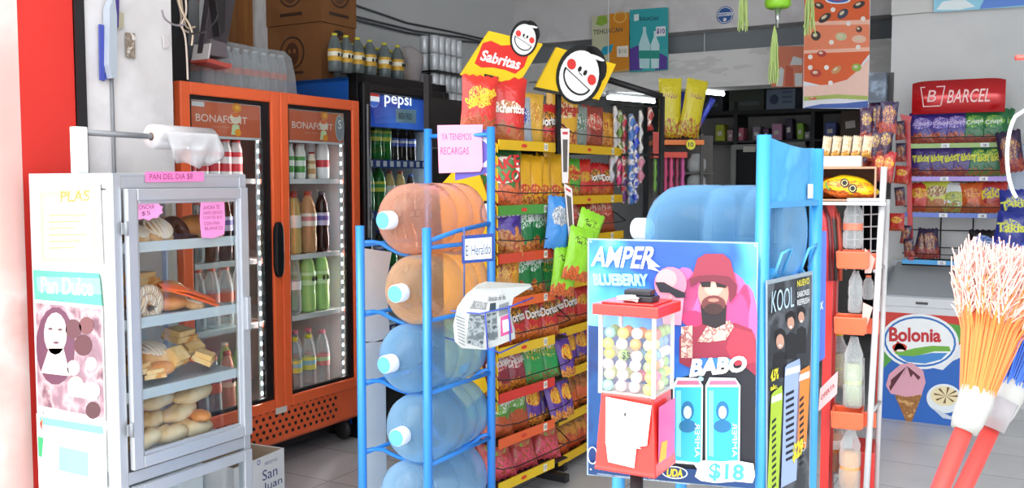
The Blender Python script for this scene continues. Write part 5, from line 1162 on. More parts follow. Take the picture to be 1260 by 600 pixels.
    # two tall cans
    for x0, x1, t in ((829, 863, 0), (869, 909, 1)):
        mb.m('#e6f6fa'); mb.poly(Q([(x0-1, 569), (x0-1, 474), (x0+4, 464), (x1-4, 465), (x1+2, 474), (x1+1, 572)], 16), Y(16))
        mb.m('#35b4dc'); mb.poly(Q([(x0+1, 566), (x0+1, 476), (x1, 476), (x1-1, 569)], 17), Y(17))
        mb.m('#d86a8a'); mb.poly(Q([(x0+3, 473), (x0+5, 468), (x1-4, 468), (x1-1, 473)], 17), Y(17))
        mb.m('#7fd8ee'); mb.poly(Q([(x0+3, 560), (x0+3, 480), (x0+9, 480), (x0+9, 562)], 18), Y(18))
        mb.m('#1f6fa0'); ellp((x0+x1)/2, 505, 8, 12, 14, 0, 18); ellp((x0+x1)/2, 524, 11, 8, 14, 0, 18)
        mb.m('#bfeaf4'); ellp((x0+x1)/2, 507, 5, 8, 12, 0, 19); mb.m('#e8f4f8'); mb.qtext('AMPER', Q([(x1-8, 562), (x1-8, 520), (x1-2, 520), (x1-2, 562)], 19), Y(19), 0)
    mb.m('#9fc8e0'); ellp(862, 466, 4, 3, 8, 0, 19)
    # price splash and band
    mb.m('#143a6e'); mb.poly(Q([(724, 583), (724, 568), (930, 582), (929, 601)], 18), Y(18))
    mb.m('#eef0ea'); mb.poly(Q([(855, 586), (858, 577), (854, 571), (866, 566), (885, 568), (905, 566), (927, 570), (929, 585), (926, 594), (905, 592), (880, 594), (862, 591)], 19), Y(19))
    mb.m('#48a8cc'); mb.qtext('$18', Q([(872, 591), (915, 594), (916, 571), (873, 569)], 20), Y(20), .03)
    mb.m('#e6c93a'); mb.qtext('UDA', Q([(820, 586), (840, 587), (841, 577), (821, 576)], 20), Y(20), .04); mb.m('#dfe6ee'); cx_ = Q([(830, 581)], 19)[0]; mb.ring(cx_[0], cx_[1], .034, .017, .003, Y(19))
    mb.ring(*Q([(729, 560)], 19)[0], .014, .024, .003, Y(19))
    mb.m('#c9d6e4'); mb.qtext('consumo responsable de esta bebida no recomendado', Q([(735, 584), (850, 597), (850, 594), (735, 581)], 21), Y(21))
    mb.m('#cfd8e0'); [ellp(a, b, 1.2, 1.2, 8, 0, 21) for a, b in ((727, 297), (929, 302), (727, 577))]
flat('drink_poster', AP, P0, 0, C('#8ea4b6', .3, coat=.3), 'large energy drink poster with a bearded man in a red bucket hat', 'poster', dA, t=.004)
# side poster
kp1 = at_d(945, 440, 2.38); kp2 = at_d(1000, 440, 2.38*1.108); KP = Frame(kp1.x, kp1.y, math.degrees(math.atan2(kp2.y-kp1.y, kp2.x-kp1.x)))
def dK(mb, Y, Q):
    mb.m(blotch('crowd_photo', ['#15171c', '#2c3138', '#5a6068', '#23262c'], 7, .4, 4)); mb.poly(Q([(945, 640), (945, 350), (999, 338), (995, 625)], 1), Y(1))
    ellp = lambda cx, cy, rx, ry, lv: mb.poly(Q([(cx+rx*cos(t), cy+ry*sin(t)) for t in [i*pi/8 for i in range(16)]], lv), Y(lv))
    for (cx, cy, s) in ((960, 420, 8), (973, 397, 7), (986, 390, 6)):
        mb.m('#15151a'); ellp(cx, cy-6, s*.9, s*1.3, 2); mb.m('#c79a86'); ellp(cx, cy, s*.62, s*1.15, 3); mb.m('#f0e8e2'); ellp(cx, cy+5, s*.25, 1.5, 4); mb.m('#1c1c22'); mb.poly(Q([(cx-s, cy+45), (cx-s, cy+16), (cx, cy+11), (cx+s, cy+14), (cx+s, cy+44)], 2), Y(2))
    mb.m('#16181d'); mb.poly(Q([(968, 392), (978, 388), (979, 384), (967, 388)], 5), Y(5))
    mb.m(C('#bfe0f2', .4)); mb.qtext('KOOL', Q([(949, 385), (977, 377), (977, 352), (950, 358)], 5), Y(5), -.005)
    mb.m('#d8d04a'); mb.qtext('NUEVO', Q([(981, 353), (996, 349), (996, 341), (981, 345)], 5), Y(5), .03); mb.m('#dfe4e8')
    for i, s_ in enumerate(('SABORES', 'REFRESH')): mb.qtext(s_, Q([(981, 366+i*10), (996, 362+i*10), (996, 355+i*10), (981, 359+i*10)], 5), Y(5), .02)
    for (x0, x1, yt, yb, c, d_) in ((946, 959, 482, 610, '#a9c83c', 14), (963, 981, 448, 600, '#9fb4e0', 12), (980, 993, 455, 560, '#e88a3c', 10)):
        mb.m(c); mb.poly(Q([(x0-2, yb), (x0+3, yt+4), (x0+6, yt), (x1+3, yt-d_*.6), (x1+4, yt+3), (x1-1, yb-10)], 6), Y(6)); mb.m('#e9eef4'); mb.poly(Q([(x0+4, yt+6), (x1+3, yt+1), (x1+3, yt+9), (x0+3, yt+14)], 7), Y(7)); mb.m('#181c2c')
        for k in range(11): yy = yt+36+k*8; mb.poly(Q([(x0+4, yy), (x1-4, yy-5), (x1-4, yy-1.5), (x0+4, yy+3.5)], 7), Y(7))
    mb.m('#e8df3a'); mb.qtext('4.5%', Q([(948, 470), (958, 466), (958, 452), (949, 455)], 8), Y(8), .05); mb.qtext('alc.', Q([(948, 481), (957, 477), (957, 471), (948, 474)], 8), Y(8), .03); mb.qtext('$29', Q([(975, 572), (988, 560), (988, 538), (976, 546)], 8), Y(8), .05)
    mb.m('#e8ecf0'); c0_ = Q([(989, 549)], 8)[0]; mb.ring(c0_[0], c0_[1], .018, .012, .002, Y(8))
flat('drink_poster', KP, [(944, 642), (944, 345), (1000, 333), (996, 628)], 0, C('#97a6b2', .3, coat=.3), 'narrow dark poster of friends and striped cans on the stand side', 'poster', dK, t=.004)
# violet panel on the far side of the stand
VF = Frame(*at_d(1001, 350, 2.85).xy, 40)
def dV(mb, Y, Q):
    mb.m('#cfd6ee'); mb.qtext('A-X', Q([(1004, 383), (1013, 380), (1013, 370), (1004, 373)]), Y(1), .04)
flat('violet_panel', VF, [(1001, 450), (1002, 286), (1017, 284), (1015, 440)], 0, C('#4a6ac0', .4), 'narrow violet blue panel just behind the right posts of the stand', 'sign', dV, t=.01)
# ================================================================== gumball machine
GF_ = at_d(736, 480, 2.24); GN = at_d(805, 480, 2.17); GB = Frame(GF_.x, GF_.y, math.degrees(math.atan2(GN.y-GF_.y, GN.x-GF_.x)))
gs = (GN-GF_).length; gdp = .135
zg0 = GB.L(805, 588)[1]; zg1 = GB.L(805, 491)[1]; zg2 = GB.L(805, 391)[1]
print('GUM', gs, zg0, zg1, zg2, GB.a)
gm = empty('gumball_machine', Frame(GB.o.x, GB.o.y, math.degrees(GB.a), 0), 'red and clear square gumball machine in front of the energy drink poster', 'gumball machine')
RED = C('#e2342c', .3, 0, .04, coat=.4)
mb = MB(RED); v = []
t_ = .014
for z, g_ in ((zg0, -.006), (zg0+.01, -.006), (zg1-.012, 0.0), (zg1, .004)):
    v += [(-g_*-1-.0 if 0 else 0-(-g_), -g_*-1 if 0 else g_*-1*-1, z)]
v = []
for z, g_ in ((zg0, .008), (zg0+.012, .006), (zg1-.014, -.004), (zg1, -.004)):
    v += [(-g_, -g_, z), (gs+g_, -g_, z), (gs+g_, gdp+g_, z), (-g_, gdp+g_, z)]
f = [(3, 2, 1, 0), (12, 13, 14, 15)]+[(i*4+k, i*4+(k+1) % 4, i*4+4+(k+1) % 4, i*4+4+k) for i in range(3) for k in range(4)]
mb.add(v, f, False); mb.build('base', gm, .005)
mb = MB(C('#f2f2f0', .6)); mb.slab([(gs*.17, zg1-.006), (gs*.97, zg1-.014), (gs*.9, zg1-.11), (gs*.72, zg1-.118), (gs*.68, zg0+.02), (gs*.22, zg0+.025), (gs*.17, zg1-.11)], -.010, -.007)
mb.m('#d8d8d6'); mb.slab([(gs*.17, zg1-.115), (gs*.8, zg1-.118), (gs*.8, zg1-.12), (gs*.17, zg1-.118)], -.0115, -.0105); mb.m('#4a4a4a'); mb.ell(gs*.52, zg1-.042, .003, .005, -.0112)
mb.m('#b9c0c8'); mb.poly([(gs*.6, zg1-.06), (gs*.8, zg1-.068), (gs*.78, zg1-.082), (gs*.55, zg1-.07)], -.0112); mb.build('front_paper', gm)
mb = MB(C('#f05a9a', .3)); mb.T = Matrix(((0, 1, 0, gs+.0075), (1, 0, 0, 0), (0, 0, 1, 0), (0, 0, 0, 1))); mb.poly([(.01, zg0+.03), (gdp-.01, zg0+.03), (gdp-.01, zg1-.02), (.01, zg1-.02)], .0); mb.m('#f0b83a'); mb.poly([(.012, zg0+.034), (.06, zg0+.034), (.07, zg0+.075), (.03, zg0+.08)], .0008); mb.build('side_sticker', gm)
cl = MB(film('#f6f6f6', .06, .05, .35)); cl.box(.001, gs-.001, .001, gdp-.001, zg1, zg2); cl.build('clear_box', gm)
for x in (0, gs-.008):
    for y in (0, gdp-.008): MB(C('#e2e2e0', .3)).box(x, x+.008, y, y+.008, zg1, zg2).build('corner_post', gm)
mb = MB(RED); mb.box(-.012, gs+.012, -.012, gdp+.012, zg2, zg2+.026); mb.box(.005, gs-.005, .005, gdp-.005, zg2+.026, zg2+.03); mb.build('lid', gm, .006)
mb = MB('#4a4a4c'); s5 = GB.L(770, 438, -.002); mb.text('$5', s5[0], s5[1], h=.02, y=-.0012, fat=.02); mb.build('price_mark', gm)
mb = MB(C('#d7cfc4', .5)).box(.006, gs-.006, .006, gdp-.006, zg1+.001, zg1+.004); mb.build('floor_plate', gm)
MB('#202226').tube([(gs*.52, gdp*.5, 0.02), (gs*.52, gdp*.5, zg0)], .016, 14).build('stand_pole', gm)
MB('#202226').lathe([(0, 0), (.14, 0), (.14, .012), (.03, .03), (0, .03)], 28, (gs*.52, gdp*.5, 0)).build('stand_foot', gm)
gc = [('#f3efe6', 'white'), ('#f7f3ea', 'cream'), ('#ef7fa6', 'pink'), ('#8fd6c9', 'mint'), ('#f0dd63', 'yellow'), ('#ef9a5a', 'orange'), ('#e4f0a8', 'pale lime'), ('#ea8a80', 'coral'), ('#7fb6e6', 'blue'), ('#f6c9d9', 'pale pink'), ('#9fd07a', 'green')]
gmesh = []
for c, n_ in gc:
    mb = MB(C(c, .25, coat=.4)); mb.ball((0, 0, 0), .0144, 14, 9); gmesh.append(mb.mesh('gumball'))
r = .0148; nx = int((gs-.006)/(2*r)); ny = int((gdp-.006)/(2*r)); nz = 12; random.seed(3); cnt = 0
px_ = (gs-.006-2*r)/(nx-1); py_ = (gdp-.006-2*r)/(ny-1)
for k in range(nz):
    z = zg1+.004+r+k*.0256
    if z > zg2-.03: break
    for j in range(ny):
        for i in range(nx):
            if not (j == 0 or i == nx-1 or (j == 1 and k % 2) or k*.0256 > zg2-zg1-.06): continue
            sh_ = .004*(k % 2); c = random.randrange(len(gc)); o = bpy.data.objects.new('gumball', gmesh[c]); COL.objects.link(o)
            o.location = GB.w(.003+r+i*px_*.97+sh_*.8+random.uniform(-.001, .001), .003+r+j*py_*.97+sh_*.8, z+random.uniform(-.002, .002)); cnt += 1
            tag(o, gc[c][1]+' gumball inside the clear box of the machine', 'gumball', gc[c][1]+' gumballs in the machine')
print('GUMBALLS', cnt)
# black wallets and white cable on the lid
LF = Frame(GB.o.x, GB.o.y, math.degrees(GB.a), 0); ztop = zg2+.0305
for i, (x0, x1, y0, y1, z, h_, lb) in enumerate(((.05, .125, .03, .08, 0, .014, 'black flat box on the gumball machine lid, lower one'), (.052, .118, .032, .078, .0145, .013, 'black flat box lying on the other on the machine lid'))):
    o = MB(C('#232227', .4)).box(0, x1-x0, 0, y1-y0, 0, h_).build('small_black_box', None, .002); o.location = LF.w(x0, y0, ztop+z); o.rotation_euler = (0, 0, LF.a+.1*i); tag(o, lb, 'box')
P = [LF.w(.07+.022*cos(t)*(1+.2*sin(3*t)), .012+.008*sin(t*1.3), ztop+.004+.001*t) for t in [k*.5 for k in range(26)]]
o = MB(C('#e8e6e4', .4)).tube(P, .0028, 6).build('white_cable'); tag(o, 'small coiled white cable on the gumball machine lid', 'cable')
# ================================================================== red topped snack rack on the right wall
BRF = Frame(at_y(1112, 250, 6.72).x, 6.72, 0)
def BLx(p, q, y=0): return BRF.L(p, q, y)
bx1 = BLx(1238, 250)[0]; zt = BLx(1180, 165)[1]; zb_ = BLx(1180, 328)[1]
e = empty('snack_wall_rack', BRF, 'wire snack rack with glossy red curved header on the right wall', 'rack')
mb = MB(C('#25262a', .4, .3))
BLK2 = C('#25262a', .4, .3)
ztop_ = BLx(1180, 140)[1]
for x in (0, bx1*.33, bx1*.66, bx1): MB(BLK2).tube([(x, .34, zb_-.02), (x, .34, ztop_+.05)], .005, 6).build('upright_wire', e)
MB(BLK2).tube([(x, y_, zb_) for x, y_ in ((0, .34), (0, .0), (bx1, 0), (bx1, .34))], .005, 6).build('base_wire', e)
for z in (zt, zb_+.1, zb_+.22): MB(BLK2).tube([(0, .33, z), (bx1, .33, z)], .004, 6).build('cross_wire', e)
BZ = [BLx(1175, p)[1] for p in (179, 220, 265, 324)]
rc = ['#8fae62', '#a58ad6', '#5f78c8', '#3fa0dc']
for i, z in enumerate(BZ):
    for k in range(5): MB(BLK2).tube([(.0, .02+.075*k, z), (bx1, .02+.075*k, z)], .003, 5).build('shelf_wire', e)
    mb = MB(C(rc[i], .3)).box(0, bx1, -.004, .002, z-.014, z+.016); mb.m('#dfe2e6'); [mb.poly([(x, z-.012), (x+.05, z-.012), (x+.05, z+.014), (x, z+.014)], -.0046) for x in (bx1*.36, bx1*.74)]
    mb.m('#2f3a52'); [mb.text(t, x+.025, z, h=.016, y=-.0052, fat=.02) for t, x in (('15', bx1*.36), ('18', bx1*.74))]
    mb.build('price_rail', e)
    P = [(0, .2, z+.06), (0, -.0, z+.055), (bx1, .0, z+.055), (bx1, .2, z+.06)]; MB(BLK2).tube(P, .003, 5).build('guard_wire', e)
# header: bowed red sheet
hx0, hx1 = BLx(1122, 120)[0], BLx(1237, 120)[0]; hz0, hz1 = BLx(1180, 139)[1], BLx(1180, 98)[1]
REDM = C('#c4161c', .18, .25, .04, coat=.6)
def hw(u): return .01-.03*(1-(2*u-1)**4)
mb = MB(REDM); n = 20; vs = []; fs = []
for i in range(n+1):
    u = i/n; x = hx0+(hx1-hx0)*u; y = hw(u)
    vs += [(x, y, hz0), (x, y, hz1-.012*abs(2*u-1)**8), (x, y+.01, hz1-.012*abs(2*u-1)**8), (x, y+.01, hz0)]
for i in range(n):
    for k in range(4): fs.append((i*4+k, i*4+(k+1) % 4, i*4+4+(k+1) % 4, i*4+4+k))
mb.add(vs, fs, True)
FH = lambda p: (p[0], hw((p[0]-hx0)/(hx1-hx0))-.003+p[1], p[2]); mb.F = FH
mb.m(C('#eac6c4', .4)); cxm = (hx0+hx1)/2; zm = (hz0+hz1)/2
mb.text('BARCEL', cxm+.07, zm-.0, w=(hx1-hx0)*.45, h=.085, fat=.005, shear=.15)
xq = hx0+(hx1-hx0)*.23
[mb.add([(xq+a, 0, zm+b), (xq+c, 0, zm+d), (xq+c*1.0+.006, 0, zm+d), (xq+a+.006, 0, zm+b)] if abs(a-c) < .03 else [(xq+a, 0, zm+b), (xq+c, 0, zm+d), (xq+c, 0, zm+d-.006), (xq+a, 0, zm+b-.006)], [(0, 1, 2, 3)]) for a, b, c, d in ((-.075, .07, .07, .07), (-.055, -.055, .05, -.055), (-.075, .07, -.055, -.055), (.07, .07, .05, -.055))]
if 1: pass; mb.text('B', xq, zm+.008, h=.075, fat=.0, shear=.15)
mb.build('header', e)
for x in (hx0+.06, hx1-.06): MB(BLK2).tube([(x, .05, hz0+.02), (x, .34, hz0+.0)], .006, 6).build('header_bracket', e)
# more bag kinds
bagtype('tkp', .17, .21, .055, bagmat('tkp', '#3a2470', '#4a2a86', '#c8c23a', '#7a3a4a', .2, .55, .1), 'Takis', '#cfd23a', .05, .55, .15, tw=.62)
bagtype('tkd', .17, .21, .055, bagmat('tkd', '#3b2a86', '#5a48a8', '#b9a8d8', '#8a3a3a', .3), 'Crisps', '#cdbfe8', .035, .6, .1, tw=.55)
bagtype('tkg', .17, .22, .055, bagmat('tkg', '#1f6a3c', '#2a8048', '#8fc23a', '#7a3a3a', .2), 'Crisps', '#d8ead8', .04, .6, .1, tw=.6)
bagtype('tkv', .17, .21, .055, bagmat('tkv', '#1d6a44', '#2f8a4a', '#c8d43a', '#4a7a3a', .2), 'Takis', '#d8dc4a', .05, .55, .15, tw=.62)
bagtype('tko', .18, .2, .055, bagmat('tko', '#b0302c', '#5a3aa8', '#d8c83a', '#c8502a', .3), 'Takis', '#e2cf3a', .06, .6, .15)
bagtype('rdy', .16, .19, .055, bagmat('rdy', '#b82a24', '#d8a82c', '#b82a24', '#a8402a', .2), None)
bagtype('ylg', .17, .21, .055, bagmat('ylg', '#b5b83c', '#8a5a3a', '#d8d0a0', '#a06a3a', .4), None)
bagtype('wht', .2, .19, .055, bagmat('wht', '#cdd2d2', '#a8b03c', '#4a5a3a', '#8a9a4a', .3, .5, .2), None)
bagtype('orr', .15, .19, .055, bagmat('orr', '#c85a28', '#d88a3a', '#a83a20', '#8a4a2a', .3), None)
bagtype('blk', .17, .2, .055, bagmat('blk', '#17141c', '#2a5ac8', '#9fb8e8', '#5a4a4a', .15), 'RUNNERS', '#dfe6f6', .05, .5, .05)
bagtype('blu', .17, .22, .055, bagmat('blu', '#2a3590', '#3a4ab0', '#c8cc3a', '#2a60c8', .2), 'Takis', '#d8dc5a', .055, .6, .15)
bagtype('mix', .11, .2, .05, bagmat('mix', '#2e2240', '#5a2a48', '#b8863a', '#7a2a3a', .38, .6, .3), None)
NAMES.update(tkp='purple bag with yellow lettering', tkd='violet bag with lilac lettering', tkg='green bag with white lettering', tkv='green bag with yellow lettering', tko='red bag with purple patch', rdy='red bag with yellow flame patch', ylg='yellow green bag', wht='white bag with small dark marks', orr='orange brown bag', blk='black bag with blue lettering', blu='deep blue bag with yellow lettering', mix='dark patterned small bag')
gb = 'bags on the red topped wall rack'
BR = [['tkd', 'tkd', 'tkd', 'tkg', 'tkg'], ['tkp', 'tkp', 'tkp', 'tkp', 'tkv', 'tkv'], ['rdy', 'ylg', 'wht', 'orr', 'tko'], []]
for i, it in enumerate(BR):
    fill(BRF, BZ[i]+.02, it, xs(.04, bx1-.03, len(it)), .12, '%s shelf of the red topped rack' % TN[i], gb, .07)
    if it: fill(BRF, BZ[i]+.02, it, [x+.015 for x in xs(.04, bx1-.03, len(it))], .08, 'back row, %s shelf, red topped rack' % TN[i], gb, .17)
for (x, k, r_) in ((.1, 'mix', .2), (.17, 'mix', -.1), (bx1-.13, 'blk', .0)): bag(k, BRF, x, .1, BZ[3]+.02, .1, '%s, lowest shelf of red topped rack, %s' % (NAMES[k], 'leftmost' if x < .12 else 'second from left' if x < .3 else 'at its right end'), gb, .1, 1, r_)
# strips of small bags on both sides
for i in range(7):
    px, py = (1109+(i % 2)*-2, 150+i*27) if i < 4 else (1104+(i-4)*8, 262+(i-4)*16)
    F_ = Frame(at_y(px, py, 6.66).x, 6.66, -20); z = at_y(px, py+22, 6.66).z
    k = ('mix', 'mix', 'rdy', 'mix', 'rdy', 'mix', 'mix')[i]; bag(k, F_, 0, .02*(i % 2), z, 0, 'small bag hanging down the left side of the wall rack, %s from the top' % ORD[i], 'bags on the left side strip of the wall rack', .2, .62, .1*((i % 3)-1))
o = MB(C('#b8202a', .3)).slab([BLx(p, q_, -.01) for p, q_ in ((1107, 140), (1122, 143), (1120, 152), (1124, 320), (1118, 320), (1114, 160))], -.01, .0).build('side_strip'); o.location = BRF.o; tag(o, 'narrow red cardboard strip down the left edge of the wall rack', 'strip')
bf2 = Frame(at_y(1245, 275, 6.5).x, 6.5, 0)
for j, (px, py, k, lb) in enumerate(((1239, 295, 'blu', 'deep blue bag with yellow lettering right of the wall rack, left one'), (1256, 290, 'blu', 'deep blue bag with yellow lettering right of the wall rack, right one'), (1250, 268, 'blu', 'deep blue bag behind the two right of the wall rack'))):
    F_ = Frame(at_y(px, py, 6.45+.05*j).x, 6.45+.05*j, -5); bag(k, F_, 0, 0, at_y(px, py+12, 6.45).z, 0, lb, 'blue bags right of the wall rack', 0, 1.05, .15-.1*j)
F_ = Frame(at_y(1247, 200, 6.6).x, 6.6, 0); bag('mix', F_, .0, 0, at_y(1247, 212, 6.6).z, 0, 'dark patterned bag hanging right of the red header', None, 0, 1.3, -.15)
o = MB(C('#a9b8cc', .4)).box(-.14, .16, 0, .1, 0, .42).build('grey_blue_box', None, .01); o.location = (at_y(1250, 230, 6.75).x, 6.85, at_y(1250, 258, 6.75).z); tag(o, 'pale grey blue panel box on the wall right of the snack rack', 'box')
# ================================================================== ice cream freezer
zfz = at_y(1130, 338, 6.40).z
FZ = Frame(at_y(1078, 450, 6.38).x, 6.38, 0); fw = FZ.L(1194, 450)[0]; fd = .66
print('FZ', FZ.o, fw, zfz)
e = empty('ice_cream_freezer', FZ, 'chest ice cream freezer with printed front against the right wall', 'freezer')
z1_ = FZ.L(1130, 386)[1]; z2_ = FZ.L(1130, 368)[1]; z3_ = FZ.L(1130, 342, .0)[1]
MB(C('#d2d5d8', .4)).box(0, fw, 0, fd, .06, z2_).build('chest', e, .01)
mb = MB(C('#9aa0a6', .3, .2)); mb.box(0, fw, .0, .03, z2_, z2_+.02); mb.box(0, .03, 0, fd, z2_, z3_+.02); mb.box(fw-.03, fw, 0, fd, z2_, z3_+.02); mb.box(0, fw, fd-.03, fd, z2_, z3_+.06); mb.build('lid_frame', e)
vs = [(.03, .0, z2_+.02), (fw-.03, .0, z2_+.02), (fw-.03, fd-.03, z3_+.05), (.03, fd-.03, z3_+.05)]
MB(film('#c3c9cd', .75, .25, .2)).add(vs, [(0, 1, 2, 3)], False).build('glass_lid', e)
MB(C('#cfd2d6', .4)).box(.0, fw, -.012, .01, z2_-.05, z2_+.01).build('front_rim', e, .004)
MB('#3f4246').box(FZ.L(1127, 378, 0)[0], FZ.L(1142, 378, 0)[0], -.02, -.012, z2_-.03, z2_-.015).build('handle', e)
for x in (.08, fw-.08):
    for y in (.08, fd-.08): MB('#2b2c2e').box(x-.03, x+.03, y-.02, y+.02, 0, .06).build('foot', e)
mb = MB('#c9342a')
fy = lambda n: -.002-.0008*n
Qz = lambda P, n: FZ.pts(P, fy(n))
wq = lambda cx, cy, rx, ry, n, c, rot=0: (mb.m(c), mb.poly(Qz([(cx+rx*cos(t)*cos(rot)-ry*sin(t)*sin(rot), cy+rx*cos(t)*sin(rot)+ry*sin(t)*cos(rot)) for t in [i*pi/14 for i in range(28)]], n), fy(n)))
mb.slab([(0.002, .065), (fw-.002, .065), (fw-.002, z1_), (.002, z1_)], fy(0), 0)
mb.m('#2463b8'); mb.poly(Qz([(1083, 516), (1083, 440), (1120, 430), (1160, 440), (1194, 425), (1194, 528), (1176, 526)], 1), fy(1))
mb.m('#4f9a3c'); mb.poly(Qz([(1083, 424), (1083, 395), (1100, 440), (1084, 456)], 2), fy(2)); mb.poly(Qz([(1152, 395), (1194, 402), (1194, 424), (1170, 420)], 2), fy(2))
mb.m('#e2e6ea'); mb.poly(Qz([(1146, 452), (1160, 440), (1180, 424), (1194, 420), (1194, 434), (1172, 444), (1160, 455)], 3), fy(3))
wq(1132, 420, 48, 34, 4, '#e9edf0', .08); wq(1132, 420, 44.5, 31, 5, '#2a6fbd', .08); wq(1132, 420, 42, 28.5, 6, '#eef1f2', .08)
mb.m('#6fae3c'); mb.poly(Qz([(1098, 427), (1110, 432), (1126, 428), (1148, 425), (1168, 426), (1170, 432), (1150, 432), (1130, 437), (1112, 440), (1102, 435)], 7), fy(7))
mb.m('#3f86cc'); mb.poly(Qz([(1104, 437), (1124, 438), (1146, 434), (1166, 434), (1158, 442), (1138, 447), (1116, 445)], 8), fy(8))
mb.m(C('#c2262a', .4)); mb.qtext('Bolonia', Qz([(1094, 420), (1158, 421), (1158, 404), (1094, 402)], 9), fy(9), .035)
wq(1107, 427, 9, 5, 9, '#d8402a'); mb.m('#d8402a'); mb.poly(Qz([(1099, 432), (1104, 419), (1111, 424), (1116, 431)], 9), fy(9)); wq(1108, 431, 5, 1.5, 10, '#f0e0dc')
mb.m(blotch('waffle_cone', ['#c08a4e', '#8f5c2c', '#d0a064'], 30, .6, 2)); mb.poly(Qz([(1101, 486), (1135, 484), (1121, 521), (1116, 521)], 9), fy(9))
mb.m('#d9a0b0'); mb.poly(Qz([(1096, 484), (1090, 474), (1094, 460), (1108, 448), (1122, 446), (1136, 456), (1139, 470), (1134, 485), (1116, 488)], 10), fy(10))
mb.m('#5a2430')
for i in range(6):
    a0 = -2.9+i*.5; mb.poly(Qz([(1116, 450), (1116+22*cos(a0+3.6), 470+16*sin(a0+3.6)*-1+4), (1116+21*cos(a0+3.75), 474+14*sin(a0+3.75)*-1+4)], 11+i % 2), fy(11+i % 2))
wq(1162, 490, 22, 18, 9, '#dfe7ea', .12); wq(1162, 487, 17, 12, 10, '#e9dcb0', .12)
mb.m('#6a4a20'); [mb.poly(Qz([(1164, 487), (1164+15*cos(a), 486+10*sin(a)), (1164+15*cos(a+.22), 486+10*sin(a+.22))], 11), fy(11)) for a in [i*.8 for i in range(8)]]
mb.m('#c6d3e2'); mb.poly(Qz([(1145, 500), (1170, 512), (1182, 506), (1176, 517), (1160, 514)], 11), fy(11))
mb.build('front_print', e)
# ================================================================== white leaning rack with bottle dispensers
MF = Frame(*at_d(1010, 400, 3.5).xy, 8)
m_ = lambda px, py, y=0: (lambda a: (a[0], y, a[1]))(MF.L(px, py, y))
e = empty('dispenser_rack', MF, 'white wire rack with orange clamps holding clear bottle columns', 'rack')
WP = C('#c9c9c9', .4)
a, b_ = m_(1088, 205, .0), m_(1066, 600, 0); t = a[2]/(a[2]-b_[2]); f_ = (a[0]+(b_[0]-a[0])*t, 0, 0)
MB(WP).tube([a, f_], .0115, 10).build('pole', e)
a, b_ = m_(1092, 245, .22), m_(1078, 600, .22); t = a[2]/(a[2]-b_[2]); MB(WP).tube([a, (a[0]+(b_[0]-a[0])*t, .22, 0)], .010, 10).build('pole', e)
for x in (m_(1018, 400, .1)[0],): MB(C('#c9302c', .4)).box(x-.012, x+.02, .05, .12, 0, m_(1018, 250, .1)[2]).build('red_upright', e)
MB(C('#c9302c', .4)).box(m_(1024, 400, .2)[0], m_(1029, 400, .2)[0], .15, .3, 0, m_(1026, 262, .2)[2]).build('red_upright', e)
for i in range(5):
    px = 1042+i*10; MB(WP).tube([m_(px, 248, .26), m_(px-1, 332, .26)], .003, 5).build('grid_wire', e)
for i in range(6): MB(WP).tube([m_(1038, 250+i*15, .262), m_(1086, 248+i*15, .262)], .003, 5).build('grid_wire', e)
MB(WP).tube([m_(1042, 246, .0), m_(1088, 246, .0)], .008, 8).build('cross_bar', e)
for z_ in (m_(1060, 330, .1)[2], m_(1060, 500, .1)[2]): MB(WP).tube([(f_[0]+.02, 0, z_), (f_[0]+.05, .22, z_)], .007, 8).build('cross_bar', e)
x_sh = [m_(1008, 400, .05)[0], m_(1080, 400, .05)[0]]
for i in range(6): MB(WP).tube([m_(1048+i*3, 440, .3), m_(1048+i*3, 500, .3)], .0025, 5).build('grid_wire', e)
OC_ = C('#f0663c', .35, coat=.2)
cx = m_(1053, 320, .06)[0]
def clamp(py, px):
    x, _, z = m_(px, py, .02); mb = MB(OC_)
    mb.slab([(x-.055, z-.035), (x-.06, z+.03), (x+.05, z+.03), (x+.05, z-.035)], -.03, -.02)
    for s in (-1, 1): mb.box(x+s*.052-.005, x+s*.052+.005, -.03, .12, z-.03, z+.03)
    mb.box(x-.05, x+.05, .08, .09, z-.03, z+.03)
    mb.box(x+.05, x+.1, .05, .06, z-.04, z+.02)
    return mb.build('clamp', e, .004)
for py, px in ((318, 1050), (398, 1047), (513, 1043)): clamp(py, px)
MB(C('#e8b8ac', .4)).slab([m_(1064, 305)[::2], m_(1077, 318)[::2], m_(1072, 336)[::2], m_(1064, 336)[::2]], .0, .01).build('side_flap', e)
MB(C('#e8b8ac', .4)).slab([m_(1062, 372)[::2], m_(1074, 378)[::2], m_(1066, 404)[::2], m_(1060, 404)[::2]], .0, .01).build('side_flap', e)
MB(WP).box(m_(1008, 400, .2)[0], m_(1086, 400, .2)[0], -.04, .3, m_(1048, 248)[2]-.012, m_(1048, 248)[2]).build('shelf', e)
MB(C('#c9302c', .4)).box(m_(1046, 580)[0], m_(1076, 580)[0], .06, .28, 0, m_(1060, 556, .06)[2]).build('red_bin', e, .005)
PETC = film('#eef2f2', .2, .08, .55)
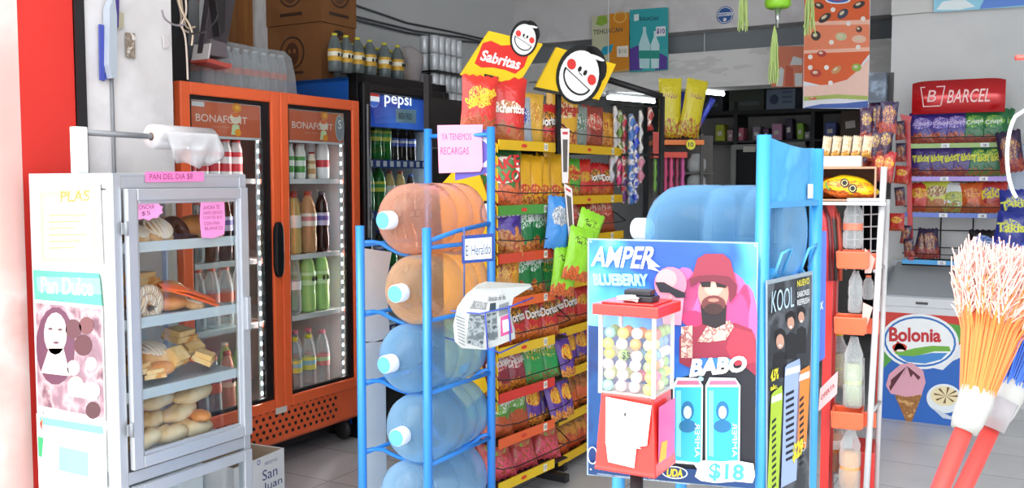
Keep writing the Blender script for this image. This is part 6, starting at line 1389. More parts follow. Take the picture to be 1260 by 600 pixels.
def jar(px, py0, py1, r, liq, capc, label, y=.04, lab=None):
    x, _, z0 = m_(px, py1, y); z1 = m_(px, py0, y)[2]; h = z1-z0
    mb = MB(PETC); mb.lathe([(0, 0), (r*.85, 0), (r, .01), (r, h*.3), (r*.9, h*.36), (r, h*.42), (r, h*.6), (r*.9, h*.66), (r*.95, h*.75), (r*.5, h*.93), (r*.4, h)], 18)
    if liq: mb.m(liq).lathe([(0, .003), (r*.94, .01), (r*.94, h*.62), (0, h*.62)], 16)
    if lab: mb.m(C(lab, .4)).lathe([(r*1.01, h*.38), (r*1.01, h*.52)], 18)
    o = mb.build('dispenser_bottle'); o.location = MF.w(x, y, z0); tag(o, label, 'bottle', 'bottles in the dispenser rack')
    if capc: MB(capc).lathe([(0, h*.97), (r*.55, h*.97), (r*.55, h*1.05), (0, h*1.05)], 16).build('cap', o)
jar(1049, 246, 305, .036, None, '#e6c23a', 'clear jar with yellow cap above the top orange clamp', .05, '#e07a60')
jar(1052, 333, 384, .026, None, None, 'empty clear tube bottle between the first and second orange clamps', .03)
jar(1049, 414, 500, .036, C('#b9c09a', .2), None, 'bottle with pale greenish drink under the second orange clamp', .03)
jar(1045, 527, 600, .04, C('#d89a5a', .2), None, 'bottle with amber drink below the lowest orange clamp', .03)
jar(1068, 340, 368, .02, None, '#e8704a', 'small clear bottle at the right of the orange clamps', .12)
jar(1030, 410, 475, .036, C('#b2a878', .2), '#d8b83a', 'cloudy drink bottle behind the red upright, upper', .22)
jar(1024, 500, 580, .04, C('#d88a3c', .2), '#c83a30', 'orange drink bottle behind the red upright, lower', .2, '#e8e2d8')
for i, (px, c, lb) in enumerate(((1016, '#b8303a', 'red'), (1021, '#6a2a30', 'maroon'), (1027, '#3a3432', 'dark'), (1033, '#c2503c', 'orange red'))):
    P = [m_(px-8, 250, .02+.02*i), m_(px-2, 270, .02+.02*i), m_(px, 300, .02+.02*i), m_(px+1, 345, .02+.02*i)]
    mb = MB(C(c, .35)); mb.T = MF.M; mb.tube(P, .012, 6, rs=[.006, .012, .012, .008]); o = mb.build('candy_strip'); tag(o, '%s candy strip hanging at the left of the dispenser rack' % lb, 'candy strip', 'candy strips on the dispenser rack')
for i, (px, py, w_, lb) in enumerate(((1012, 460, 9, 'upper'), (1016, 492, 9, 'lower'))):
    pass
CS = Frame(*at_d(1000, 470, 2.95).xy, 20)
def dl(mb, Y, Q): mb.m('#b83a44'); mb.qtext('OFERTA', Q([(1010, 493), (1027, 476), (1027, 470), (1010, 487)]), Y(1), .02)
flat('pink_sign', CS, [(1007, 506), (1009, 478), (1031, 456), (1030, 484)], 0, C('#e0b8b4', .5), 'tilted pale pink sign behind the blue stand at lower right', 'sign', dl)
# cardboard tray with standing packets on the rack top
zt_ = m_(1040, 208, .1)[2]
xa, xb = m_(1004, 300, .0)[0], m_(1076, 300, .0)[0]
TZ = MF.L(1040, 247)[1]
o = empty('cardboard_tray', Frame(MF.w(xa, .0).x, MF.w(xa, .0).y, 8, TZ), 'open brown cardboard box on top of the dispenser rack', 'box')
hh_ = zt_-TZ; card2 = blotch('pale_card', ['#b08468', '#bf9376', '#a87a60'], 3, .8, 3)
mb = MB(card2); W_ = xb-xa; mb.box(0, W_, .24, .25, 0, hh_); mb.box(0, W_, .0, .25, 0, .006); mb.box(0, .006, 0, .25, 0, hh_); mb.box(W_-.006, W_, 0, .25, 0, hh_); mb.box(0, W_, -.0, .25, hh_, hh_+.008); mb.build('carton', o)
bagtype('chick', .26, .12, .08, bagmat('chick', '#e8c21e', '#e0722a', '#e8c21e', '#e8882a', .2, .6, .2, stripe=None), None)
o = MB(BT and C('#e8c322', .35)).build if 0 else None
mb = MB(bagmat('lyingbag', '#ecc81c', '#e8702c', '#ecc81c', '#e87a2c', .3)); mb.F = lambda p: (p[0], p[1]+noise.noise(Vector(p)*18)*.008, p[2]*(1-.35*abs(p[0]/.12)**2)+noise.noise(Vector(p)*16)*.008); mb.ball((0, 0, .045), .05, 20, 12, (2.3, .9, .85)); mb.F = None
for dx in (.0, .03):
    mb.m('#1d1d1d'); mb.ell(-.01+dx, .058-dx*.6, .015, .017, -.052, 16, .5); mb.m('#e9d38a'); mb.ring(-.01+dx, .058-dx*.6, .011, .012, .0025, -.0526, 14)
mb.m('#2f8a3c'); mb.ring(-.065, .045, .012, .02, .005, -.0425, 12, .4, a0=2.2, a1=4.6)
o = mb.build('lying_bag'); p_ = MF.L(1042, 230, .08); o.location = MF.w(p_[0], .06, TZ+.008); o.rotation_euler = (0, .08, MF.a); tag(o, 'yellow and orange bag with two dark round marks lying in the box', 'snack bag')
o = MB(C('#e8762c', .4)); o.F = lambda p: (p[0], p[1], max(.0, p[2])+noise.noise(Vector(p)*20)*.006); o = o.ball((0, 0, .04), .042, 16, 10, (1.2, .8, 1)).build('lying_bag'); p_ = MF.L(1014, 232, .1); o.location = MF.w(p_[0]+.02, .14, TZ+.008); tag(o, 'orange bag at the left inside the cardboard box', 'snack bag')
o = MB(C('#d6d2ce', .5)).box(0, W_*.72, 0, .16, 0, .04).build('packet_box', None, .002); o.location = MF.w(xa+.005, .03, zt_+.0085); o.rotation_euler = (0, 0, MF.a); tag(o, 'flat white packet box on the brown cardboard box', 'box')
bagtype('pkt', .055, .11, .03, bagmat('pkt', '#cdb89a', '#b08a4a', '#e8dcc8', '#c8a03a', .3), None); NAMES['pkt'] = 'tan packet'
for i in range(5): bag('pkt', MF, xa+.022+i*.036, .08, zt_+.045, -.02, 'tan snack packet standing in the white packet box, %s from left' % ORD[i], 'packets in the white packet box', .5, .72, .12)
bagtype('hang', .06, .15, .03, bagmat('hang', '#3a1f3a', '#5a2a44', '#c8a83a', '#7a2a30', .25), None); bagtype('hangr', .06, .14, .03, bagmat('hangr', '#a82a2c', '#c84a30', '#d8c23a', '#7a2030', .3), None)
HX = Frame(*at_d(1060, 200, 3.7).xy, 8)
k_ = 0
for (px, py, k) in ((1056, 200, 'hang'), (1062, 196, 'hang'), (1069, 192, 'hang'), (1076, 190, 'hang'), (1083, 190, 'hang'), (1072, 214, 'hangr'), (1078, 216, 'hangr'), (1084, 216, 'hangr'), (1090, 218, 'hangr'), (1084, 157, 'mix'), (1092, 158, 'mix'), (1075, 160, 'hang'), (1066, 166, 'hang')):
    x, z = HX.L(px, py, 0); bag(k, HX, x, .03*(k_ % 2), z-.02, 0, '%s over the dispenser rack pole, %s of the cluster' % (dict(hang='dark purple pouch', hangr='red pouch', mix='dark patterned bag')[k], ORD[min(k_, 11)] if k_ < 12 else 'last'), 'pouches above the dispenser rack', .1, .62 if k == 'mix' else .85, .35-.03*k_)
    k_ += 1
o = MB('#17171a').box(-.016, .016, 0, .02, 0, .5).build('black_post'); a = HX.L(1090, 245, .06); o.location = HX.w(a[0], .07, a[1]); tag(o, 'black flat post above the white leaning poles', 'post')
o = MB(blotch('dark_box_print', ['#1a1e26', '#2c3644', '#5a6878', '#20242c'], 14, .5, 3)).box(-.045, .018, 0, .06, 0, .115).build('dark_display_box'); a = HX.L(1083, 132, .0); o.location = HX.w(a[0]+.0, .0, a[1]+.02); tag(o, 'dark printed display box above the hanging pouches', 'box')
# ================================================================== brooms
def broom(p_cap, p_top, p_low, d, colr, tips, label, n, spread, hgt, r_cap, seed, handle='#d8453f'):
    rnd = random.Random(seed); c = at_d(*p_cap, d); t_ = at_d(*p_top, d+.04); lo = at_d(*p_low, d-.02)
    ax = (c-lo).normalized(); k = (c.z+.02)/ax.z; foot = c-ax*k
    bax = (t_-c).normalized(); L = (t_-c).length
    e = bpy.data.objects.new('broom', None); COL.objects.link(e); e.location = foot; tag(e, label, 'broom')
    off = foot
    MB(C(handle, .3, 0, .05, coat=.4)).tube([Vector((0, 0, 0)), c-off-ax*.02], .0125, 18).build('handle', e)
    u = bax.orthogonal().normalized(); v = bax.cross(u)
    MB(C('#a4a5a2', .45)).tube([c-off-ax*.045, c-off-ax*.03, c-off+bax*.0, c-off+bax*.02], .02, 24, rs=[r_cap*.75, r_cap*.9, r_cap, r_cap*.98]).build('ferrule', e)
    mb = MB(C(colr, .4)); mt = MB(C(tips, .6))
    for i in range(n):
        a = rnd.random()*2*pi; q = sqrt(rnd.random()); p0 = c+(u*cos(a)+v*sin(a))*r_cap*.85*q
        w_ = (u*cos(a)+v*sin(a))*q*spread; le = L*(.8+.2*rnd.random())
        p1 = p0+bax*le*.5+w_*.35+u*rnd.uniform(-.004, .004); p2 = p0+bax*le*.82+w_*.85+v*rnd.uniform(-.006, .006)
        mb.tube([p0-off, p1-off, p2-off], .0011, 4, rs=[.0014, .0013, .0010])
        for j in range(9):
            dv = Vector((rnd.uniform(-1, 1), rnd.uniform(-1, 1), rnd.uniform(-.8, .8)))*.017
            s_ = p2+(p1-p2)*rnd.random()*.75
            mt.tube([s_-off, s_+bax*le*.07+dv*.5-off, s_+bax*le*(.10+.08*rnd.random())+dv-off], .0008, 3, rs=[.0015, .0014, .0009])
    b1 = mb.build('bristles', e); b1['kind'] = 'stuff'; mt_ = mt.build('bristle_tips', e); mt_['kind'] = 'stuff'; mt_['label'] = 'frayed pale tips of the bristles'
    return e
broom((1200, 494), (1246, 300), (1166, 578), 1.32, '#ef7a2e', '#f2bfb4', 'broom with orange bristles and frayed pale tips, bristles up', 620, .050, 0, .0235, 5)
broom((1240, 484), (1292, 352), (1196, 578), 1.42, '#2a62c8', '#9ab8e8', 'broom with blue bristles behind the orange bristled one', 420, .05, 0, .024, 9)
o = MB(film('#b8b4b8', .5, .2, .4)); c = at_d(1229, 500, 1.41); ax = (c-at_d(1196, 578, 1.40)).normalized(); o.tube([c-ax*.035, c+ax*.012], .0235, 20, rs=[.021, .024]); o = o.build('plastic_sleeve'); tag(o, 'clear grey plastic sleeve below the blue bristles', 'sleeve')
# white hoop and red tip at the right edge
P = [at_d(1253+6+(-22)*cos(a)*.9, 192-56*sin(a), 2.1) for a in [radians(q) for q in range(-65, 70, 9)]]
o = MB(C('#e4e4e2', .3)).tube(P+[at_d(1285, 120, 2.1)], .0042, 10).build('white_hoop'); tag(o, 'white plastic hoop curving in at the right edge', 'hoop')
o = MB(C('#e8584e', .4)).tube([at_d(1250, 71, 2.1), at_d(1300, 70, 2.1)], .006, 10).build('red_rod'); tag(o, 'short red rod tip poking in at the upper right edge', 'rod')
# ================================================================== hanging posters
def wallposter(nm, P, Y, base, label, draw, cat='poster', t=.004):
    F_ = Frame(at_y(P[0][0], P[0][1], Y).x, Y, 0)
    return flat(nm, F_, P, 0, base, label, cat, draw, t)
def fizz(mb, Y, Q, bottle, c2, hdr):
    mb.m(c2); mb.qtext(hdr[0], Q(hdr[1]), Y(1), .02)
def dt1(mb, Y, Q):
    mb.m('#d98a1c'); mb.poly(Q([(750, 88), (750, 17), (774, 16), (774, 84)]), Y(1)); mb.m('#c9c9a8'); mb.poly(Q([(729, 92), (728, 20), (750, 18), (750, 90)]), Y(1))
    mb.m('#5a5a40'); mb.qtext('TEHUACAN', Q([(730, 43), (766, 39), (766, 33), (730, 37)], 2), Y(2), .02); mb.m('#8fb23a'); mb.poly(Q([(733, 30), (736, 20), (746, 19), (748, 28), (740, 32)], 2), Y(2)); mb.m('#1fa0c0'); mb.poly(Q([(738, 66), (742, 58), (755, 54), (752, 64), (744, 68)], 2), Y(2)); mb.m('#efe8d8'); mb.poly(Q([(759, 70), (759, 57), (773, 56), (773, 70)], 3), Y(3)); mb.m('#8a8a8a'); mb.qtext('$10', Q([(761, 66), (771, 66), (771, 60), (761, 60)], 4), Y(4)); mb.m('#e8c060'); c = Q([(763, 21)], 3)[0]; mb.ring(c[0], c[1], .06, .05, .01, Y(3))
wallposter('water_poster', [(729, 92), (728, 20), (774, 15), (774, 87)], YB-.06, C('#d0a050', .5), 'cream and amber bottled water poster on the flaking beam, left one', dt1)
def dt2(mb, Y, Q):
    mb.m('#2fa8ae'); mb.poly(Q([(775, 60), (775, 12), (821, 9), (821, 60)]), Y(1)); mb.m('#5a3f9a'); mb.poly(Q([(775, 87), (775, 60), (784, 56), (790, 58), (790, 86)], 2), Y(2)); mb.poly(Q([(806, 86), (806, 62), (821, 70), (821, 85)], 2), Y(2))
    for cx, s in ((793, 1.0), (806, .78)):
        mb.m('#bfe6ea' if s > .9 else '#cfeef0'); mb.poly(Q([(cx-6*s, 84), (cx-7*s, 55), (cx-2*s, 40+8*(1-s)*3), (cx-2*s, 33+12*(1-s)*2), (cx+2*s, 33+12*(1-s)*2), (cx+2*s, 40+8*(1-s)*3), (cx+7*s, 55), (cx+6*s, 84)], 3), Y(3)); mb.m('#2a9a8a'); mb.poly(Q([(cx-7*s, 72), (cx-7*s, 62), (cx+7*s, 62), (cx+7*s, 72)], 4), Y(4))
    mb.m('#1c5060'); mb.qtext('TEHUACAN', Q([(784, 26), (810, 25), (810, 20), (784, 21)], 2), Y(2), .03); mb.m('#e8eef0'); mb.poly(Q([(807, 45), (807, 33), (819, 32), (819, 44)], 5), Y(5)); mb.m('#6a4a9a'); mb.qtext('$10', Q([(808, 42), (818, 42), (818, 35), (808, 35)], 6), Y(6), .03); mb.m('#dfeef0'); mb.poly(Q([(780, 26), (780, 18), (786, 17), (786, 25)], 5), Y(5))
wallposter('water_poster', [(775, 89), (775, 12), (822, 9), (822, 86)], YB-.05, C('#3fb0b0', .5), 'teal and purple bottled water poster on the flaking beam', dt2)
def dsn(mb, Y, Q):
    c = Q([(892, 18.5)])[0]; r_ = abs(Q([(902, 18)])[0][0]-c[0]); mb.m('#2a5aa0'); mb.ell(c[0], c[1], r_*1.05, r_*1.05, Y(1)); mb.m('#e8ecf0'); mb.ring(c[0], c[1], r_*.95, r_*.95, r_*.08, Y(2)); mb.poly([(c[0]-r_, c[1]+r_*.3), (c[0]-r_, c[1]-.1*r_), (c[0]+r_, c[1]-.1*r_), (c[0]+r_, c[1]+r_*.3)], Y(2)); mb.m('#2a5aa0'); mb.text('ABIERTO', c[0], c[1]+r_*.1, w=r_*1.7, h=r_*.28, y=Y(3), fat=.02); mb.m('#e8ecf0'); mb.ell(c[0], c[1]-r_*.55, r_*.22, r_*.22, Y(2))
sk = [(892+10.5*cos(i*pi/10), 18.5+10.5*sin(i*pi/10)) for i in range(20)]
wallposter('round_sticker', sk, YB-.015, C('#cfd6de', .5), 'round blue and white sticker on the upper beam', dsn, 'sticker', .002)
oran = '#d8581c'
def dor(mb, Y, Q):
    mb.m('#dd5a1a'); mb.poly(Q([(989, 100), (990, -6), (1070, -6), (1070, 66), (1062, 76), (1052, 92), (1040, 100), (1015, 106)]), Y(1))
    mb.m('#e8825a'); mb.poly(Q([(989, 64), (990, 30), (1070, 28), (1070, 58)], 2), Y(2)); mb.m('#f0b8a0'); mb.poly(Q([(989, 66), (989, 62), (1070, 58), (1070, 63)], 3), Y(3)); mb.poly(Q([(990, 31), (990, 27), (1070, 24), (1070, 30)], 3), Y(3))
    mb.m('#f0c8b8'); mb.poly(Q([(989, 120), (989, 106), (1020, 104), (1042, 98), (1056, 86), (1069, 72), (1069, 118)], 2), Y(2)); mb.m('#a8b85a'); mb.poly(Q([(989, 124), (989, 119), (1030, 116), (1068, 118), (1068, 123), (1030, 121)], 3), Y(3)); mb.m('#3f62b0'); mb.poly(Q([(990, 132), (1010, 128), (1040, 127), (1068, 124), (1068, 133), (990, 133)], 4), Y(4))
    def blob(x, y, rx, ry, c, n, rot=0): mb.m(c); mb.poly(Q([(x+rx*cos(t)*cos(rot)-ry*sin(t)*sin(rot), y+rx*cos(t)*sin(rot)+ry*sin(t)*cos(rot)) for t in [i*pi/6 for i in range(12)]], n), Y(n))
    for x, y, rx, ry, c, rot in ((1008, 7, 6, 4, '#3a2a1c', .3), (1015, 22, 9, 4.5, '#2c2420', -.6), (1037, 17, 8, 5, '#33384e', -.7), (1057, 6, 8, 4, '#2a2220', -.4), (1004, 44, 6, 6, '#3a2c20', 0), (1035, 45, 7, 5, '#c0c49a', 0), (1057, 36, 4, 4, '#5a3020', 0), (1011, 66, 6, 4, '#b03030', 0), (1004, 90, 7, 5, '#b83a2a', 0), (1029, 86, 7, 4, '#c8905a', -.6), (1054, 83, 6, 5, '#8fb040', 0), (1000, 121, 5, 2, '#c86a4a', 0), (1057, 48, 9, 5, '#e8b8a0', 0)): blob(x, y, rx, ry, c, 5, rot); blob(x-1, y-1, rx*.45, ry*.4, '#d8c8a8', 6, rot)
    for x, y in ((1025, 12), (1044, 29), (1062, 23), (1023, 52), (997, 70), (997, 83), (1017, 83), (1022, 102), (1056, 58), (993, 32)): blob(x, y, 3, 3, '#ece4dc', 6)
    blob(1031, 0, 16, 5, '#e8ecf2', 6); blob(1031, -1, 14, 4.5, '#2f62b8', 7); blob(1031, -2, 9, 3, '#c83a30', 8)
wallposter('ice_cream_poster', [(988, 133), (990, -8), (1071, -8), (1069, 134)], YR-.25, C('#dfe0e6', .35), 'tall orange ice cream menu poster hanging beside the right wall', dor, t=.003)
def do2(mb, Y, Q):
    mb.m('#d9dcd8'); mb.poly(Q([(955, 106), (955, 90), (961, 82), (965, 86), (963, 106)]), Y(1)); mb.poly(Q([(972, 80), (976, 69), (987, 72), (987, 80)]), Y(1)); mb.poly(Q([(978, 106), (978, 90), (987, 90), (987, 106)]), Y(1)); mb.m('#c85a3a'); mb.poly(Q([(966, 106), (967, 80), (976, 84), (976, 106)], 2), Y(2))
wallposter('orange_sheet', [(949, 107), (949, 62), (960, 57), (989, 57), (989, 107)], YB-.12, C('#d87a58', .5), 'smaller faded orange and white sheet behind the hanging menu poster', do2)
wallposter('blue_poster', [(1149, 15), (1149, -20), (1290, -20), (1290, 6)], YR-.08, C('#8fd0e8', .4), 'pale blue printed banner cut by the top edge at right', lambda mb, Y, Q: (mb.m('#5a86d8'), mb.poly(Q([(1205, 11), (1215, -8), (1290, -14), (1290, 4)]), Y(1)), mb.m('#e4f0f2'), mb.poly(Q([(1152, 12), (1160, 2), (1185, -2), (1200, 8), (1180, 12)]), Y(1))))
# green hanging ornaments
gstr = C('#a9c070', .5)
def tassel(px, py0, py1, d, w_, label, seed, n=26):
    rnd = random.Random(seed); top = at_d(px, py0, d); bot = at_d(px, py1, d); L = top.z-bot.z; mb = MB(gstr)
    for i in range(n):
        a = rnd.random()*6.28; q = rnd.random()*w_; P = [Vector((0, 0, 0))]
        for k in range(1, 6): P.append(Vector((cos(a)*q*(k/5)**.6+rnd.uniform(-.004, .004), sin(a)*q*(k/5)**.6+rnd.uniform(-.004, .004), -L*k/5*(.8+.2*rnd.random()))))
        mb.tube(P, .003, 4)
    o = mb.build('green_tassel'); o.location = top; return tag(o, label, 'tassel', 'green tassels hanging by the beams')
tassel(915, -20, 40, 5.0, .03, 'pale green tassel hanging left of the green pendant', 1)
tassel(996, -20, 44, 5.0, .04, 'pale green tassel hanging in front of the orange menu poster', 2)
tassel(953, 32, 104, 5.0, .035, 'long pale green tassel hanging under the green pendant', 3, 36)
pt = at_d(957, 10, 5.0)
e = bpy.data.objects.new('green_pendant', None); COL.objects.link(e); e.location = (pt.x, pt.y, pt.z); tag(e, 'bright green bell shaped pendant with silver stem under the ceiling', 'pendant')
MB(C('#8fd032', .4)).lathe([(0, .0), (.055, .0), (.068, .015), (.066, .06), (.05, .09), (.0, .1)], 20).build('bell', e)
MB(C('#b8bcbc', .25, .8)).tube([(0, 0, 0), (0, 0, -.1)], .012, 10, rs=[.016, .006]).build('stem', e)
MB(C('#8a9080', .5)).tube([(0, 0, .1), (0, 0, ZC-pt.z)], .002, 5).build('string', e)
# ================================================================== candy rack behind (middle)
CDF = Frame(*at_d(805, 190, 6.0).xy, 30)
cq = lambda px, py, y=0: CDF.L(px, py, y)
e = empty('candy_rack', CDF, 'orange and black candy rack with yellow bags on top', 'rack')
x0, x1 = cq(804, 180)[0], cq(866, 180)[0]
OR2 = C('#d8701c', .45)
for x in (x0, x1-.02): MB('#2a2624').box(x, x+.02, .0, .02, 0, cq(830, 165)[1]).build('upright', e)
MB(OR2).box(x0, x1, -.01, .2, cq(830, 176)[1]-.01, cq(830, 172)[1]).build('tray', e)
MB(C('#c8351c', .45)).box(x0, cq(845, 200)[0], -.012, .16, cq(830, 190)[1]-.02, cq(830, 187)[1]).build('tray', e)
MB(C('#b8301e', .45)).slab([cq(803, 188), cq(803, 162), cq(817, 163), cq(817, 188)], -.014, -.004).build('side_card', e)
mb = MB(C('#d8d020', .5)); c = cq(849, 178); mb.T = None; mb.slab([(c[0]+.03*cos(i*.4), c[1]+.033*sin(i*.4)) for i in range(16)], -.03, -.025); mb.m('#222222'); mb.text('10', c[0], c[1], h=.03, y=-.031, fat=.03); mb.build('price_disc', e)
bagtype('ybag', .15, .38, .06, bagmat('ybag', '#cfc01e', '#d8ca2a', '#8a3a6a', '#b8ac1c', .3, .7, .05), None)
bag('ybag', CDF, cq(826, 150)[0], .06, cq(826, 169)[1], 0, 'tall yellow bag on the candy rack, left one', 'yellow bags on the candy rack', 0, 1.0, .0)
bag('ybag', CDF, cq(848, 150)[0], .05, cq(843, 168)[1], 0, 'tall yellow bag on the candy rack, right one leaning', 'yellow bags on the candy rack', .2, .98, .18)
bagtype('bstrip', .05, .3, .03, bagmat('bstrip', '#2a3aa8', '#3a52c8', None, '#2a3aa8', .3), None)
bag('bstrip', CDF, cq(838, 150)[0], .13, cq(842, 168)[1], 0, 'dark blue pouch between the yellow bags', None, 0, 1, .1)
bag('bstrip', CDF, cq(860, 150)[0], .12, cq(858, 160)[1], 0, 'dark blue pouch at the right of the yellow bags', None, 0, .8, .5)
for i, (px, c, lb) in enumerate(((806, '#6a9a3a', 'green'), (812, '#5a5a8a', 'slate'), (819, '#b83a6a', 'rose'), (826, '#c84a7a', 'pink'), (833, '#8a2a4a', 'wine'), (840, '#b84a8a', 'magenta'))):
    o = MB(C(c, .3)); o.F = lambda p: (p[0]+noise.noise(Vector(p)*30)*.006, p[1], p[2]); o.box(-.017, .017, 0, .015, 0, 0) if 0 else o.tube([(0, 0, k*-.035) for k in range(8)], .015, 8, rs=[.008, .015, .013, .016, .013, .016, .013, .006]); o = o.build('candy_strip'); a = cq(px, 193, .01); o.location = CDF.w(a[0], .01, a[1]); tag(o, '%s candy strip hanging under the candy rack tray' % lb, 'candy strip', 'candy strips under the rack tray')
for i, (px, py) in enumerate(((857, 202), (857, 224))):
    o = MB(film('#d8dcdc', .35, .1, .5)).lathe([(0, 0), (.05, 0), (.062, .03), (.06, .08), (.04, .1), (.04, .12), (0, .12)], 18).build('glass_jar'); a = cq(px, py+10, .1); o.location = CDF.w(a[0], .1, a[1]); tag(o, 'round glass jar right of the candy rack, %s' % ('upper' if i == 0 else 'lower'), 'jar')
    MB('#3a3632').box(a[0]-.1, a[0]+.1, .03, .18, a[1]-.012, a[1]).build('jar_shelf', e)
MB('#3a3632').box(x0, x1+.1, .19, .21, 0, cq(830, 165)[1]).build('back_board', e)
# strips hanging off the end of the snack shelves
STF = Frame(*at_d(755, 190, 5.35).xy, 32)
stq = lambda px, py: STF.L(px, py, 0)
strips = [(757, 130, 178, '#c4c2c8', 'pale grey', 7), (758, 145, 200, '#d8d0d2', 'white pink', 9), (764, 135, 190, '#6a8a3a', 'olive green', 9), (770, 140, 240, '#c83a4a', 'red', 8), (777, 140, 250, '#3a6ab0', 'blue', 10), (783, 150, 250, '#2a44b0', 'deep blue', 10), (790, 135, 190, '#c8c8c8', 'white squares', 7), (790, 190, 225, '#c0788a', 'dusty pink', 12), (800, 132, 160, '#a02c2c', 'dark red', 9), (753, 190, 225, '#c8c8d0', 'silver', 9), (763, 195, 230, '#d83a7a', 'pink', 8), (770, 215, 250, '#6a3a7a', 'purple', 9)]
for i, (px, y0, y1, c, lb, w_) in enumerate(strips):
    a = stq(px, y0); b2 = stq(px, y1); n = max(3, int((y1-y0)/8)); r_ = w_/2/1150*5.35
    mb = MB(blotch('wrapper_'+lb.replace(' ', '_'), [c, c, '#e8e0d0', c], 20, .35, 3)); mb.tube([(.004*((k % 2)*2-1), .006*(k % 2), -(a[1]-b2[1])*k/n) for k in range(n+1)], r_, 8, rs=[r_*(.45 if k % 2 == 0 else 1) for k in range(n+1)])
    o = mb.build('candy_strip'); o.location = STF.w(a[0], .02*(i % 4), a[1]); o.rotation_euler = (0, 0, STF.a); tag(o, '%s strip of wrapped sweets hanging by the snack shelf end' % lb, 'candy strip', 'sweet strips by the snack shelves')
MB(C('#8f2420', .5)).slab([stq(783, 130), stq(783, 124), stq(808, 127), stq(808, 133)], -.01, 0)
e = empty('strip_hanger', STF, 'black rod frame holding the hanging strips of sweets', 'hanger')
P1, P2, P3 = stq(748, 97), stq(816, 118), stq(816, 240)
MB('#1a1a1c').box(0, 0, 0, 0, 0, 0) if 0 else MB(C('#1b1b1d', .5)).tube([(P1[0], .03, P1[1]), (P2[0], .03, P2[1])], .018, 6).build('top_bar', e)
MB(C('#1b1b1d', .5)).tube([(P2[0]-.0, .03, P2[1]), (P2[0], .03, 0)], .016, 6).build('upright', e)
MB(C('#1b1b1d', .5)).tube([(stq(752, 126)[0], .035, stq(752, 128)[1]), (P2[0], .035, stq(800, 131)[1])], .006, 6).build('hook_bar', e)
MB(C('#1b1b1d', .5)).tube([(stq(752, 190)[0], .035, stq(752, 190)[1]), (P2[0], .035, stq(800, 190)[1])], .006, 6).build('hook_bar', e)
# ================================================================== store room furniture
SY = 9.6
SF0 = Frame(at_y(845, 170, SY).x, SY, 0)
sq = lambda px, py, y=0: SF0.L(px, py, y)
e = empty('store_shelving', SF0, 'long dark shelving along the back of the dim store room', 'shelving')
xe_ = sq(1062, 170)[0]
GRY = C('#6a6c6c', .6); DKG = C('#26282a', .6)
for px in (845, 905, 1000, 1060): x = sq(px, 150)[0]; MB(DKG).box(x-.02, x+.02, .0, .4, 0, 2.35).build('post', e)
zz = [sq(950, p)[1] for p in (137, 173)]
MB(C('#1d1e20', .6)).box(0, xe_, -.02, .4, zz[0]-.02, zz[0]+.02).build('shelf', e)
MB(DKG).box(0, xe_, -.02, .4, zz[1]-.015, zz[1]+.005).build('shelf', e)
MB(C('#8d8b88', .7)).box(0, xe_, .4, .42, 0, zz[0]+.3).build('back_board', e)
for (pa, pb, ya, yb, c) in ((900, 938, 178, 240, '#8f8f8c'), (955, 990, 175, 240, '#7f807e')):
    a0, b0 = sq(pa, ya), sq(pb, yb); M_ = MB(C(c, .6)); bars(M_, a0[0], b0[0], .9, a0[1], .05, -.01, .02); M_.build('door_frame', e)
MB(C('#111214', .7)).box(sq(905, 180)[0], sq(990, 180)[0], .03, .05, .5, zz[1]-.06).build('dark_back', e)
MB(C('#cfcac0', .6)).box(sq(915, 190)[0], sq(930, 190)[0], -.02, .0, sq(920, 181)[1]-.05, sq(920, 173)[1]-.06).build('white_box', e)
goods = [(884, 155, 9, 18, '#a8b02c', 'yellow green bag', 0), (897, 160, 6, 12, '#b08a90', 'dusty rose pack', 1), (908, 159, 8, 14, '#c86a80', 'pink pack', 2), (929, 158, 7, 15, '#9a8a98', 'mauve pack', 3), (941, 157, 5, 13, '#6a4a6a', 'plum pack', 4), (954, 157, 9, 17, '#c890b0', 'light pink pack', 5), (969, 154, 7, 22, '#3a2a48', 'dark violet box', 6), (983, 155, 6, 17, '#8ab83a', 'lime pack', 7), (1020, 160, 10, 17, '#4a5a9a', 'blue domed pack', 8), (1045, 160, 18, 30, '#4a3428', 'large brown sack', 9), (992, 165, 5, 8, '#9a9a9a', 'grey pack', 10)]
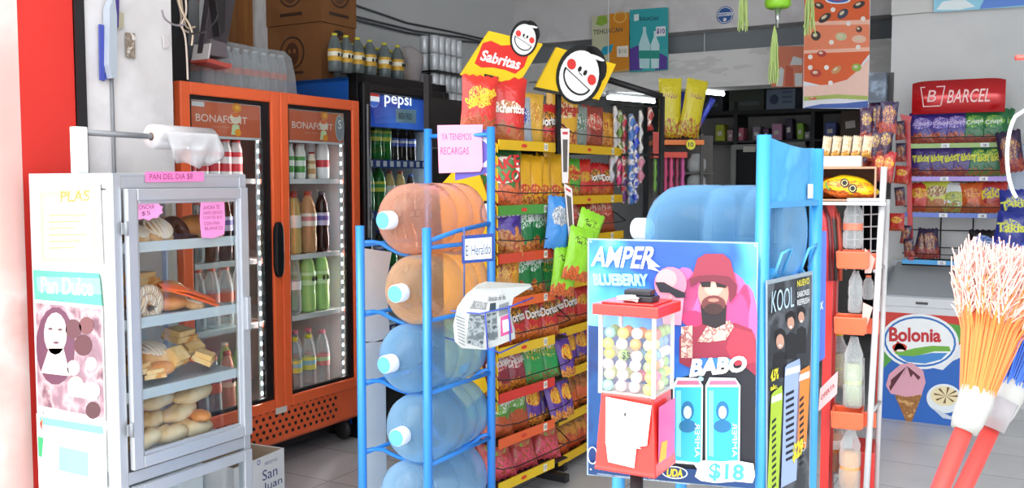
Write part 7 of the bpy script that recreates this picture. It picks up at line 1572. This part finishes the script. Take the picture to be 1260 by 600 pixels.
for px, py, rw, rh, c, lb, i in goods:
    a = sq(px, py); s = 9.0/1150
    mb = MB(C(c, .5)); w_, h_ = rw*s, rh*s*2*.5
    mb.F = lambda p, i=i: (p[0]+noise.noise(Vector(p)*6+Vector((i, 0, 0)))*.015, p[1], p[2]); mb.box(-w_/2*1.4, w_/2*1.4, .05, .2, 0, h_*1.25); mb.F = None; mb.m('#d8d0c8'); mb.poly([(-w_*.3, h_*.4), (w_*.35, h_*.45), (w_*.3, h_*.75), (-w_*.35, h_*.7)], .045)
    o = mb.build('boxed_goods', None, .01); o.location = SF0.w(a[0], 0, zz[1]+.008); tag(o, '%s on the lower shelf of the dim store room' % lb, 'goods', 'goods on the store room shelf')
upper = [(875, 118, 14, 22, '#3a3f44', 'dark grey carton'), (918, 117, 22, 26, '#4a5248', 'wide olive crate'), (960, 121, 18, 25, '#8a9ab0', 'pale blue grey box with round mark'), (850, 122, 12, 16, '#2e3236', 'black carton')]
for px, py, rw, rh, c, lb in upper:
    a0 = sq(px-rw, py+rh/2, -.0); b0 = sq(px+rw, py-rh/2); mb = MB(C(c, .6)).box(0, b0[0]-a0[0], .02, .35, 0, max(.1, b0[1]-zz[0]-.02))
    if 'round' in lb: mb.m('#3f4f70'); mb.ell(.08, .1, .045, .05, .019); mb.m('#6a7a98'); [mb.poly([(.16, .06+.05*k), (.26, .06+.05*k), (.26, .08+.05*k), (.16, .08+.05*k)], .019) for k in range(3)]
    else: mb.m('#5f666a'); mb.poly([(.05, .05), (b0[0]-a0[0]-.05, .05), (b0[0]-a0[0]-.05, .09), (.05, .09)], .019)
    o = mb.build('storage_box', None, .004); o.location = SF0.w(a0[0], 0, zz[0]+.021); tag(o, '%s on the top shelf of the dim store room' % lb, 'box', 'boxes on the store room top shelf')
# larger soda and water bottles in the cooler, fuller breads
for o in list(SC.objects):
    if o.get('group') == 'bottles in the orange cooler':
        y = o.name.startswith('yogurt'); o.scale = (1.0, 1.0, 1.16) if y else (1.16, 1.16, 1.26)
    elif o.get('category') == 'bread': o.scale = [s*1.13 for s in o.scale]
